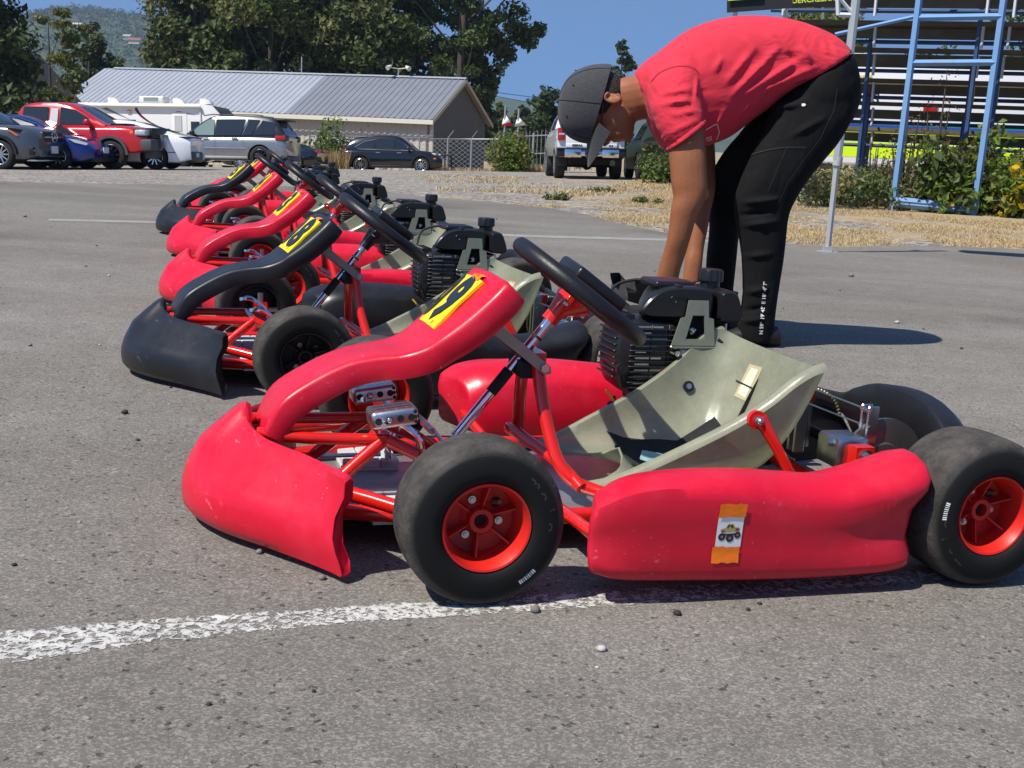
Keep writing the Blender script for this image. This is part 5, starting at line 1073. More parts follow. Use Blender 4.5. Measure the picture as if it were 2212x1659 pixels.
# ---- white pickup seen from behind
def ex_wp(r,sy):
    part(r,'tailgate',M_WHITEPAINT,lambda mb: mb.rbox((-2.96,-.76,.92),(-2.90,.76,1.50),.03,2)); part(r,'tailgate_step',mat('tailgate_crease',(.70,.70,.71),rough=.3,coat=.8),lambda mb: mb.rbox((-2.975,-.74,.90),(-2.92,.74,1.02),.015,2))
    part(r,'rear_bumper',M_CHR,lambda mb: (mb.rbox((-3.08,-.80,.62),(-2.86,-.30,.86),.03,2),mb.rbox((-3.08,.30,.62),(-2.86,.80,.86),.03,2),mb.rbox((-3.05,-.34,.66),(-2.88,.34,.80),.02,2)))
    part(r,'bumper_step',M_CBLK,lambda mb: (mb.rbox((-3.06,-1.02,.84),(-2.84,1.02,.90),.02,2),mb.rbox((-3.03,-1.02,.64),(-2.84,-.78,.86),.03,2),mb.rbox((-3.03,.78,.64),(-2.84,1.02,.86),.03,2),mb.rbox((-3.085,-.2,.68),(-3.0,.2,.80),.02,2)))
    for s in (1,-1):
        part(r,'tail_light',M_TAIL,lambda mb: mb.rbox((-2.98,s*.88-.09,1.10),(-2.84,s*.88+.11,1.46),.02,2)); part(r,'reverse_lamp',M_HEAD,lambda mb: mb.box((-2.985,s*.88-.08,1.26),(-2.97,s*.88+.09,1.31)))
        part(r,'mud_flap',M_CBLK,lambda mb: mb.box((-2.26,s*.82-.17,.36),(-2.24,s*.82+.17,.66)))
    part(r,'exhaust_tip',M_CHR,lambda mb: mb.lathe([(0,.075),(0,.085),(.25,.085),(.25,.075),(.02,.07),(.02,.001)],18,Matrix.Translation((-2.95,-.62,.47))@Matrix.Rotation(R(90),4,'Y')))
    part(r,'underbody',M_CDARK,lambda mb: (mb.box((-2.8,-.62,.42),(2.4,.62,.60)),mb.tube([(-1.75,-.8,.42),(-1.75,.8,.42)],.09,10),mb.ball((-1.75,.0,.42),.17,10,8),mb.box((-2.95,-.07,.44),(-2.6,.07,.58))))
    v,f=text_mesh('SIERRA',.10,.002,.004)
    part(r,'badge',M_CBLK,lambda mb: mb.add([(-2.982-p[2],.42-p[0],.965+p[1]*.8) for p in v],f),60,fixn=False); v2,f2=text_mesh('SLE',.08,.002,.003)
    part(r,'badge',M_CBLK,lambda mb: mb.add([(-2.982-p[2],-.56-p[0],.965+p[1]*.8) for p in v2],f2),60,fixn=False)
wp=car('white_pickup_truck','white pickup truck seen from behind with chrome bumper and dangling exhaust tip',5.9,2.03,.62,
 [(-2.90,1.50,.96),(-2.6,1.52,1.0),(-1.0,1.50,1.01),(.5,1.42,1.01),(1.6,1.40,1.0),(2.4,1.34,.98),(2.85,1.15,.9)],
 [(-.75,1.40,1.5,.92,.84),(-.6,1.40,1.9,.92,.78),(0,1.40,1.98,.93,.76),(.8,1.40,1.96,.93,.76),(1.2,1.40,1.75,.92,.79),(1.7,1.38,1.42,.9,.84)],
 (-1.78,1.85),.42,M_WHITEPAINT,windows=[[(.3,1.45),(.3,1.86),(1.0,1.8),(1.4,1.45)],[(.2,1.45),(.2,1.86),(-.5,1.86),(-.55,1.45)]],ws=(1.0,1.65,1),rw=(-.61,-.73,-1),spokes=8,extra=ex_wp,tw=.30)
wheel_at(wp,1206,385,-1.78,.86,93,scale=.86)
# ---- dark green car beside it, half hidden by the person
M_DKGREEN=mat('dark_green_paint',(.014,.020,.009),rough=.42,var=.5,vscale=3)
def ex_dg(r,sy):
    part(r,'licence_plate',M_PLATE,lambda mb: mb.box((-2.2,-.15,.7),(-2.18,.15,.84)))
    for s in (1,-1): part(r,'tail_light',mat('smoked_lens',(.05,.008,.008),rough=.3),lambda mb: mb.rbox((-2.18,s*.7-.1,.86),(-2.0,s*.7+.12,1.0),.03,2))
dg=car('dark_green_car','dark green glossy car parked close beside the white pickup',4.5,1.84,.24,
 [(-2.1,.8,.78),(-2.16,1.0,.84),(-1.6,1.06,.91),(0,1.04,.92),(1.2,1.02,.91),(1.9,.9,.84),(2.2,.66,.7)],
 [(-2.0,1.04,1.15,.8,.7),(-1.5,1.05,1.45,.84,.62),(-.8,1.04,1.58,.85,.6),(0,1.04,1.58,.85,.6),(.6,1.03,1.38,.84,.65),(1.2,1.02,1.06,.8,.74)],
 (-1.38,1.38),.35,M_DKGREEN,windows=[[(-.1,1.08),(-.1,1.48),(.4,1.38),(.85,1.08)],[(-.2,1.08),(-.2,1.5),(-1.2,1.46),(-1.4,1.1)]],ws=(.3,1.1,1),rw=(-1.4,-1.95,-1),extra=ex_dg,tw=.24)
wheel_at(dg,1382,389,-1.38,.80,92,scale=.92)
# ---- travel trailer
def trailer():
    root=empty('travel_trailer'); tag(root,'white travel trailer with maroon swoosh and rooftop air conditioner behind the parked cars','trailer')
    Lr,Wr,z0,z1=7.0,2.4,.55,3.02; M_RV=mat('trailer_white',(.80,.79,.76),rough=.35,coat=.3); M_MAR=mat('maroon_stripe',(.10,.012,.02),rough=.4); M_GRY=mat('grey_stripe',(.22,.20,.20),rough=.4)
    prof=[(-Lr/2,z0),(-Lr/2,z1-.10),(-Lr/2+.08,z1),(Lr/2-.95,z1),(Lr/2-.45,z1-.10),(Lr/2-.12,z1-.45),(Lr/2+.02,z1-1.0),(Lr/2+.05,z0+.5),(Lr/2-.15,z0)]
    mb=MB(); mb.prism([(x,-Wr/2,z) for x,z in prof],(0,Wr,0)); mb.build('body',M_RV,root,30,bevel=.03)
    y=-Wr/2
    part(root,'nose_cap',mat('grey_nose_cap',(.10,.105,.12),rough=.3,coat=.5),lambda mb: mb.loft([[(x+dx,yy,z+.012) for yy in (-Wr/2+.06,0,Wr/2-.06)] for x,z,dx in ((Lr/2-.80,z1-.03,0),(Lr/2-.45,z1-.10,.01),(Lr/2-.12,z1-.45,.015),(Lr/2+.02,z1-1.0,.02),(Lr/2+.05,z0+.5,.02))],False),60,fixn=False)
    part(root,'awning',mat('awning_cream',(.70,.68,.62),rough=.5),lambda mb: (mb.tube([(-Lr/2+.25,y-.10,z1-.14),(Lr/2-1.0,y-.10,z1-.14)],.075,12),mb.box((-Lr/2+.28,y-.05,1.2),(-Lr/2+.34,y-.02,z1-.15)),mb.box((Lr/2-1.06,y-.05,1.2),(Lr/2-1.0,y-.02,z1-.15))))
    def fr(x0,x1,a,b_,nm,m,fm):
        f=part(root,nm,fm,lambda mb: mb.rbox((x0,y-.022,a),(x1,y+.01,b_),.015,2)); g_=MB(); g_.rbox((x0+.07,y-.03,a+.07),(x1-.07,y-.005,b_-.07),.01,2); g_.build('pane',m,f,40)
    M_BL=mat('window_blind',(.50,.52,.54),rough=.5); fr(-1.75,-.65,1.55,2.25,'window',mat('trailer_window',(.13,.14,.16),rough=.1,spec=.8),M_CBLK); fr(2.0,2.42,1.55,2.2,'window',M_CGLASS,M_CBLK)
    for dx in (-2.95,1.10):
        dr=part(root,'door',M_RV,lambda mb: mb.rbox((dx,y-.016,.62),(dx+.72,y+.01,2.62),.03,3)); part(dr,'pane',M_BL,lambda mb: mb.box((dx+.16,y-.030,1.75),(dx+.46,y-.018,2.42))); part(dr,'pane_trim',mat('tan_trim',(.42,.36,.24),rough=.6),lambda mb: mb.box((dx+.13,y-.024,1.72),(dx+.49,y-.017,2.45)))
    sw=smoothc([(-.70,z1-.25),(-.45,2.45),(.0,2.15),(.55,1.92)],6)
    part(root,'swoosh',M_MAR,lambda mb: mb.loft([[(p[0]+(.10*(1-i/18.)),y-.006,p[1]+.09*(1-i/18.)),(p[0],y-.006,p[1]-.03)] for i,p in enumerate(sw)],False),30,fixn=False)
    for a in (((-2.3,2.75),(-.9,2.25)),((1.2,2.62),(2.3,2.48))):
        part(root,'stripe',M_GRY,lambda mb: mb.add([(a[0][0],y-.006,a[0][1]),(a[1][0],y-.006,a[1][1]),(a[0][0]+.25,y-.006,a[0][1]+.05)],[(0,1,2)]),30,fixn=False)
    ac=part(root,'air_conditioner',mat('aircon_cream',(.72,.70,.62),rough=.5),lambda mb: mb.rbox((-.55,-1.0,z1+.02),(.65,-.2,z1+.34),.08,3)); part(ac,'vent_grille',mat('aircon_vent',(.20,.25,.22),rough=.6),lambda mb: [mb.box((-.32,-1.012,z1+.10+.07*k),(.38,-.99,z1+.14+.07*k)) for k in range(3)] and None)
    for dx in (-2.1,1.05,2.35): part(root,'roof_vent',M_RV,lambda mb: mb.prism([(dx,-.9,z1),(dx+.55,-.9,z1),(dx+.45,-.9,z1+.16),(dx+.25,-.9,z1+.26),(dx,-.9,z1+.26)],(0,.5,0)))
    for dx in (-.55,.45): 
        part(root,'wheel',M_RUB,lambda mb: mb.lathe([(-.11,.2),(-.11,.31),(-.08,.34),(.08,.34),(.11,.31),(.11,.001)],24,Matrix.Translation((dx,y+.13,.34))@Matrix.Rotation(R(90),4,'X')))
    part(root,'porch_lamp',mat('lamp_tan',(.45,.30,.18),rough=.4),lambda mb: mb.rbox((-1.05,y-.06,2.55),(-.85,y,2.70),.02,2))
    part(root,'chassis',M_CDARK,lambda mb: mb.box((-Lr/2+.2,-Wr/2+.15,.35),(Lr/2+.9,Wr/2-.15,.56)))
    return root
tl=trailer(); _p=aty(346,358,58); on_ground(tl,Vector((_p.x,_p.y,0)),-4.,.985)
# ================================================================ buildings, trees, bleachers
# ---- long shed
M_ROOF=mat('galvanised_roof',(.34,.36,.40),rough=.5,metal=.15,var=.08,vscale=.6); n,l,b=nodes(M_ROOF)
M_SIDE=mat('beige_siding',(.47,.44,.385),rough=.8,var=.07,vscale=3); M_FASC=mat('cream_fascia',(.66,.63,.54),rough=.6); M_SHADE=mat('shade_darkened_gable',(.105,.10,.09),rough=.85,var=.06,vscale=2)  # gable walls get a darker base colour: their shade is painted in
PHI=R(17); SA=Vector((-math.cos(PHI),math.sin(PHI),0)); SB=Vector((math.sin(PHI),math.cos(PHI),0))
_e=aty(935,263,72); SZ0=terr(_e.x,_e.y)-.15; EV=_e.z; SW=11.; SL=25.
_a=aty(1012,171,72+SW*.5*math.cos(PHI)); RG=_a.z
shed=empty('shed'); tag(shed,'long shed with grey corrugated metal roof and beige siding','shed'); shed.matrix_world=Matrix.Translation((_e.x,_e.y,0))
def SP(a,b_,z): q=SA*a+SB*b_; return Vector((q.x,q.y,z))
# walls (local to the shed origin at the near right eave corner)
ov=.55
def ribbed(mb,p0,p1,z0,z1,pitch,depth,nrm):
    L_=(p1-p0).length; nn=int(L_/pitch); d=(p1-p0)/nn; rows=[[],[]]
    for i in range(nn):
        for f,h_ in ((0,0),(.12,depth),(.5,depth),(.62,0)):
            q=p0+d*(i+f)+nrm*h_; rows[0].append((q.x,q.y,z0)); rows[1].append((q.x,q.y,z1))
    mb.loft(rows,False)
mb=MB(); ribbed(mb,SP(.15,ov,0),SP(SL,ov,0),SZ0,EV-.05,.42,.035,-SB); mb.build('front_wall',M_SIDE,shed,20,fixn=False)
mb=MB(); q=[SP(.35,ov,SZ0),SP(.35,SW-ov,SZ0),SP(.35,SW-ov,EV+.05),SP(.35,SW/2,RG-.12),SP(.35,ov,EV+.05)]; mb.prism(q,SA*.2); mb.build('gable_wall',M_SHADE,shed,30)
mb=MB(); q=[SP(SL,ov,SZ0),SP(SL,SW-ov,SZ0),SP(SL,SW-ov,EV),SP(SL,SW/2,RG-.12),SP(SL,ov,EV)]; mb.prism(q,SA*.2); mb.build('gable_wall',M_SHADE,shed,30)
mb=MB(); mb.prism([SP(.4,SW-ov,SZ0),SP(SL,SW-ov,SZ0),SP(SL,SW-ov,EV),SP(.4,SW-ov,EV)],SB*.1); mb.build('back_wall',M_SIDE,shed,30)
M_ROOF2=mat('older_grey_roof',(.20,.21,.235),rough=.55,metal=.15,var=.10,vscale=.8)
def roofside(b0,b1,off):
  for i0,i1,m_ in ((0,24,M_ROOF2),(24,int((SL+1)/.40)+1,M_ROOF)):
    mb=MB(); pitch=.40; rows=[[],[]]
    for i in range(i0,i1):
        for f,h_ in ((0,0),(.10,.045),(.22,.045),(.32,0)):
            a=-.0+(i+f)*pitch; p0=SP(a,b0,EV+.12+h_); p1=SP(a,b1,RG+h_); rows[0].append(p0); rows[1].append(p1)
    rows[0].append(SP(i1*pitch,b0,EV+.12)); rows[1].append(SP(i1*pitch,b1,RG)); mb.loft(rows,False); mb.build('roof',m_,shed,15,fixn=False)
roofside(0,SW/2,0); roofside(SW,SW/2,0)
mb=MB(); mb.prism([SP(0,SW/2-.18,RG+.0),SP(0,SW/2,RG+.10),SP(0,SW/2+.18,RG+.0)],SA*(SL+.6)); mb.build('ridge_cap',M_ROOF,shed,20)
mb=MB(); mb.prism([SP(-.02,-.04,EV-.16),SP(-.02,.0,EV-.16),SP(-.02,.0,EV+.10),SP(-.02,-.04,EV+.10)],SA*(SL+.6)); mb.build('fascia',M_FASC,shed,20)
mb=MB(); mb.prism([SP(-.03,0,EV-.14),SP(-.03,SW/2,RG-.26),SP(-.03,SW/2,RG-.02),SP(-.03,0,EV+.10)],SA*.04); mb.prism([SP(-.03,SW,EV-.14),SP(-.03,SW/2+.01,RG-.26),SP(-.03,SW/2+.01,RG-.02),SP(-.03,SW,EV+.10)],SA*.04); mb.build('barge_board',mat('tan_barge',(.42,.36,.25),rough=.7),shed,20)
mb=MB(); mb.prism([SP(.02,SW,EV-.02),SP(.02,SW/2,RG-.10),SP(.02,SW/2,RG-.06),SP(.02,SW,EV+.02)],SA*.33); mb.prism([SP(.02,0,EV-.02),SP(.02,SW/2-.01,RG-.10),SP(.02,SW/2-.01,RG-.06),SP(.02,0,EV+.02)],SA*.33); mb.build('soffit',mat('soffit_tan',(.36,.31,.22),rough=.8),shed,20)
mb=MB(); c=SP(4.6,SW/2,RG); 
mb.tube([c,c+Vector((0,0,.55))],.04,8); mb.mat(1)
for d in (-.45,.5): mb.tube([c+Vector((0,0,.5)),c+Vector((d,-.25,.55))],.03,6); mb.tube([c+Vector((d,-.2,.66)),c+Vector((d*1.45,-.45,.50))],[.07,.16],12)
mb.build('floodlight',[M_GREYBOX,mat('floodlight_cream',(.66,.64,.55),rough=.5)],shed,30)
mb=MB(); c=SP(11.4,SW/2,RG); mb.tube([c,c+Vector((0,0,1.1))],.035,8); mb.build('roof_pipe',M_GREYBOX,shed,30)
mb=MB(); c=SP(SL+1.2,2.,EV); mb.tube([c+Vector((0,0,-2)),c+Vector((0,0,1.7))],.16,10); mb.tube([c+Vector((0,0,1.7)),c+Vector((0,0,1.95))],[.28,.28],10); mb.build('flue',M_GREYBOX,shed,30)
# ---- foliage
def leafmat(name,col,tr=.35,var=.35):
    m=bpy.data.materials.new(name); m.use_nodes=True; n=m.node_tree.nodes; l=m.node_tree.links; b=n['Principled BSDF']; b.inputs['Roughness'].default_value=.55; b.inputs['Specular IOR Level'].default_value=.35
    g=n.new('ShaderNodeNewGeometry'); mr=n.new('ShaderNodeMapRange'); mr.inputs[3].default_value=1-var; mr.inputs[4].default_value=1+var; l.new(g.outputs['Random Per Island'],mr.inputs[0])
    mx=n.new('ShaderNodeMix'); mx.data_type='RGBA'; mx.blend_type='MULTIPLY'; mx.inputs[0].default_value=1; mx.inputs[6].default_value=(*col,1); l.new(mr.outputs[0],mx.inputs[7]); l.new(mx.outputs[2],b.inputs['Base Color'])
    t=n.new('ShaderNodeBsdfTranslucent'); l.new(mx.outputs[2],t.inputs['Color']); ms=n.new('ShaderNodeMixShader'); ms.inputs[0].default_value=tr; l.new(b.outputs[0],ms.inputs[1]); l.new(t.outputs[0],ms.inputs[2]); l.new(ms.outputs[0],n['Material Output'].inputs['Surface']); return m
LF_DARK=leafmat('leaf_dark_green',(.058,.086,.024)); LF_OLIVE=leafmat('leaf_olive',(.135,.142,.042)); LF_MID=leafmat('leaf_mid_green',(.090,.125,.034)); LF_BRIGHT=leafmat('leaf_bright_green',(.16,.24,.035),.45); LF_YEL=leafmat('leaf_yellow',(.62,.44,.010),.4,.25); LF_YG=leafmat('leaf_yellow_green',(.16,.17,.025),.4); LF_BLUE=leafmat('leaf_blue_green',(.050,.078,.050)); LF_BROWN=leafmat('leaf_brown',(.17,.11,.05)); LF_CON=leafmat('conifer_needles',(.026,.042,.016),.2)
STRAW=leafmat('straw',(.58,.45,.235),.3,.3); STRAW2=leafmat('straw_brown',(.30,.19,.085),.3,.3)
M_BARK=mat('bark',(.07,.058,.045),rough=.95,var=.35,vscale=3,bump=.6,bscale=8); M_PALEBARK=mat('pale_bark',(.26,.25,.22),rough=.9,var=.3,vscale=4)
RNG=np.random.default_rng(11)
def leaves(centers,radii,n,size,up=.35,asp=.62,midx=None,jit=.35):
    """n leaf-shaped quads spread through a list of clumps"""
    C=np.array(centers,float); Rr=np.array(radii,float); 
    if Rr.ndim==1: Rr=np.stack([Rr]*3,1)
    wgt=(Rr.prod(1))**.67; wgt/=wgt.sum(); k=RNG.choice(len(C),n,p=wgt)
    d=RNG.normal(size=(n,3)); d/=np.linalg.norm(d,axis=1)[:,None]; rr=RNG.random(n)**.45
    P=C[k]+d*rr[:,None]*Rr[k]
    nn=d*.7+RNG.normal(size=(n,3))*.75; nn[:,2]+=up; nn/=np.linalg.norm(nn,axis=1)[:,None]
    a=np.cross(nn,RNG.normal(size=(n,3))); a/=np.linalg.norm(a,axis=1)[:,None]; b_=np.cross(nn,a)
    s=size*(1+RNG.normal(size=n)*jit).clip(.4,1.9); a*=s[:,None]*.5; b_*=(s*asp)[:,None]*.5; fold=nn*(s*.12)[:,None]
    V=np.stack([P-a,P-b_*.95+fold,P+a,P+b_*.95+fold],1).reshape(-1,3); F=np.arange(n*4).reshape(n,4)
    return V,F,k
def tree(name,label,base,h,env,nclump,nleaf,size,mats,clump=1.,trunk=.3,bark=None,cat='tree',group='trees behind the yard',lean=(0,0),asp=.62,clear=.15,squash=.75,seed=1,top=True):
    """env: list of (fraction of height, radius). Clumps hang on real limbs; gaps are left between them."""
    global RNG
    RNG=np.random.default_rng(seed); rnd=random.Random(seed); root=empty(name); root.location=base; tag(root,label,cat,group)
    fx=[e[0] for e in env]; fr=[e[1] for e in env]; cen=[];rad=[];limbs=[]
    for i in range(nclump):
        f=fx[0]+(fx[-1]-fx[0])*((i+rnd.random())/nclump); r_=interp(fx,fr,f); a=rnd.uniform(0,6.283); q=math.sqrt(rnd.uniform(.12,1.)); 
        cx=lean[0]*f+r_*q*math.cos(a); cy=lean[1]*f+r_*q*math.sin(a); cz=h*f; cen.append((cx,cy,cz)); rc=clump*rnd.uniform(.55,1.25)*max(.45,min(1,r_/max(fr)+.25)); rad.append((rc,rc,rc*squash))
        if i%3==0: limbs.append((cx,cy,cz))
    V,F,k=leaves(cen,rad,nleaf,size,asp=asp); mi=np.array([rnd.randrange(len(mats)) for _ in cen])[k]
    flip=RNG.random(len(k))<.25; mi=np.where(flip,RNG.integers(0,len(mats),len(k)),mi)
    mesh_np('crown',V,F,mats,root,mi)
    mb=MB(); tp=[(0,0,-.3),(lean[0]*.15,lean[1]*.15,h*.2),(lean[0]*.5,lean[1]*.5,h*.55),(lean[0]*.9,lean[1]*.9,h*.92)]; mb.tube(tp,[trunk,trunk*.8,trunk*.5,trunk*.1],10,smooth=4)
    for (x,y,z) in limbs:
        f=max(.1,(z/h)-.16-.1*rnd.random()); s=Vector((lean[0]*f,lean[1]*f,h*f)); e=Vector((x,y,z)); mid=(s+e)/2+Vector((0,0,-.04*h*rnd.random())); mb.tube([s,mid,e],[trunk*.28*(1-f*.6),trunk*.18*(1-f*.5),trunk*.05],6,smooth=3)
    mb.build('trunk',bark or M_BARK,root,60); return root
def T(px,Y): p=aty(px,300,Y); return Vector((p.x,Y,terr(p.x,Y)))
def topz(px,py,Y): return aty(px,py,Y).z
# the tall stand behind the shed (crowns run out of the top of the picture)
stand=[(425,99,20,3.9,'broad dark green tree over the left half of the shed roof',[LF_DARK,LF_MID,LF_OLIVE],1),(490,104,24,4.6,'tall dense tree second along the line behind the shed',[LF_DARK,LF_DARK,LF_MID],2),(585,98,21,5.0,'olive green tree rising over the middle of the shed ridge',[LF_OLIVE,LF_MID,LF_MID],3),(690,103,25,5.0,'tall mixed green tree behind the dark change in the shed roof',[LF_MID,LF_DARK,LF_OLIVE],4),(790,98,22,4.6,'dark green tree behind the roof floodlights',[LF_DARK,LF_MID,LF_OLIVE],5),(880,104,25,5.0,'tall dark tree just left of the bare-trunked cottonwood',[LF_DARK,LF_MID],6)]
for px,Y,h_,r_,lb,ms,sd_ in stand:
    tree('leafy_tree',lb,T(px,Y),h_,[(.06,r_*.75),(.25,r_),(.5,r_*1.05),(.75,r_*.85),(.97,r_*.55)],92,21000,.46,ms,clump=1.75,trunk=.42,seed=sd_,group='tall trees behind the shed')
tree('cottonwood_tree','tall open cottonwood with a dark bare trunk and one long branch reaching into the sky',T(985,96),26,[(.12,1.6),(.22,2.5),(.34,2.9),(.44,4.2),(.6,5.2),(.97,3.5)],96,13500,.42,[LF_DARK,LF_DARK,LF_MID],clump=1.2,lean=(.8,0),trunk=.55,seed=21,group='tall trees behind the shed')
# its long branch
root=[o for o in COL.objects if o.name.startswith('cottonwood_tree')][0]
B0=root.location; tip=[(1.2,0,9.2),(3.0,-.3,10.1),(4.6,-.3,10.9),(6.0,-.3,11.2)]; RNG=np.random.default_rng(5)
mb=MB(); mb.tube([(.1,0,7.2)]+tip,[.2,.16,.10,.06,.03],8,smooth=3); mb.build('branch',M_BARK,root,60)
V,F,k=leaves([t for t in tip]+[(1.6,0,8.3),(2.4,.2,7.4),(2.0,0,6.0),(3.6,0,9.4),(5.3,-.2,10.4),(2.3,.3,4.6),(2.0,.3,3.0)],[1.0,1.15,1.0,.7,.9,.9,.9,.9,.8,.8,.8],3400,.40); mesh_np('branch_leaves',V,F,[LF_DARK],root)
# left: dark tree and the dark house roof
tree('dark_tree','big dark tree at the left edge over the grey SUV',T(-30,62),11.5,[(.05,2.6),(.3,3.1),(.6,2.8),(.97,1.2)],60,9000,.36,[LF_CON,LF_DARK],clump=1.3,trunk=.4,seed=31,group='trees left of the shed')
tree('young_tree','sparse yellow-green tree whose thin branches stand before the hill',T(112,74),9.4,[(.12,1.1),(.4,1.5),(.6,1.9),(.8,2.3),(.97,1.6)],30,2600,.30,[LF_OLIVE,LF_YG,LF_MID],clump=.75,trunk=.16,seed=32,group='trees left of the shed',squash=.5)
for px,Y,h_,r_,lb,sd_ in ((196,112,12.6,2.2,'tall columnar dark tree left of the shed ridge',33),(250,112,9.8,2.3,'rounder dark tree against the shed\'s left gable slope',34),(226,114,8.6,1.7,'short dark tree in the dip between a columnar and a rounder tree',35),(160,108,6.,3.,'low dark tree under the sparse yellow-green one',36)):
    tree('dark_tree',lb,T(px,Y),h_,[(.05,r_*.8),(.3,r_),(.6,r_*.9),(.85,r_*.65),(.98,r_*.2)],34,5200,.36,[LF_DARK,LF_CON,LF_MID],clump=.95,trunk=.25,seed=sd_,group='trees left of the shed')
hs=empty('dark_house'); tag(hs,'dark gabled house mostly hidden by the left-edge tree','house'); P=T(40,72); hs.location=P
mb=MB(); mb.prism([(-9,0,0),(2.4,0,0),(2.4,0,2.2),(-1.5,0,6.4),(-9,0,6.4)],(0,7,0)); mb.build('wall',mat('dark_siding',(.05,.045,.04),rough=.9),hs,30)
mb=MB(); mb.prism([(3.0,-.4,1.7),(3.1,-.4,1.85),(-1.5,-.4,6.85),(-9,-.4,6.85),(-9,-.4,6.6),(-1.5,-.4,6.6)],(0,7.8,0)); mb.build('roof',mat('dark_shingle',(.045,.042,.04),rough=.9),hs,30)
# right gap: far trees
for px,Y,h_,r_,ms,lb,sd_,sz in ((1078,150,7.8,2.0,[LF_BLUE,LF_MID],'pale far tree just right of the shed gable',41,.42),(1128,155,7.6,2.3,[LF_BLUE,LF_MID],'far blue-green tree behind the two flags',42,.45),(1180,120,8.0,3.4,[LF_DARK,LF_CON],'dark rounded tree left of the white pickup',43,.42),(1225,125,6.4,3.2,[LF_DARK,LF_CON],'dark tree directly behind the white pickup',44,.42),(1105,160,5.0,4.0,[LF_BLUE,LF_DARK],'low far tree behind the round roadside bush',45,.45),(1333,135,14.2,2.1,[LF_BLUE,LF_BLUE,LF_MID],'tall slim blue-green tree peeking over the person\'s cap',46,.42)):
    tree('far_tree',lb,T(px,Y),h_,[(.1,r_*.8),(.35,r_),(.65,r_*.85),(.85,r_*.5),(.98,r_*.15)],46,6500,sz,ms,clump=r_*.36,trunk=.22,seed=sd_,group='far trees beyond the yard')
# right: trees behind the bleachers
for px,Y,h_,r_,ms,lb,sd_ in ((1760,44,7.6,2.6,[LF_YG,LF_BRIGHT,LF_OLIVE],'yellow-green conifer showing over the bleachers beside the banner',51),(2200,46,7.4,2.0,[LF_BLUE,LF_MID],'blue-green tree seen through the bleachers at the right edge',52),(1990,60,6.5,3.2,[LF_MID,LF_BLUE],'green tree seen between the bleacher planks',53),(2120,62,4.2,3.4,[LF_MID,LF_DARK],'low green tree behind the lower bleacher rows',54)):
    tree('leafy_tree',lb,T(px,Y),h_,[(.08,r_),(.4,r_),(.7,r_*.75),(.97,r_*.3)],40,5500,.22,ms,clump=.8,trunk=.2,seed=sd_,group='trees behind the bleachers')
def bush(name,label,base,rx,ry,h,n,size,mats,nst=14,seed=3,cat='bush',group=None,cl=.35):
    global RNG
    RNG=np.random.default_rng(seed); rnd=random.Random(seed); root=empty(name); root.location=base; tag(root,label,cat,group); cen=[];rad=[]; mb=MB()
    for i in range(nst):
        a=rnd.uniform(0,6.28); q=math.sqrt(rnd.random()); x,y=rx*q*math.cos(a),ry*q*math.sin(a); z=h*(1-.55*q*q)*rnd.uniform(.45,1.); mb.tube([(x*.3,y*.3,0),(x*.7,y*.7,z*.6),(x,y,z)],[.012+.008*h,.008+.004*h,.003],5,smooth=2)
        for f in (.35,.65,.95): cen.append((x*(.4+.6*f),y*(.4+.6*f),z*f)); rad.append(cl*rnd.uniform(.6,1.2)*(rx+h)*.5)
    V,F,k=leaves(cen,rad,n,size); mi=np.array([rnd.randrange(len(mats)) for _ in cen])[k]; mesh_np('foliage',V,F,mats,root,mi); mb.build('stem',M_BARK,root,60); return root
P=gt(1108,352); P=Vector((P.x*1.0,P.y,P.z)); P=aty(1108,368,46); bush('round_bush','round yellow-green bush at the roadside right of the shed',Vector((P.x,46,terr(P.x,46))),.75,.75,1.75,3400,.13,[LF_YG,LF_BRIGHT,LF_OLIVE],18,61)
P=aty(705,350,64); bush('green_bush','bright green bush against the shed wall left of the black SUV',Vector((P.x,64,terr(P.x,64))),1.2,1.2,2.7,3600,.18,[LF_BRIGHT,LF_MID],16,62)
P=aty(790,330,68); bush('bare_bush','tangle of bare brown vines on the shed wall behind the black SUV',Vector((P.x,68,terr(P.x,68))),2.2,1.,2.3,700,.15,[LF_BROWN,LF_YG],34,63)
P=aty(1436,384,27); bush('bramble','green bramble beside the pickup, behind the person\'s arm',Vector((P.x,27,terr(P.x,27))),.5,.6,1.05,1300,.10,[LF_BRIGHT,LF_MID],14,64)
# ---- dry grass
def blades(name,label,pts,hmin,hmax,w_,mats,seed,lean=.5,cat='grass'):
    global RNG
    RNG=np.random.default_rng(seed); P=np.array(pts,float); n=len(P); h_=RNG.uniform(hmin,hmax,n); a=RNG.uniform(0,6.28,n); d=np.stack([np.cos(a),np.sin(a),np.zeros(n)],1); t=np.stack([-np.sin(a),np.cos(a),np.zeros(n)],1)*w_*.5
    tip=P+d*(h_*lean*RNG.uniform(.2,1.6,n))[:,None]+np.array([0,0,1])*h_[:,None]; V=np.stack([P-t,P+t,tip+t*.25,tip-t*.25],1).reshape(-1,3); F=np.arange(n*4).reshape(n,4)
    o=mesh_np(name,V,F,mats,None,RNG.integers(0,len(mats),n)); tag(o,label,cat,kind='stuff'); return o
def inpoly(x,y,poly):
    c=False; j=len(poly)-1
    for i in range(len(poly)):
        xi,yi=poly[i]; xj,yj=poly[j]
        if (yi>y)!=(yj>y) and x<(xj-xi)*(y-yi)/(yj-yi)+xi: c=not c
        j=i
    return c
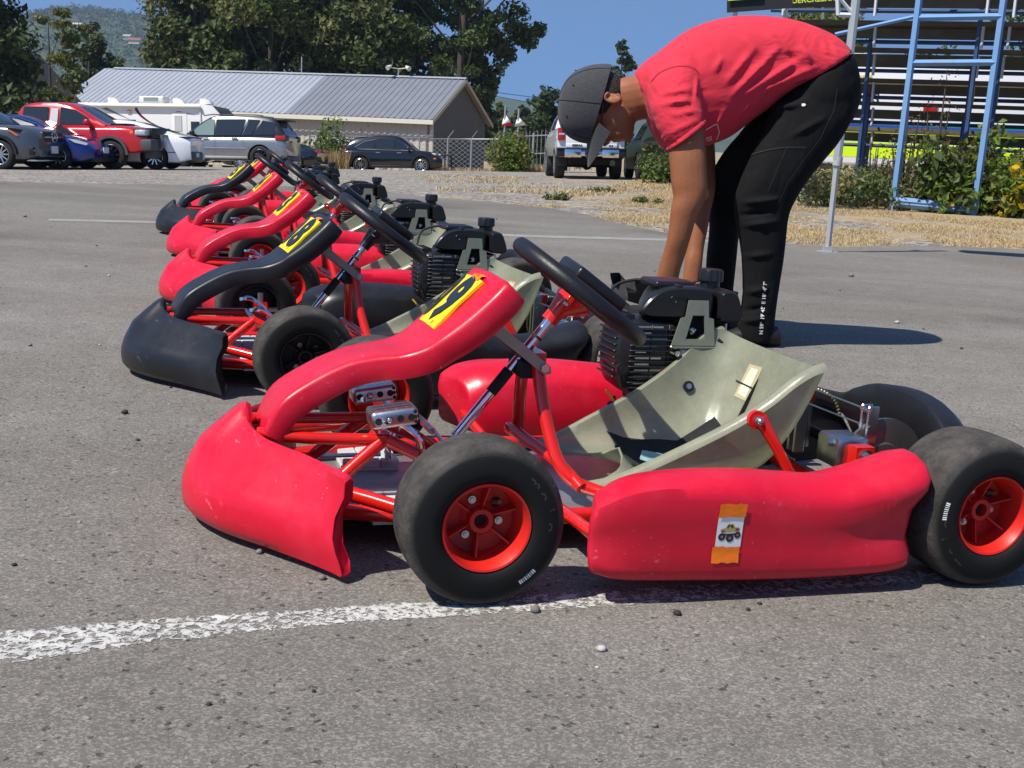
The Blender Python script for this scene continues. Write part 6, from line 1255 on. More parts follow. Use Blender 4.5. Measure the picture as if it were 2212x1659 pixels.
def scatter(poly_px,n,seed,thr=-.05,sc_=.9):
    rnd=random.Random(seed); Q=[gt(*p) for p in poly_px]; q=[(p.x,p.y) for p in Q]; x0,x1=min(p[0] for p in q),max(p[0] for p in q); y0,y1=min(p[1] for p in q),max(p[1] for p in q); out=[]; tr=0
    while len(out)<n and tr<n*40:
        tr+=1; x,y=rnd.uniform(x0,x1),rnd.uniform(y0,y1)
        if inpoly(x,y,q) and mnoise.fractal(Vector((x*sc_,y*sc_*.8,5.)),1.,2.,4)>thr+.25*(rnd.random()-.5): out.append((x,y,terr(x,y)+.004))
    return out
band=[(1100,440),(1180,449),(1260,463),(1330,481),(1400,495),(1440,504),(1560,516),(1700,527),(1800,533),(2000,531),(2250,540),(2250,455),(2050,458),(1900,452),(1700,437),(1560,420),(1440,412),(1300,440),(1180,436)]
blades('dry_grass','short straw-yellow dry grass along the asphalt edge',scatter(band,48000,2,-.03),.006,.028,.0065,[STRAW,STRAW,STRAW2],71,1.3)
blades('dry_grass_yard','thin dry grass and weeds in the gravel yard',scatter([(960,425),(1180,435),(1440,412),(1420,395),(1190,386),(1000,380),(900,372)],3000,3,.12,.5)+scatter([(1180,430),(1440,415),(1500,395),(1380,388)],2500,5,.05,.6),.015,.05,.018,[STRAW,STRAW2,STRAW],72,.9)
for px,py in ((1213,433),(1300,415),(1395,440)):
    p=gt(px,py); bush('weed','small green weed on the gravel '+{1213:'at the edge of the grass strip',1300:'in the middle of the dry grass',1395:'near the person\'s forearm'}[px],p,.28,.2,.07,260,.05,[LF_MID,LF_OLIVE],8,int(px),'weed')
tall=[]; rnd=random.Random(8)
for i in range(5200):
    px=rnd.uniform(655,752); Y=rnd.uniform(60,67); p=aty(px,350,Y); tall.append((p.x,Y,terr(p.x,Y)))
blades('tall_dry_grass','tall dry grass left of the black SUV along the shed fence',tall,.3,1.1,.04,[STRAW,STRAW2,STRAW2,LF_YG],73,.22)
t2=[]
for i in range(3600):
    px=rnd.uniform(930,1190); Y=rnd.uniform(62,67) if px<1070 else rnd.uniform(46,50); p=aty(px,350,Y); t2.append((p.x,Y,terr(p.x,Y)))
blades('verge_grass','dry straw-coloured verge grass below the shed gable',t2,.10,.38,.03,[STRAW,STRAW2],74,.4)
# ---- fences by the shed
M_GALV=mat('galvanised_pipe',(.42,.43,.44),rough=.45,metal=.6)
M_MESH=mat('chain_link_wire',(.30,.31,.31),rough=.5,metal=.5,alpha=1.)
def fence(name,label,pxs,Y0,Y1,h,arms,cat='fence',pick=0):
    root=empty(name); tag(root,label,cat); n_=len(pxs); pts=[]
    for i,px in enumerate(pxs):
        Y=Y0+(Y1-Y0)*i/(n_-1); p=aty(px,350,Y); pts.append(Vector((p.x,Y,terr(p.x,Y))))
    for p in pts:
        mb=MB(); mb.tube([p+Vector((0,0,-.1)),p+Vector((0,0,h))],.045,8)
        if arms: mb.tube([p+Vector((0,0,h)),p+Vector((.30,-.1,h+.42))],.022,6)
        mb.build('post',M_GALV,root,60)
    for z in ((h-.04,) if not pick else (h-.12,h*.5,.12)):
        mb=MB(); mb.tube([p+Vector((0,0,z)) for p in pts],.024,6); mb.build('rail',M_GALV,root,60)
    mb=MB()
    for a,b_ in zip(pts[:-1],pts[1:]):
        L_=(b_-a).length
        if pick:
            m_=int(L_/.28)
            for k in range(1,m_): q=a+(b_-a)*k/m_; mb.tube([q+Vector((0,0,.05)),q+Vector((0,0,h+.1))],.016,4,False)
        else:
            m_=int(L_/.30)
            for k in range(-8,m_):
                for sg in (1,-1):
                    f0,f1=k/m_,(k+8)/m_; 
                    if sg<0: f0,f1=f1,f0
                    z0,z1=0.,h-.05
                    def cl(f): return min(max(f,0),1)
                    if f0<0: z0+= (z1-z0)*(0-f0)/(f1-f0); f0=0
                    if f1<0: z1=z0+(z1-z0)*(f0-0)/(f0-f1); f1=0
                    if f1>1: z1=z0+(z1-z0)*(1-f0)/(f1-f0); f1=1
                    if f0>1: z0=z0+(z1-z0)*(f0-1)/(f0-f1); f0=1
                    if abs(f1-f0)<1e-3: continue
                    mb.tube([a+(b_-a)*f0+Vector((0,0,z0)),a+(b_-a)*f1+Vector((0,0,z1))],.0055,3,False)
    mb.build('mesh' if not pick else 'pickets',M_MESH,root,60); return root
fence('chain_link_fence','grey chain-link fence before the beige shed wall',[668,735,803,868,905,921],66.5,67.5,2.0,False)
fence('barbed_fence','chain-link fence with angled barbed arms along the shaded shed gable',[921,966,1017,1066,1100],67.5,66,1.95,True)
fence('picket_fence','pale steel picket fence between the round bush and the pickup',[1118,1150,1185,1230,1290],54,50,1.75,False,pick=1)
mb=MB(); a=aty(915,330,65); b_=aty(975,336,64); c=aty(975,362,64); mb.tube([Vector((a.x,65,a.z)),Vector((b_.x,64,b_.z)),Vector((c.x,64,terr(c.x,64)))],.06,8); o=mb.build('gate_rail',M_CBLK); tag(o,'dark bent gate rail before the shaded shed gable','rail')
# ---- flags
def flag(px,py0,py1,Y,label,mats,kind):
    root=empty('flag'); p=aty(px,py1,Y); g_=terr(p.x,Y); root.location=(p.x,Y,g_); tag(root,label,'flag'); zt=aty(px,py0,Y).z-g_; zb=aty(px,py1,Y).z-g_
    part(root,'flagpole',M_GALV,lambda mb: mb.tube([(0,0,0),(.0,0,zt+.3)],.04,8))
    mb=MB(); N=8; wd=.95
    for k in range(3 if kind else 1):
        if kind: mb.mat([0,1,0][k])
        f0,f1=([0,.25,.75,1][k],[0,.25,.75,1][k+1]) if kind else (0,1)
        rows=[]
        for i in range(N+1):
            f=f0+(f1-f0)*i/N; rows.append([(-.05+wd*.42*f*(.4+.6*g)-.25*(1-g)*f,.10*math.sin(6*f+2*g),zt-(zt-zb)*(f*.80+.2*(1-g))) for g in (0,.5,1)])
        mb.loft(rows,False)
    mb.build('cloth',mats,root,180,fixn=False)
M_FR=mat('flag_red',(.62,.02,.02),rough=.7); M_FW=mat('flag_white',(.78,.78,.78),rough=.7)
flag(1090,243,276,52,'red and white flag hanging limp over the round bush',[M_FR,M_FW],1); flag(1119,250,274,52,'plain white flag hanging limp beside the red and white one',[M_FW],0)
# ---- power lines
for i,(a,b_) in enumerate((((1050,203),(1215,222)),((1060,198),(1300,214)))):
    mb=MB(); A=aty(*a,100); B=aty(*b_,110); mb.tube([A,(A+B)/2+Vector((0,0,-.25)),B,B+(B-A)*1.2],.022,4,smooth=6); o=mb.build('power_line',M_CBLK); tag(o,['lower dark power line crossing the sky gap right of the shed','upper thin power line in the sky gap, just above the other'][i],'wire')
# ---- the wooded hill far behind
HV=[];HF=[]; ridge=[(-700,30),(-300,20),(0,75),(70,62),(130,44),(170,38),(210,32),(260,40),(300,46),(340,52),(420,70),(520,100),(700,140),(900,190),(1000,210),(1500,262),(2300,300)]
Yh=1500.; NX,NY=260,26
for j in range(NY+1):
    for i in range(NX+1):
        px=-700+3000*i/NX; p=aty(px,interp([r_[0] for r_ in ridge],[r_[1] for r_ in ridge],px),Yh+380); f=j/NY; base=-18.
        s=math.sin(f*math.pi/2)**1.15; y=Yh-520+900*f; x=p.x*(.74+.26*f); z=base+(p.z-base)*s
        z+=(16*mnoise.noise(Vector((x*.006,y*.006,1.)))+9*mnoise.noise(Vector((x*.02,y*.02,4.))))*min(1,f*2)*(1-.65*f)
        HV.append((x,y,z))
HF=[(j*(NX+1)+i,j*(NX+1)+i+1,(j+1)*(NX+1)+i+1,(j+1)*(NX+1)+i) for j in range(NY) for i in range(NX)]
M_HILL=mat('wooded_hillside',(.050,.075,.040),rough=1.,var=.35,vscale=.02)
o=mesh_np('hill',HV,HF,M_HILL,smooth=True); tag(o,'wooded hill beyond the shed','hill',kind='structure')
# its trees: a far-off wood
cen=[];rad=[]; rnd=random.Random(4)
HVa=np.array(HV).reshape(NY+1,NX+1,3)
for i in range(5200):
    u=rnd.random()*(NX-1)*.42; v=rnd.random()**.8*(NY-1); i0,j0=int(u),int(v); p=HVa[j0,i0]+(HVa[j0,i0+1]-HVa[j0,i0])*(u-i0)+(HVa[j0+1,i0]-HVa[j0,i0])*(v-j0)
    h_=rnd.uniform(4,9); cen.append((p[0],p[1],p[2]+h_*.5)); rad.append((rnd.uniform(3,5.5),rnd.uniform(3,5),h_*.75))
RNG=np.random.default_rng(9); V,F,k=leaves(cen,rad,42000,3.4,jit=.3); o=mesh_np('hill_forest',V,F,[leafmat('far_wood',(.038,.060,.034),.2,.4),leafmat('far_wood_olive',(.062,.078,.040),.2,.4)],None,(k%3==0).astype(int)); tag(o,'unbroken wood covering the far hill','wood',kind='stuff')
hh=empty('hillside_house'); p=aty(541/1.0*1.0,175,Yh); 
def hill_pt(px,py):
    d=ray(px,py); best=None
    for row in range(NY):
        for t in ():
            pass
    t=900.
    G=HVa.reshape(-1,3)
    while t<2100:
        P_=CAMP+d*t; q=np.argmin((G[:,0]-P_.x)**2+(G[:,1]-P_.y)**2)
        if G[q,2]>=P_.z-2: return P_
        t+=12
    return CAMP+d*1400
p=hill_pt(543,176) if False else hill_pt(296,96)
for nm,px,py,lb,wd,col in (('hillside_house',297,97,'white house with a red roof alone on the wooded hill',13,(.30,.10,.06)),('hillside_house',282,89,'small pale house above the red-roofed one on the hill',7,(.35,.33,.3)),('hillside_house',175,64,'pale roof among the trees high on the hill',9,(.45,.43,.4))):
    P_=hill_pt(px,py); r_=empty(nm); r_.location=P_+Vector((0,-10,3.)); tag(r_,lb,'house','houses on the far hill'); w_=wd/2
    part(r_,'wall',mat('hill_house_wall',(.62,.58,.52),rough=.8),lambda mb: mb.box((-w_,-5,-3),(w_,5,1))); part(r_,'roof',mat('hill_house_roof',col,rough=.8),lambda mb: mb.prism([(-w_-1,-6,1),(w_+1,-6,1),(w_+1,0,3.2),(-w_-1,0,3.2)],(0,0,.6)))
# ---- bleachers seen from behind
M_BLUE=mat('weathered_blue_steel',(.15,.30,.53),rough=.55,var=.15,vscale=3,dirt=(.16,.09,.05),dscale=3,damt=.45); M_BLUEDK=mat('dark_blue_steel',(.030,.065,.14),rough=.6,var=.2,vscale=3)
M_PLANK=mat('weathered_plank',(.13,.105,.07),rough=.9,var=.35,vscale=2.2); M_WHITEST=mat('white_bracket',(.55,.56,.57),rough=.5)
gr=empty('bleachers'); tag(gr,'blue steel bleachers with weathered plank seats seen from behind','bleachers')
A=gt(1928,455); Bp=gt(2103,465); dirx=(Bp-A); dirx.z=0; Wf=dirx.length; dx=dirx.normalized(); dy=Vector((-dx.y,dx.x,0)); O=Vector((A.x,A.y,0)); gr.location=O
def G(a,b_,z): q=dx*a+dy*b_; return Vector((q.x,q.y,z))
gz=terr(A.x,A.y)
def sqtube(name,p,q,r_,m):
    return part(gr,name,m,lambda mb: mb.tube([p,q],r_*1.2,4),30)
def post(a,b_,zt,m=M_BLUE,r_=.040): sqtube('post',G(a,b_,terr((O+G(a,b_,0)).x,(O+G(a,b_,0)).y)-.05),G(a+.02*zt,b_,zt),r_,m)
H_=4.2
post(0,0,H_); post(Wf,0,H_); post(Wf*2.0,.1,H_); post(Wf*3,.1,H_)
zr=lambda py,px: aty(px,py,A.y).z
for py,m in ((140,M_BLUE),(42,M_BLUE)):
    z=zr(py,2050); sqtube('rail',G(.02*z,0,z),G(Wf+.02*z,0,z+.03),.036,m)
for py in (436,452):
    z=max(gz+.10,zr(py,2010)); sqtube('rail',G(0,-.02,z),G(Wf,-.02,z-.04),.042,M_BLUE)
sqtube('rail',G(-1.0,.3,2.33),G(.04,.02,2.55),.022,M_BLUE)
NT=6
for t in range(NT):
    z=2.95-.36*t; y=.55+.62*t
    for k in range(2):
        yy=y+.30*k+.03*math.sin(t*2.1+k); zz=z-.05*k-.02+.022*math.sin(t*3.7+k*1.9)
        part(gr,'plank',M_PLANK,lambda mb: mb.box((0,0,0),(1,1,1),frame_m(G(-1.95,yy,zz),dx*11.3,dy*.26,Vector((0,0,.055)))) if (t,k)!=(4,1) else None)
    part(gr,'riser_board',M_PLANK,lambda mb: mb.box((0,0,0),(1,1,1),frame_m(G(-1.9,y+.27,z-.205),dx*11.2,dy*.03,Vector((0,0,.145)))))
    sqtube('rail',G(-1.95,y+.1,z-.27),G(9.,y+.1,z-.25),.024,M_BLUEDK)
for a in (-1.85,-.6,.85,Wf+.15,Wf+1.4,Wf*2.4,Wf*3.4):
    for t in range(0,NT,1):
        z=2.95-.36*t; y=.55+.62*t
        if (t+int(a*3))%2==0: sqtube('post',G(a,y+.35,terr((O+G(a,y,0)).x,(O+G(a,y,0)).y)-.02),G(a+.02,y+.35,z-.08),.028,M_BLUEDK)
    for t in range(NT):
        z=2.95-.36*t; y=.55+.62*t
        part(gr,'bracket',M_WHITEST,lambda mb: (mb.tube([G(a+.08,y+.05,z-.30),G(a+.08,y+.55,z-.06)],.022,4),mb.tube([G(a+.08,y+.05,z-.04),G(a+.08,y+.05,z-.34)],.022,4)),30)
# ---- banner over the bleachers
bn=empty('banner'); tag(bn,'black banner with yellow-green web address above the person\'s back','banner'); YB=15.6
c0=aty(1571,27,YB); c1=aty(1712,17,YB-.2); c2=aty(1712,-70,YB-.2); c3=aty(1571,-60,YB)
mb=MB(); mb.prism([c0,c1,c2,c3],(0,.03,0)); mb.build('panel',mat('banner_black',(.010,.010,.011),rough=.6),bn,30)
ux=(c1-c0); Lb=ux.length; ux.normalize(); uz=(c3-c0).normalized(); un=ux.cross(uz)
v,f=text_mesh('WWW.CHOQUERCREEK.COM',.095,.001,.002,'LEFT')
mb=MB(); q0=aty(1601,10,YB-.03); mb.add([q0+ux*p[0]+uz*p[1]+un*(.004+p[2]) for p in v],f); mb.build('lettering',mat('banner_lime',(.55,.62,.06),rough=.5),bn,60,fixn=False)
mb=MB(); a=aty(1572,2,YB-.04); mb.prism([a,a+ux*.42,a+ux*.42+uz*.3,a+uz*.3],un*.003); mb.build('green_block',mat('banner_green',(.42,.62,.03),rough=.5),bn,30)
for px in (1588,1697): part(bn,'banner_post',M_WHITEST,lambda mb: mb.tube([aty(px,-60,YB+.1),aty(px,70,YB+.1)],.03,4))
# ---- first-aid vehicle behind the bleachers
amb=empty('ambulance'); tag(amb,'white first-aid van with blue and neon yellow stripes behind the bleachers','ambulance'); PA=aty(1960,372,29.); zg=terr(PA.x,29.); amb.location=(PA.x,29.,zg); amb.rotation_euler=(0,0,R(-7))
M_AW=mat('ambulance_white',(.78,.78,.79),rough=.35,coat=.4); M_NEON=mat('neon_yellow_vinyl',(.62,.86,.02),rough=.4); M_ABL=mat('ambulance_blue',(.02,.07,.36),rough=.4); M_ATEAL=mat('ambulance_teal',(.02,.20,.18),rough=.4)
mb=MB(); mb.rbox((-3.2,0,.42),(2.6,2.2,3.0),.08,3); mb.rbox((2.5,.1,.42),(4.3,2.1,2.0),.15,3); mb.build('body',M_AW,amb,40)
for z0,z1,m,nm in ((.62,.98,M_NEON,'neon_stripe'),(1.0,1.22,M_NEON,'neon_stripe'),(1.235,1.38,M_ABL,'blue_stripe'),(1.385,1.45,M_ATEAL,'teal_stripe')): part(amb,nm,m,lambda mb: mb.box((-3.21,-.006,z0),(2.61,.02,z1)))
v,f=text_mesh('DICS',.34,.003,.006,'LEFT'); part(amb,'lettering',mat('dark_lettering',(.02,.03,.02),rough=.5),lambda mb: mb.add([(-1.55+p[0],-.008-p[2],1.98+p[1]) for p in v],f),60,fixn=False)
v2,f2=text_mesh('CT',.36,.003,.006,'LEFT'); part(amb,'lettering',mat('yellow_lettering',(.80,.62,.02),rough=.5),lambda mb: mb.add([(-1.5+p[0],-.008-p[2],2.36+p[1]) for p in v2],f2),60,fixn=False)
for x in (-1.9,3.0): part(amb,'wheel',M_RUB,lambda mb: mb.lathe([(-.12,.2),(-.12,.36),(-.09,.40),(.09,.40),(.12,.36),(.12,.001)],24,Matrix.Translation((x,.15,.40))@Matrix.Rotation(R(90),4,'X')))
part(amb,'side_window',M_CGLASS,lambda mb: mb.rbox((-2.9,-.012,2.1),(-2.1,.02,2.6),.03,2)); part(amb,'red_light',M_TAIL,lambda mb: mb.rbox((.2,-.05,1.70),(.52,.02,1.92),.02,2))
# ---- weeds under the bleachers
def weedpts(n,seed,px0,px1,ya,yb):
    rnd=random.Random(seed); out=[]
    for i in range(n):
        px=rnd.uniform(px0,px1); Y=rnd.uniform(ya,yb); p=aty(px,440,Y); out.append((p.x,Y,terr(p.x,Y)))
    return out
RNG=np.random.default_rng(12); cen=[];rad=[]; rnd=random.Random(12)
for (x,y,z) in weedpts(330,1,1735,2300,16.6,18.6): 
    h_=rnd.uniform(.06,.40) if x<(5.1+.33*(y-15)) else rnd.uniform(.08,.8); cen.append((x,y,z+h_)); rad.append((.16,.16,.20))
V,F,k=leaves(cen,rad,12000,.082,asp=.5); mi=np.array([rnd.choice([0,0,1,1,2,3]) for _ in cen])[k]
o=mesh_np('undergrowth',V,F,[leafmat('dusty_leaf',(.19,.20,.085),.35),leafmat('dusty_green_leaf',(.13,.17,.06),.35),leafmat('dry_leaf',(.33,.24,.12),.35),LF_BRIGHT],None,mi); tag(o,'dusty green undergrowth along the foot of the bleachers','undergrowth',kind='stuff')
for px,Y,h_,lb,ms,sd_,lf,sz in ((2010,16.9,2.0,'tall wispy weed with seed heads inside the blue end frame',[LF_OLIVE,LF_BROWN],81,900,.045),(1945,17.3,1.6,'dry seeding weed left of the blue end frame',[LF_BROWN,LF_OLIVE],82,700,.045),(1880,17.6,1.2,'grey thin weed in front of the ambulance stripes',[LF_BROWN,LF_OLIVE],83,600,.04)):
    p=aty(px,450,Y); bush('tall_weed',lb,Vector((p.x,Y,terr(p.x,Y))),.32,.25,h_,lf,sz,ms,22,sd_,'weed','tall weeds by the bleachers',.16)
for px,Y,lb,ms,sd_,h_ in ((2070,16.6,'broad-leaved plant turning yellow behind the lower blue rails',[LF_BRIGHT,LF_YEL,LF_MID,LF_BRIGHT],84,.92),(2180,16.3,'yellowing broad-leaved plant at the right edge of view',[LF_YG,LF_BRIGHT,LF_OLIVE,LF_BRIGHT,LF_YEL],85,.80),(2120,16.8,'taller green knotweed behind the right blue post',[LF_BRIGHT,LF_YG],86,1.30),(2020,16.7,'leafy green knotweed in the middle of the blue end frame',[LF_BRIGHT,LF_MID],87,1.05)):
    p=aty(px,450,Y); bush('knotweed',lb,Vector((p.x,Y,terr(p.x,Y))),.42,.35,h_,620,.115,ms,14,sd_,'plant','knotweed by the bleachers',.26)
# orange stake seen between the person's arm and leg
mb=MB(); p=gt(1540,404); mb.tube([p-Vector((0,0,.02)),aty(1536,312,p.y)],.034,8); mb.ball(aty(1536,311,p.y),.04,8,6); o=mb.build('marker_stake',mat('orange_stake',(.85,.10,.01),rough=.5)); tag(o,'orange marker stake between the person\'s arm and leg','stake')

# ---- summer haze in the air
mb=MB(); mb.box((-1950,-60,-45),(1950,1980,330)); hz=mb.build('haze',[]); tag(hz,'thin blue summer haze over the valley','haze',kind='stuff')
m=bpy.data.materials.new('haze_air'); m.use_nodes=True; n=m.node_tree.nodes; l=m.node_tree.links; n.remove(n['Principled BSDF']); pv=n.new('ShaderNodeVolumePrincipled'); pv.inputs['Color'].default_value=(.66,.83,1,1); pv.inputs['Density'].default_value=.00017; pv.inputs['Anisotropy'].default_value=.2; l.new(pv.outputs[0],n['Material Output'].inputs['Volume']); hz.data.materials.append(m)
# ================================================================ person
from mathutils.bvhtree import BVHTree
PSH=-.16
def P3(px,py,Y): return aty(px,py,Y+PSH)
def limb(mb,st,n=20,sub=4,flat=None):
    """st: (ax,ay,bx,by,Y,depth): two outline points in the photo's own pixels, mid depth, half thickness"""
    S=smoothc(st,sub); rings=[]
    for q in S:
        ax,ay,bx,by,Y,d=q; A=P3(ax,ay,Y); B=P3(bx,by,Y); c=(A+B)/2; u=(A-B)/2; v=Vector((0,-d,0))
        rings.append([c+u*(math.copysign(abs(math.cos(t))**.9,math.cos(t)))+v*(math.copysign(abs(math.sin(t))**.9,math.sin(t))) for t in [2*math.pi*k/n for k in range(n)]])
    mb.loft(rings,True,True)
def cloth(name,col,rough,bs,fold=.5,fs=3.,sheen=.2,stretch=(1,1,1),rot=(0,0,0),heather=0.,var=.06):
    m=mat(name,col,rough=rough,spec=.25,sheen=sheen,var=var,vscale=5); n,l,b=nodes(m); tc=n.new('ShaderNodeTexCoord')
    mp=n.new('ShaderNodeMapping'); mp.inputs['Scale'].default_value=stretch; mp.inputs['Rotation'].default_value=rot; l.new(tc.outputs['Object'],mp.inputs[0])
    nz=n.new('ShaderNodeTexNoise'); nz.inputs['Scale'].default_value=fs; nz.inputs['Detail'].default_value=3; nz.inputs['Distortion'].default_value=.8; l.new(mp.outputs[0],nz.inputs['Vector'])
    n2=n.new('ShaderNodeTexNoise'); n2.inputs['Scale'].default_value=bs; n2.inputs['Detail'].default_value=2; l.new(tc.outputs['Object'],n2.inputs['Vector'])
    b1=n.new('ShaderNodeBump'); b1.inputs['Strength'].default_value=fold; b1.inputs['Distance'].default_value=.05; l.new(nz.outputs[0],b1.inputs['Height'])
    b2=n.new('ShaderNodeBump'); b2.inputs['Strength'].default_value=.12; b2.inputs['Distance'].default_value=.002; l.new(n2.outputs[0],b2.inputs['Height']); l.new(b1.outputs[0],b2.inputs['Normal']); l.new(b2.outputs[0],b.inputs['Normal'])
    if heather:
        mp2=n.new('ShaderNodeMapping'); mp2.inputs['Scale'].default_value=(20,20,110); mp2.inputs['Rotation'].default_value=(0,R(70),0); l.new(tc.outputs['Object'],mp2.inputs[0]); n3=n.new('ShaderNodeTexNoise'); n3.inputs['Scale'].default_value=4; n3.inputs['Detail'].default_value=4; l.new(mp2.outputs[0],n3.inputs['Vector'])
        mr=n.new('ShaderNodeMapRange'); mr.inputs[1].default_value=.35; mr.inputs[2].default_value=.65; mr.inputs[3].default_value=1-heather; mr.inputs[4].default_value=1+heather; l.new(n3.outputs[0],mr.inputs[0]); mx=n.new('ShaderNodeMix'); mx.data_type='RGBA'; mx.blend_type='MULTIPLY'; mx.inputs[0].default_value=1; mx.inputs[6].default_value=(*col,1); l.new(mr.outputs[0],mx.inputs[7]); l.new(mx.outputs[2],b.inputs['Base Color'])
    return m
M_SKIN=mat('tan_skin',(.285,.105,.046),rough=.50,spec=.35,sub=.04,var=.16,vscale=9,bump=.10,bscale=90)
M_SHIRT=cloth('coral_tshirt',(.62,.032,.055),.85,420,.55,4.2,.06,(1,1,1.7),(0,R(35),0)); M_TROUS=cloth('black_trousers',(.006,.006,.0065),.9,380,.5,4.5,.0,(1,1,.7),(0,R(-20),0),var=.15)
M_CAP=cloth('charcoal_heather_cap',(.050,.049,.054),.9,400,.05,2.,.15,heather=.22); M_HAIR=mat('dark_hair',(.014,.009,.007),rough=.5,bump=.9,bscale=240,var=.3,vscale=60)
M_SHOE=mat('black_shoe',(.012,.012,.012),rough=.6); M_LENS=mat('orange_reflection_lens',(.80,.30,.01),rough=.06,coat=.8); M_WPRINT=mat('white_print',(.70,.69,.68),rough=.6); M_SEAM=mat('dark_seam',(.02,.019,.021),rough=.9); M_THREAD=mat('shirt_seam',(.30,.018,.03),rough=.9)  # lens colour is a painted orange reflection on dark sunglasses
YC=4.72
per=empty('person'); tag(per,'person in coral T-shirt, black trousers and dark cap bending over the karts','person')
# --- shirt: torso and both sleeves as one cloth
mb=MB()
limb(mb,[(1368,157,1398,256,YC,.095),(1382,143,1408,285,YC,.14),(1400,127,1424,312,YC,.172),(1428,107,1446,331,YC,.185),(1470,74,1478,330,YC,.192),(1516,51,1525,316,YC,.195),(1582,35,1575,297,YC,.19),(1648,34,1618,264,YC,.185),(1714,43,1652,240,YC,.18),(1780,67,1682,214,YC,.178),(1814,89,1704,197,YC,.18),(1836,113,1718,187,YC,.182)],28)
for sgn,dx,dy in ((1,0,0),(-1,14,-14)):
    y_=lambda o_: YC-sgn*o_
    limb(mb,[(1412+dx,150+dy,1490+dx,110+dy,y_(.075),.075),(1398+dx,178+dy,1500+dx,128+dy,y_(.115),.088),(1399+dx,206+dy,1508+dx,165+dy,y_(.155),.088),(1407+dx,243+dy,1514+dx,212+dy,y_(.188),.084),(1423+dx,287+dy,1519+dx,242+dy,y_(.205),.081),(1441+dx,324+dy,1523+dx,264+dy,y_(.208),.081)],22)
sh=mb.build('tshirt',M_SHIRT,per,180); remeshed(sh,.009,13)
# real folds: pull the cloth along diagonal creases
def folds(o,lines):
    for v in o.data.vertices:
        p=v.co; off=Vector((0,0,0))
        for (A,B,w_,amp) in lines:
            d=B-A; L=d.length; t=max(0,min(1,(p-A).dot(d)/(L*L))); q=A+d*t; r_=Vector((p.x-q.x,0,p.z-q.z)); nrm=Vector((-d.z,0,d.x)).normalized(); s=r_.dot(nrm)/w_
            if p.y<YC+PSH and abs(s)<2.2 and 0<t<1: off+=Vector((0,-amp*math.sin(math.pi*t)*math.exp(-s*s)*(1.2-.4*abs(s)),0))
        v.co=p+off
    shade(o.data,180)
def L_(a,b_,w_,amp,Y=YC-.18): return (P3(*a,Y),P3(*b_,Y),w_,amp)
folds(sh,[L_((1575,212),(1690,95),.014,.016),L_((1590,215),(1740,120),.012,.018),L_((1610,210),(1775,140),.013,.016),L_((1560,190),(1640,90),.013,.012),L_((1540,160),(1560,120),.01,.010),L_((1650,196),(1790,155),.012,.014),L_((1700,110),(1725,140),.012,-.016),L_((1730,95),(1755,140),.012,.014),L_((1415,205),(1500,190),.010,.010,YC-.26),L_((1420,225),(1505,215),.009,.012,YC-.26),L_((1500,215),(1512,160),.01,.012,YC-.26),L_((1490,235),(1507,170),.008,-.010,YC-.26),L_((1460,95),(1500,130),.014,.008),L_((1600,60),(1640,120),.02,.010),L_((1660,60),(1690,120),.014,.008),L_((1780,80),(1790,120),.008,.010),L_((1800,85),(1815,115),.007,.008),L_((1620,240),(1670,180),.010,.012),L_((1585,270),(1640,200),.010,.012),L_((1540,295),(1570,230),.010,.010),L_((1445,250),(1512,238),.006,.007,YC-.27),L_((1440,290),(1515,255),.006,.006,YC-.27),L_((1430,180),(1440,230),.012,-.008,YC-.27),L_((1385,170),(1410,250),.009,.010),L_((1395,165),(1425,230),.008,-.008)])
for sgn,o_,dx,dy in ((1,.208,0,0),(-1,.208,14,-14)):
    A=P3(1442+dx,325+dy,YC-sgn*o_); Bq=P3(1523.5+dx,265+dy,YC-sgn*o_); c=(A+Bq)/2; u=(A-Bq)/2; q=[]
    mb=MB(); rows=[]
    for off,sc_ in ((-.016,.985),(-.012,1.02),(-.004,1.045),(.0015,1.04),(.001,.97),(-.010,.93)):
        dn=(P3(1481,295,YC)-P3(1450,180,YC)).normalized(); rows.append([c+dn*off+u*math.cos(t)*sc_+Vector((0,-.083,0))*math.sin(t)*sc_ for t in [2*math.pi*k/40 for k in range(40)]])
    mb.loft(rows,True); mb.build('sleeve_hem',M_SHIRT,sh,180,fixn=False)
# --- trousers
mb=MB()
limb(mb,[(1700,196,1838,116,YC,.172),(1684,206,1848,146,YC,.180),(1670,228,1855,190,YC,.186),(1655,262,1851,228,YC,.178),(1648,285,1838,262,YC,.160)],26)
limb(mb,[(1668,225,1852,195,YC-.075,.105),(1652,280,1842,250,YC-.085,.108),(1632,316,1812,306,YC-.09,.104),(1613,355,1776,350,YC-.095,.098),(1597,395,1746,388,YC-.10,.090),(1586,430,1722,425,YC-.10,.083),(1588,470,1704,464,YC-.10,.079),(1597,520,1697,520,YC-.10,.074),(1602,560,1692,562,YC-.10,.070),(1604,610,1684,612,YC-.10,.066),(1602,655,1677,660,YC-.10,.062),(1592,704,1671,708,YC-.10,.062),(1590,731,1664,742,YC-.10,.060)],22)
limb(mb,[(1640,230,1800,220,YC+.085,.105),(1600,285,1740,290,YC+.10,.105),(1566,325,1690,345,YC+.13,.098),(1540,368,1650,398,YC+.17,.090),(1529,405,1622,432,YC+.19,.085),(1531,450,1605,465,YC+.20,.078),(1532,500,1596,505,YC+.21,.073),(1526,560,1590,565,YC+.21,.068),(1524,620,1584,622,YC+.21,.064),(1518,672,1580,676,YC+.21,.062),(1516,704,1578,710,YC+.21,.060)],22)
tr=mb.build('trousers',M_TROUS,per,180); remeshed(tr,.0085,4)
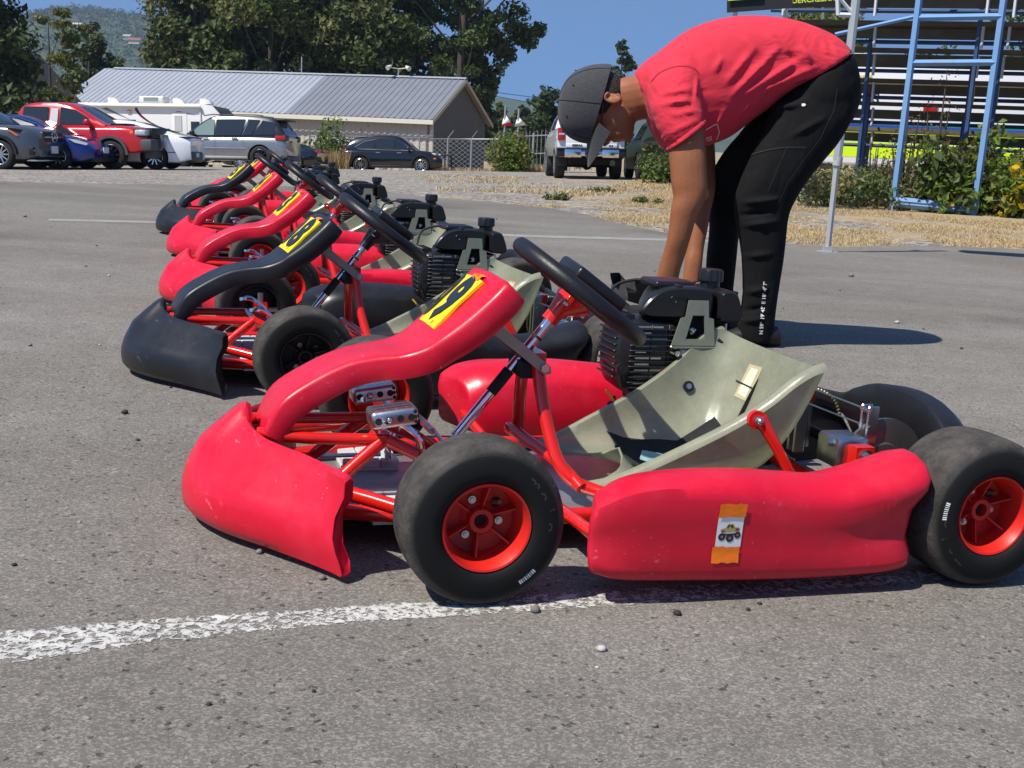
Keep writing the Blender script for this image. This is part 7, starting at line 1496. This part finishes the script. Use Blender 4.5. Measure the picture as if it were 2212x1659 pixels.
folds(tr,[L_((1665,232),(1735,225),.010,.016,YC-.2),L_((1640,300),(1600,345),.012,.012,YC-.2),L_((1600,440),(1690,430),.010,.016,YC-.2),L_((1595,470),(1680,452),.009,-.014,YC-.2),L_((1600,490),(1690,478),.010,.014,YC-.2),L_((1600,560),(1680,548),.010,.010,YC-.2),L_((1602,640),(1670,622),.011,.012,YC-.2),L_((1602,680),(1665,664),.010,-.010,YC-.2),L_((1600,700),(1660,690),.010,.012,YC-.2),L_((1700,300),(1790,250),.012,.010,YC-.2),L_((1680,200),(1800,150),.010,.010,YC-.2)])
# --- skin: head, neck, both arms with hands, one continuous body
mb=MB(); YH=YC-.02; PXM=1/ (FPX/ (YH*.98+.0))
hc=P3(1306,224,YH); px_=(P3(1307,224,YH)-P3(1306,224,YH)).length
ux_=(P3(1406,224,YH)-P3(1306,224,YH)).normalized(); uy_=(P3(1306,324,YH)-P3(1306,224,YH)).normalized()   # image right / image down
hu=(-ux_*.995-uy_*.10).normalized(); hf=(uy_*.995-ux_*.10).normalized(); hl=Vector((0,-1,0))        # crown, face, near side
def H(u,f,l): return hc+hu*u+hf*f+hl*l
def ell(c,ru,rf,rl,n=24,m=16):
    rings=[]
    for i in range(m+1):
        t=math.pi*i/m; rings.append([H(c[0]+ru*math.cos(t),c[1]+rf*max(math.sin(t),1e-3)*math.cos(2*math.pi*k/n),c[2]+rl*max(math.sin(t),1e-3)*math.sin(2*math.pi*k/n)) for k in range(n)])
    mb.loft(rings,True,True)
ell((.030,-.012,0),.108,.106,.078); ell((-.035,.040,0),.080,.080,.062); ell((-.078,.078,0),.040,.046,.040); ell((-.050,.098,0),.045,.034,.046); ell((-.066,.036,0),.056,.074,.060)
# brow, nose, lips, chin
ell((.030,.100,0),.016,.020,.055); mb.tube([H(.022,.108,0),H(.000,.126,0),H(-.018,.142,0),H(-.026,.132,0)],[.009,.011,.014,.012],10); ell((-.024,.126,.014),.010,.010,.009); ell((-.024,.126,-.014),.010,.010,.009)
ell((-.050,.126,0),.007,.010,.024); ell((-.062,.124,0),.008,.010,.021); ell((-.098,.108,0),.018,.020,.022)
for s in (1,-1):
    ell((-.020,.090,s*.036),.022,.022,.020)
# ear on the near and far side
for s in (1,-1):
    e0=(-.022,-.022); pts=[]
    for k in range(15):
        t=R(-60+300*k/14); pts.append(H(e0[0]+.029*math.cos(t)*(1.0 if math.cos(t)>0 else .95),e0[1]+.018*math.sin(t),s*(.079+.008*math.sin(t*.5+1))))
    mb.tube(pts,.0055,8,True); mb.tube([H(e0[0]+.012,e0[1]+.006,s*.080),H(e0[0]-.016,e0[1]+.006,s*.082),H(e0[0]-.026,e0[1]+.008,s*.078)],[.006,.008,.0075],8); ell((e0[0],e0[1],s*.072),.024,.015,.010)
# neck
limb(mb,[(1330,172,1352,262,YH,.060),(1352,166,1374,262,YH,.060),(1375,160,1394,258,YC-.01,.066),(1400,150,1418,262,YC,.085),(1425,150,1436,262,YC,.10)],20)
# arms
mb.ball(P3(1519,418,YC-.235),.024,12,8); limb(mb,[(1425,215,1490,190,YC-.165,.040),(1430,260,1505,232,YC-.19,.050),(1442,318,1520,282,YC-.212,.058),(1447,360,1525,330,YC-.225,.057),(1450,397,1527,372,YC-.232,.053),(1454,425,1528,408,YC-.235,.049),(1449,452,1519,438,YC-.235,.049),(1446,482,1505,468,YC-.232,.046),(1440,520,1492,512,YC-.23,.040),(1430,555,1480,552,YC-.22,.034),(1423,580,1470,582,YC-.215,.030),(1416,606,1464,612,YC-.21,.026)],20)
limb(mb,[(1450,230,1510,190,YC+.16,.04),(1462,300,1540,280,YC+.18,.055),(1474,370,1546,366,YC+.16,.050),(1486,410,1545,412,YC+.12,.047),(1490,450,1536,452,YC+.10,.045),(1488,490,1529,492,YC+.08,.041),(1484,530,1521,532,YC+.06,.035),(1479,565,1517,568,YC+.04,.031),(1475,604,1513,610,YC+.03,.027)],20)
# hands: palm and five bent fingers each, closing on the torn rubber cover
def hand(wx,wy,Y,s):
    o=P3(wx,wy,Y); d=(uy_*.96-ux_*.28*s*.5-ux_*.16).normalized(); side=Vector((0,-1,0))*s; thick=d.cross(side).normalized()
    rings=[]
    for t,wd,th in ((-.02,.024,.018),(.015,.030,.017),(.050,.040,.016),(.080,.041,.013),(.092,.037,.010)):
        rings.append([o+d*t+side*(wd*math.cos(2*math.pi*k/16))+thick*(th*math.sin(2*math.pi*k/16)) for k in range(16)])
    mb.loft(rings,True,True)
    for k,(ln,off) in enumerate(((.070,.030),(.078,.010),(.073,-.010),(.058,-.029))):
        b_=o+d*.082+side*off; c1=b_+d*ln*.45-ux_*.010; c2=c1+d*ln*.28-ux_*.016*-1; c3=c2+d*ln*.14+ux_*.016; mb.tube([b_-d*.012,b_,c1,c2,c3],[.0092,.0090,.0086,.0078,.0062],8,smooth=2); mb.ball(c3,.0062,8,6)
    b_=o+d*.028+side*.028; mb.tube([b_-side*.01,b_+d*.02+side*.014+ux_*.012,b_+d*.048+side*.016+ux_*.024,b_+d*.066+side*.006+ux_*.026],[.012,.0115,.0098,.0075],8,smooth=2)
hand(1439,612,YC-.21,1); hand(1492,612,YC+.03,-1)
bo=mb.build('body',M_SKIN,per,180); remeshed(bo,.0042,3)
# --- hair at the nape and temple
mb=MB()
def shell(u0,u1,f0f,rl,ru,rf,c,n=18,m=10,thick=.006):
    pass
rings=[]
for i in range(9):
    u=.030-.085*i/8; row=[]
    for k in range(13):
        a=R(-118+236*k/12); k_=math.sqrt(max(.05,1-((u-.030)/.118)**2)); rf,rl=(.1125*k_,.0835*k_)
        lim=interp([-.055,-.03,0,.03],[.55,.75,1,1],u); a*=lim; row.append(H(u,-.012-rf*math.cos(a),rl*math.sin(a)))
    rings.append(row)
bm=bmesh.new(); vv=[[bm.verts.new(p) for p in r_] for r_ in rings]
for i in range(8):
    for j in range(12): bm.faces.new((vv[i][j],vv[i+1][j],vv[i+1][j+1],vv[i][j+1]))
bmesh.ops.recalc_face_normals(bm,faces=bm.faces); bmesh.ops.solidify(bm,geom=bm.faces[:],thickness=.008); from_bm(bm,'hair',M_HAIR,per,180)
# --- cap: crown with panel seams, button, eyelets and curved brim
cap=empty('cap'); cap.parent=per
def CAPP(u,a,g_=0.):      # a: 0 = front, 180 = back ; u: height 0..1
    t=u*math.pi/2; rf,rl,ru=.146+g_,.098+g_,.150+g_; fl=1-.05*math.sin(a)**2
    sk=.028*math.cos(a)*(1-u)   # rim slants: lower at the back
    return H(.018+sk+ru*math.sin(t)**.95*1.0,.004+rf*math.cos(t)**.75*math.cos(a)*(1.0),rl*math.cos(t)**.75*math.sin(a)*fl)
rings=[[CAPP(i/14*.985,2*math.pi*k/48) for k in range(48)] for i in range(15)]
mb=MB(); mb.loft(rings,True,False); top=CAPP(1,0); mb.add(rings[-1]+[sum((Vector(q) for q in rings[-1]),Vector())/48],[(k,(k+1)%48,48) for k in range(48)]); mb.build('crown',M_CAP,cap,180)
mb=MB()
for k in range(6): mb.tube([CAPP(i/16*.98,R(30+60*k),.0006) for i in range(17)],.0013,5,False)
mb.build('seam',M_SEAM,cap,180)
mb=MB(); mb.ball(CAPP(.995,0,.002),.009,10,6); mb.build('button',M_CAP,cap,180)
for k in range(6):
    c=CAPP(.52,R(60*k),.0010); mb=MB(); mb.ball(c,.0036,8,5); mb.build('eyelet',M_SEAM,cap,180)
rows=[]
for i in range(9):
    f=i/8.; row=[]
    for k in range(15):
        s=-1+2*k/14.; a=R(62)*s; base=CAPP(0.02,a); ext=.084*(1-.66*abs(s)**2.4)*f; drop=-.050*abs(s)**1.8*(.35+.65*f)-.006*f*f
        row.append(base+hf*ext+hu*(drop*1.0-.006*f)+hl*(.010*s*f))
    rows.append(row)
bm=bmesh.new(); vv=[[bm.verts.new(p) for p in r_] for r_ in rows]
for i in range(8):
    for j in range(14):
        bm.faces.new((vv[i][j],vv[i+1][j],vv[i+1][j+1],vv[i][j+1]))
bmesh.ops.remove_doubles(bm,verts=bm.verts,dist=1e-5); bmesh.ops.recalc_face_normals(bm,faces=bm.faces); bmesh.ops.solidify(bm,geom=bm.faces[:],thickness=.0035); from_bm(bm,'brim',M_CAP,cap,60)
# --- sunglasses
mb=MB()
for s in (1,-1):
    mb.mat(0); mb.tube([H(.012,.0,s*.082),H(.010,.06,s*.078),H(.008,.105,s*.066)],.0030,6,smooth=2); mb.mat(1)
    pts=[]; 
    for k in range(14): t=2*math.pi*k/14; pts.append(H(.003+.017*math.sin(t),.121+.002*math.cos(t)-.012*abs(math.cos(t)*.5+.5),s*(.036+.028*math.cos(t))))
    mb.prism(pts,hf*.003)
mb.mat(0); mb.tube([H(.010,.128,-.012),H(.010,.128,.012)],.003,6)
o=mb.build('sunglasses',[M_SATIN,M_LENS],per,40)
# --- shoes
for (px,py,Y,lab) in ((1626,745,YC-.10,0),(1548,709,YC+.21,1)):
    p=P3(px,py,Y); g_=(RK@Vector((p.x,p.y,0))).z+.008; rings=[]
    for x,w_,h_ in ((.10,.020,.045),(.085,.036,.075),(.03,.040,.085),(-.03,.041,.075),(-.09,.045,.055),(-.14,.042,.042),(-.172,.026,.030),(-.180,.012,.02)):
        rings.append([(p.x+x,p.y+w_*math.cos(t)*(1. if math.sin(t)>-.5 else .95),g_+max(0,h_*.5*(1+math.sin(t)))) for t in [2*math.pi*k/16 for k in range(16)]])
    mb=MB(); mb.loft(rings,True,True); mb.mat(1); mb.loft([[(q[0],p.y+(q[1]-p.y)*1.05,g_-.004),(q[0],p.y+(q[1]-p.y)*1.05,g_+.018)] for r_ in rings for q in (r_[0],)],False); mb.build('shoe',[M_SHOE,M_SHOE],per,60)
    # ankle
    mb=MB(); mb.tube([(p.x+.03,p.y,g_+.05),(p.x+.035,p.y,g_+.16)],.040,14); mb.build('sock',M_SHOE,per,60)
# --- prints on the cloth, laid on the surface
def bvh(o): return BVHTree.FromPolygons([v.co.copy() for v in o.data.vertices],[tuple(p.vertices) for p in o.data.polygons])
def lay(tree,px,py,off=.0042):
    q=P3(px,py,3.9); h_=tree.ray_cast(Vector((q.x,3.9,q.z)),Vector((0,1,0)))
    d=ray(px,py).normalized(); h_=tree.ray_cast(CAMP,d)
    if h_[0] is None: return None
    return h_[0]+h_[1]*off if h_[1].dot(d)<0 else h_[0]-h_[1]*off
bt=bvh(tr); bs_=bvh(sh)
def print_px(name,m,pieces,tree,parent):
    mb=MB()
    for vs,fs in pieces:
        pts=[lay(tree,*p) for p in vs]
        if any(p is None for p in pts): continue
        mb.add(pts,fs)
    if mb.v: mb.build(name,m,parent,180,fixn=False)
txt='N 59° 19\' 45" E 18° 4\' 7"'; v,f=text_mesh(txt,10.4,0,.22,'LEFT'); W_=max(p[0] for p in v); a=Vector((1643.5,722)); b_=Vector((1653,608)); d=(b_-a); k=d.length/W_; e=d.normalized(); nperp=Vector((e.y,-e.x))*1.0
nperp=Vector((-abs(e.y),-abs(e.x)*.0)).normalized() if True else nperp
print_px('leg_lettering',M_WPRINT,[([(a.x+e.x*p[0]*k+nperp.x*p[1],a.y+e.y*p[0]*k+nperp.y*p[1]) for p in v],f)],bt,tr)
def ribbon(pts,w_):
    out=[]
    for i in range(len(pts)-1):
        a_,b2=Vector(pts[i]),Vector(pts[i+1]); d=(b2-a_).normalized(); n_=Vector((-d.y,d.x))*w_/2; out.append(([tuple(a_-n_),tuple(b2-n_),tuple(b2+n_),tuple(a_+n_)],[(0,1,2,3)]))
    return out
print_px('chest_print',M_WPRINT,ribbon([(1524,279),(1548,267),(1550,268),(1553,285),(1547,300),(1545,309),(1530,313)],1.6)+ribbon([(1524,300),(1528,294),(1530,298),(1535,292),(1536,300),(1526,302)],1.3),bs_,sh)
print_px('seam',M_THREAD,ribbon([tuple(q) for q in smoothc([(1408,176),(1425,158),(1452,146),(1480,143),(1500,149),(1508,158)],5)],1.5)+ribbon([(1436,318),(1460,306),(1490,287),(1519,258)],1.3)+ribbon([(1822,118),(1790,150),(1740,170),(1716,181)],1.3),bs_,sh)
print_px('seam',mat('trouser_seam',(.030,.030,.033),rough=.9),ribbon([tuple(q) for q in smoothc([(1622,336),(1650,327),(1690,319),(1742,318)],6)],1.3)+ribbon([(1808,190),(1800,240),(1770,300),(1735,345),(1700,395),(1680,440)],1.3)+ribbon([(1700,318),(1660,410)],1.0),bt,tr)
print_px('cord_tip',M_WPRINT,[([(1731,225),(1738,223.5),(1741,227),(1738,230),(1732,230)],[(0,1,2,3,4)])],bt,tr)
# --- torn rubber cover in the person's hands, resting on the second kart's rear
RNG=np.random.default_rng(2); rows=[]
tl_=[(1318,590),(1338,590),(1352,603),(1372,606),(1396,602),(1425,604),(1455,612),(1490,620),(1520,632)]; bl_=[(1322,640),(1340,645),(1356,650),(1378,655),(1400,660),(1428,668),(1458,676),(1492,680),(1520,684)]
mb=MB(); rows=[]
for i,(a_,b2) in enumerate(zip(tl_,bl_)):
    rows.append([P3(a_[0]+(b2[0]-a_[0])*t+RNG.normal()*1.2,a_[1]+(b2[1]-a_[1])*t+RNG.normal()*1.5,4.42+.10*math.sin(i*1.3+t*3)+.12*t*(1-t)*4*0.3) for t in (0,.2,.4,.6,.8,1)])
mb.loft(rows,False); o=mb.build('torn_rubber_cover',mat('scuffed_black_rubber',(.022,.021,.021),rough=.8,var=.4,vscale=9,bump=.4,bscale=20),None,40,fixn=False); tag(o,'torn black rubber cover under the person\'s hands','cover')
# ================================================================ canopy leg at the right
cn=empty('canopy'); B=gt(1786,546); cn.location=B; tag(cn,'silver canopy leg standing on the asphalt edge right of the person','canopy')
def C_(px,py): return aty(px,py,B.y)-B
M_AL2=mat('canopy_aluminium',(.46,.46,.45),rough=.42,metal=.4,var=.08,vscale=6)
M_GPL=mat('grey_joint_plastic',(.38,.37,.36),rough=.6)
j=C_(1809,345); top=C_(1849,0); top2=top+(top-j).normalized()*.25
part(cn,'lower_leg',M_AL2,lambda mb: mb.tube([C_(1787,545),j],.0235,4),20); part(cn,'upper_leg',M_AL2,lambda mb: mb.tube([j,top2],.034,8),30); part(cn,'collar',M_GPL,lambda mb: mb.tube([C_(1808,358),C_(1811.5,339)],.036,10),40)
part(cn,'foot_plate',M_AL2,lambda mb: (mb.box((-.075,-.05,.004),(.075,.05,.012)),mb.box((-.03,-.03,.012),(.03,.03,.05))),30)
part(cn,'truss',M_WHITEST,lambda mb: (mb.tube([C_(1809,-20),C_(1811,33)],.018,4),mb.tube([C_(1811,32),C_(1842,33)],.018,4),mb.tube([C_(1809,-10),C_(1842,30)],.014,4)),30)
q=top2+Vector((0,0,.10)); part(cn,'unseen_shadow_cover',mat('shadow_cover_fabric',(.05,.05,.055),rough=.8),lambda mb: mb.tube([q+Vector((.1,-.02,.12)),q+Vector((1.2,-.12,.14)),q+Vector((3.2,-.55,.16))],[.16,.24,.26],16,smooth=3),60)  # out of view; roll added and shaped to cast a strip of shadow
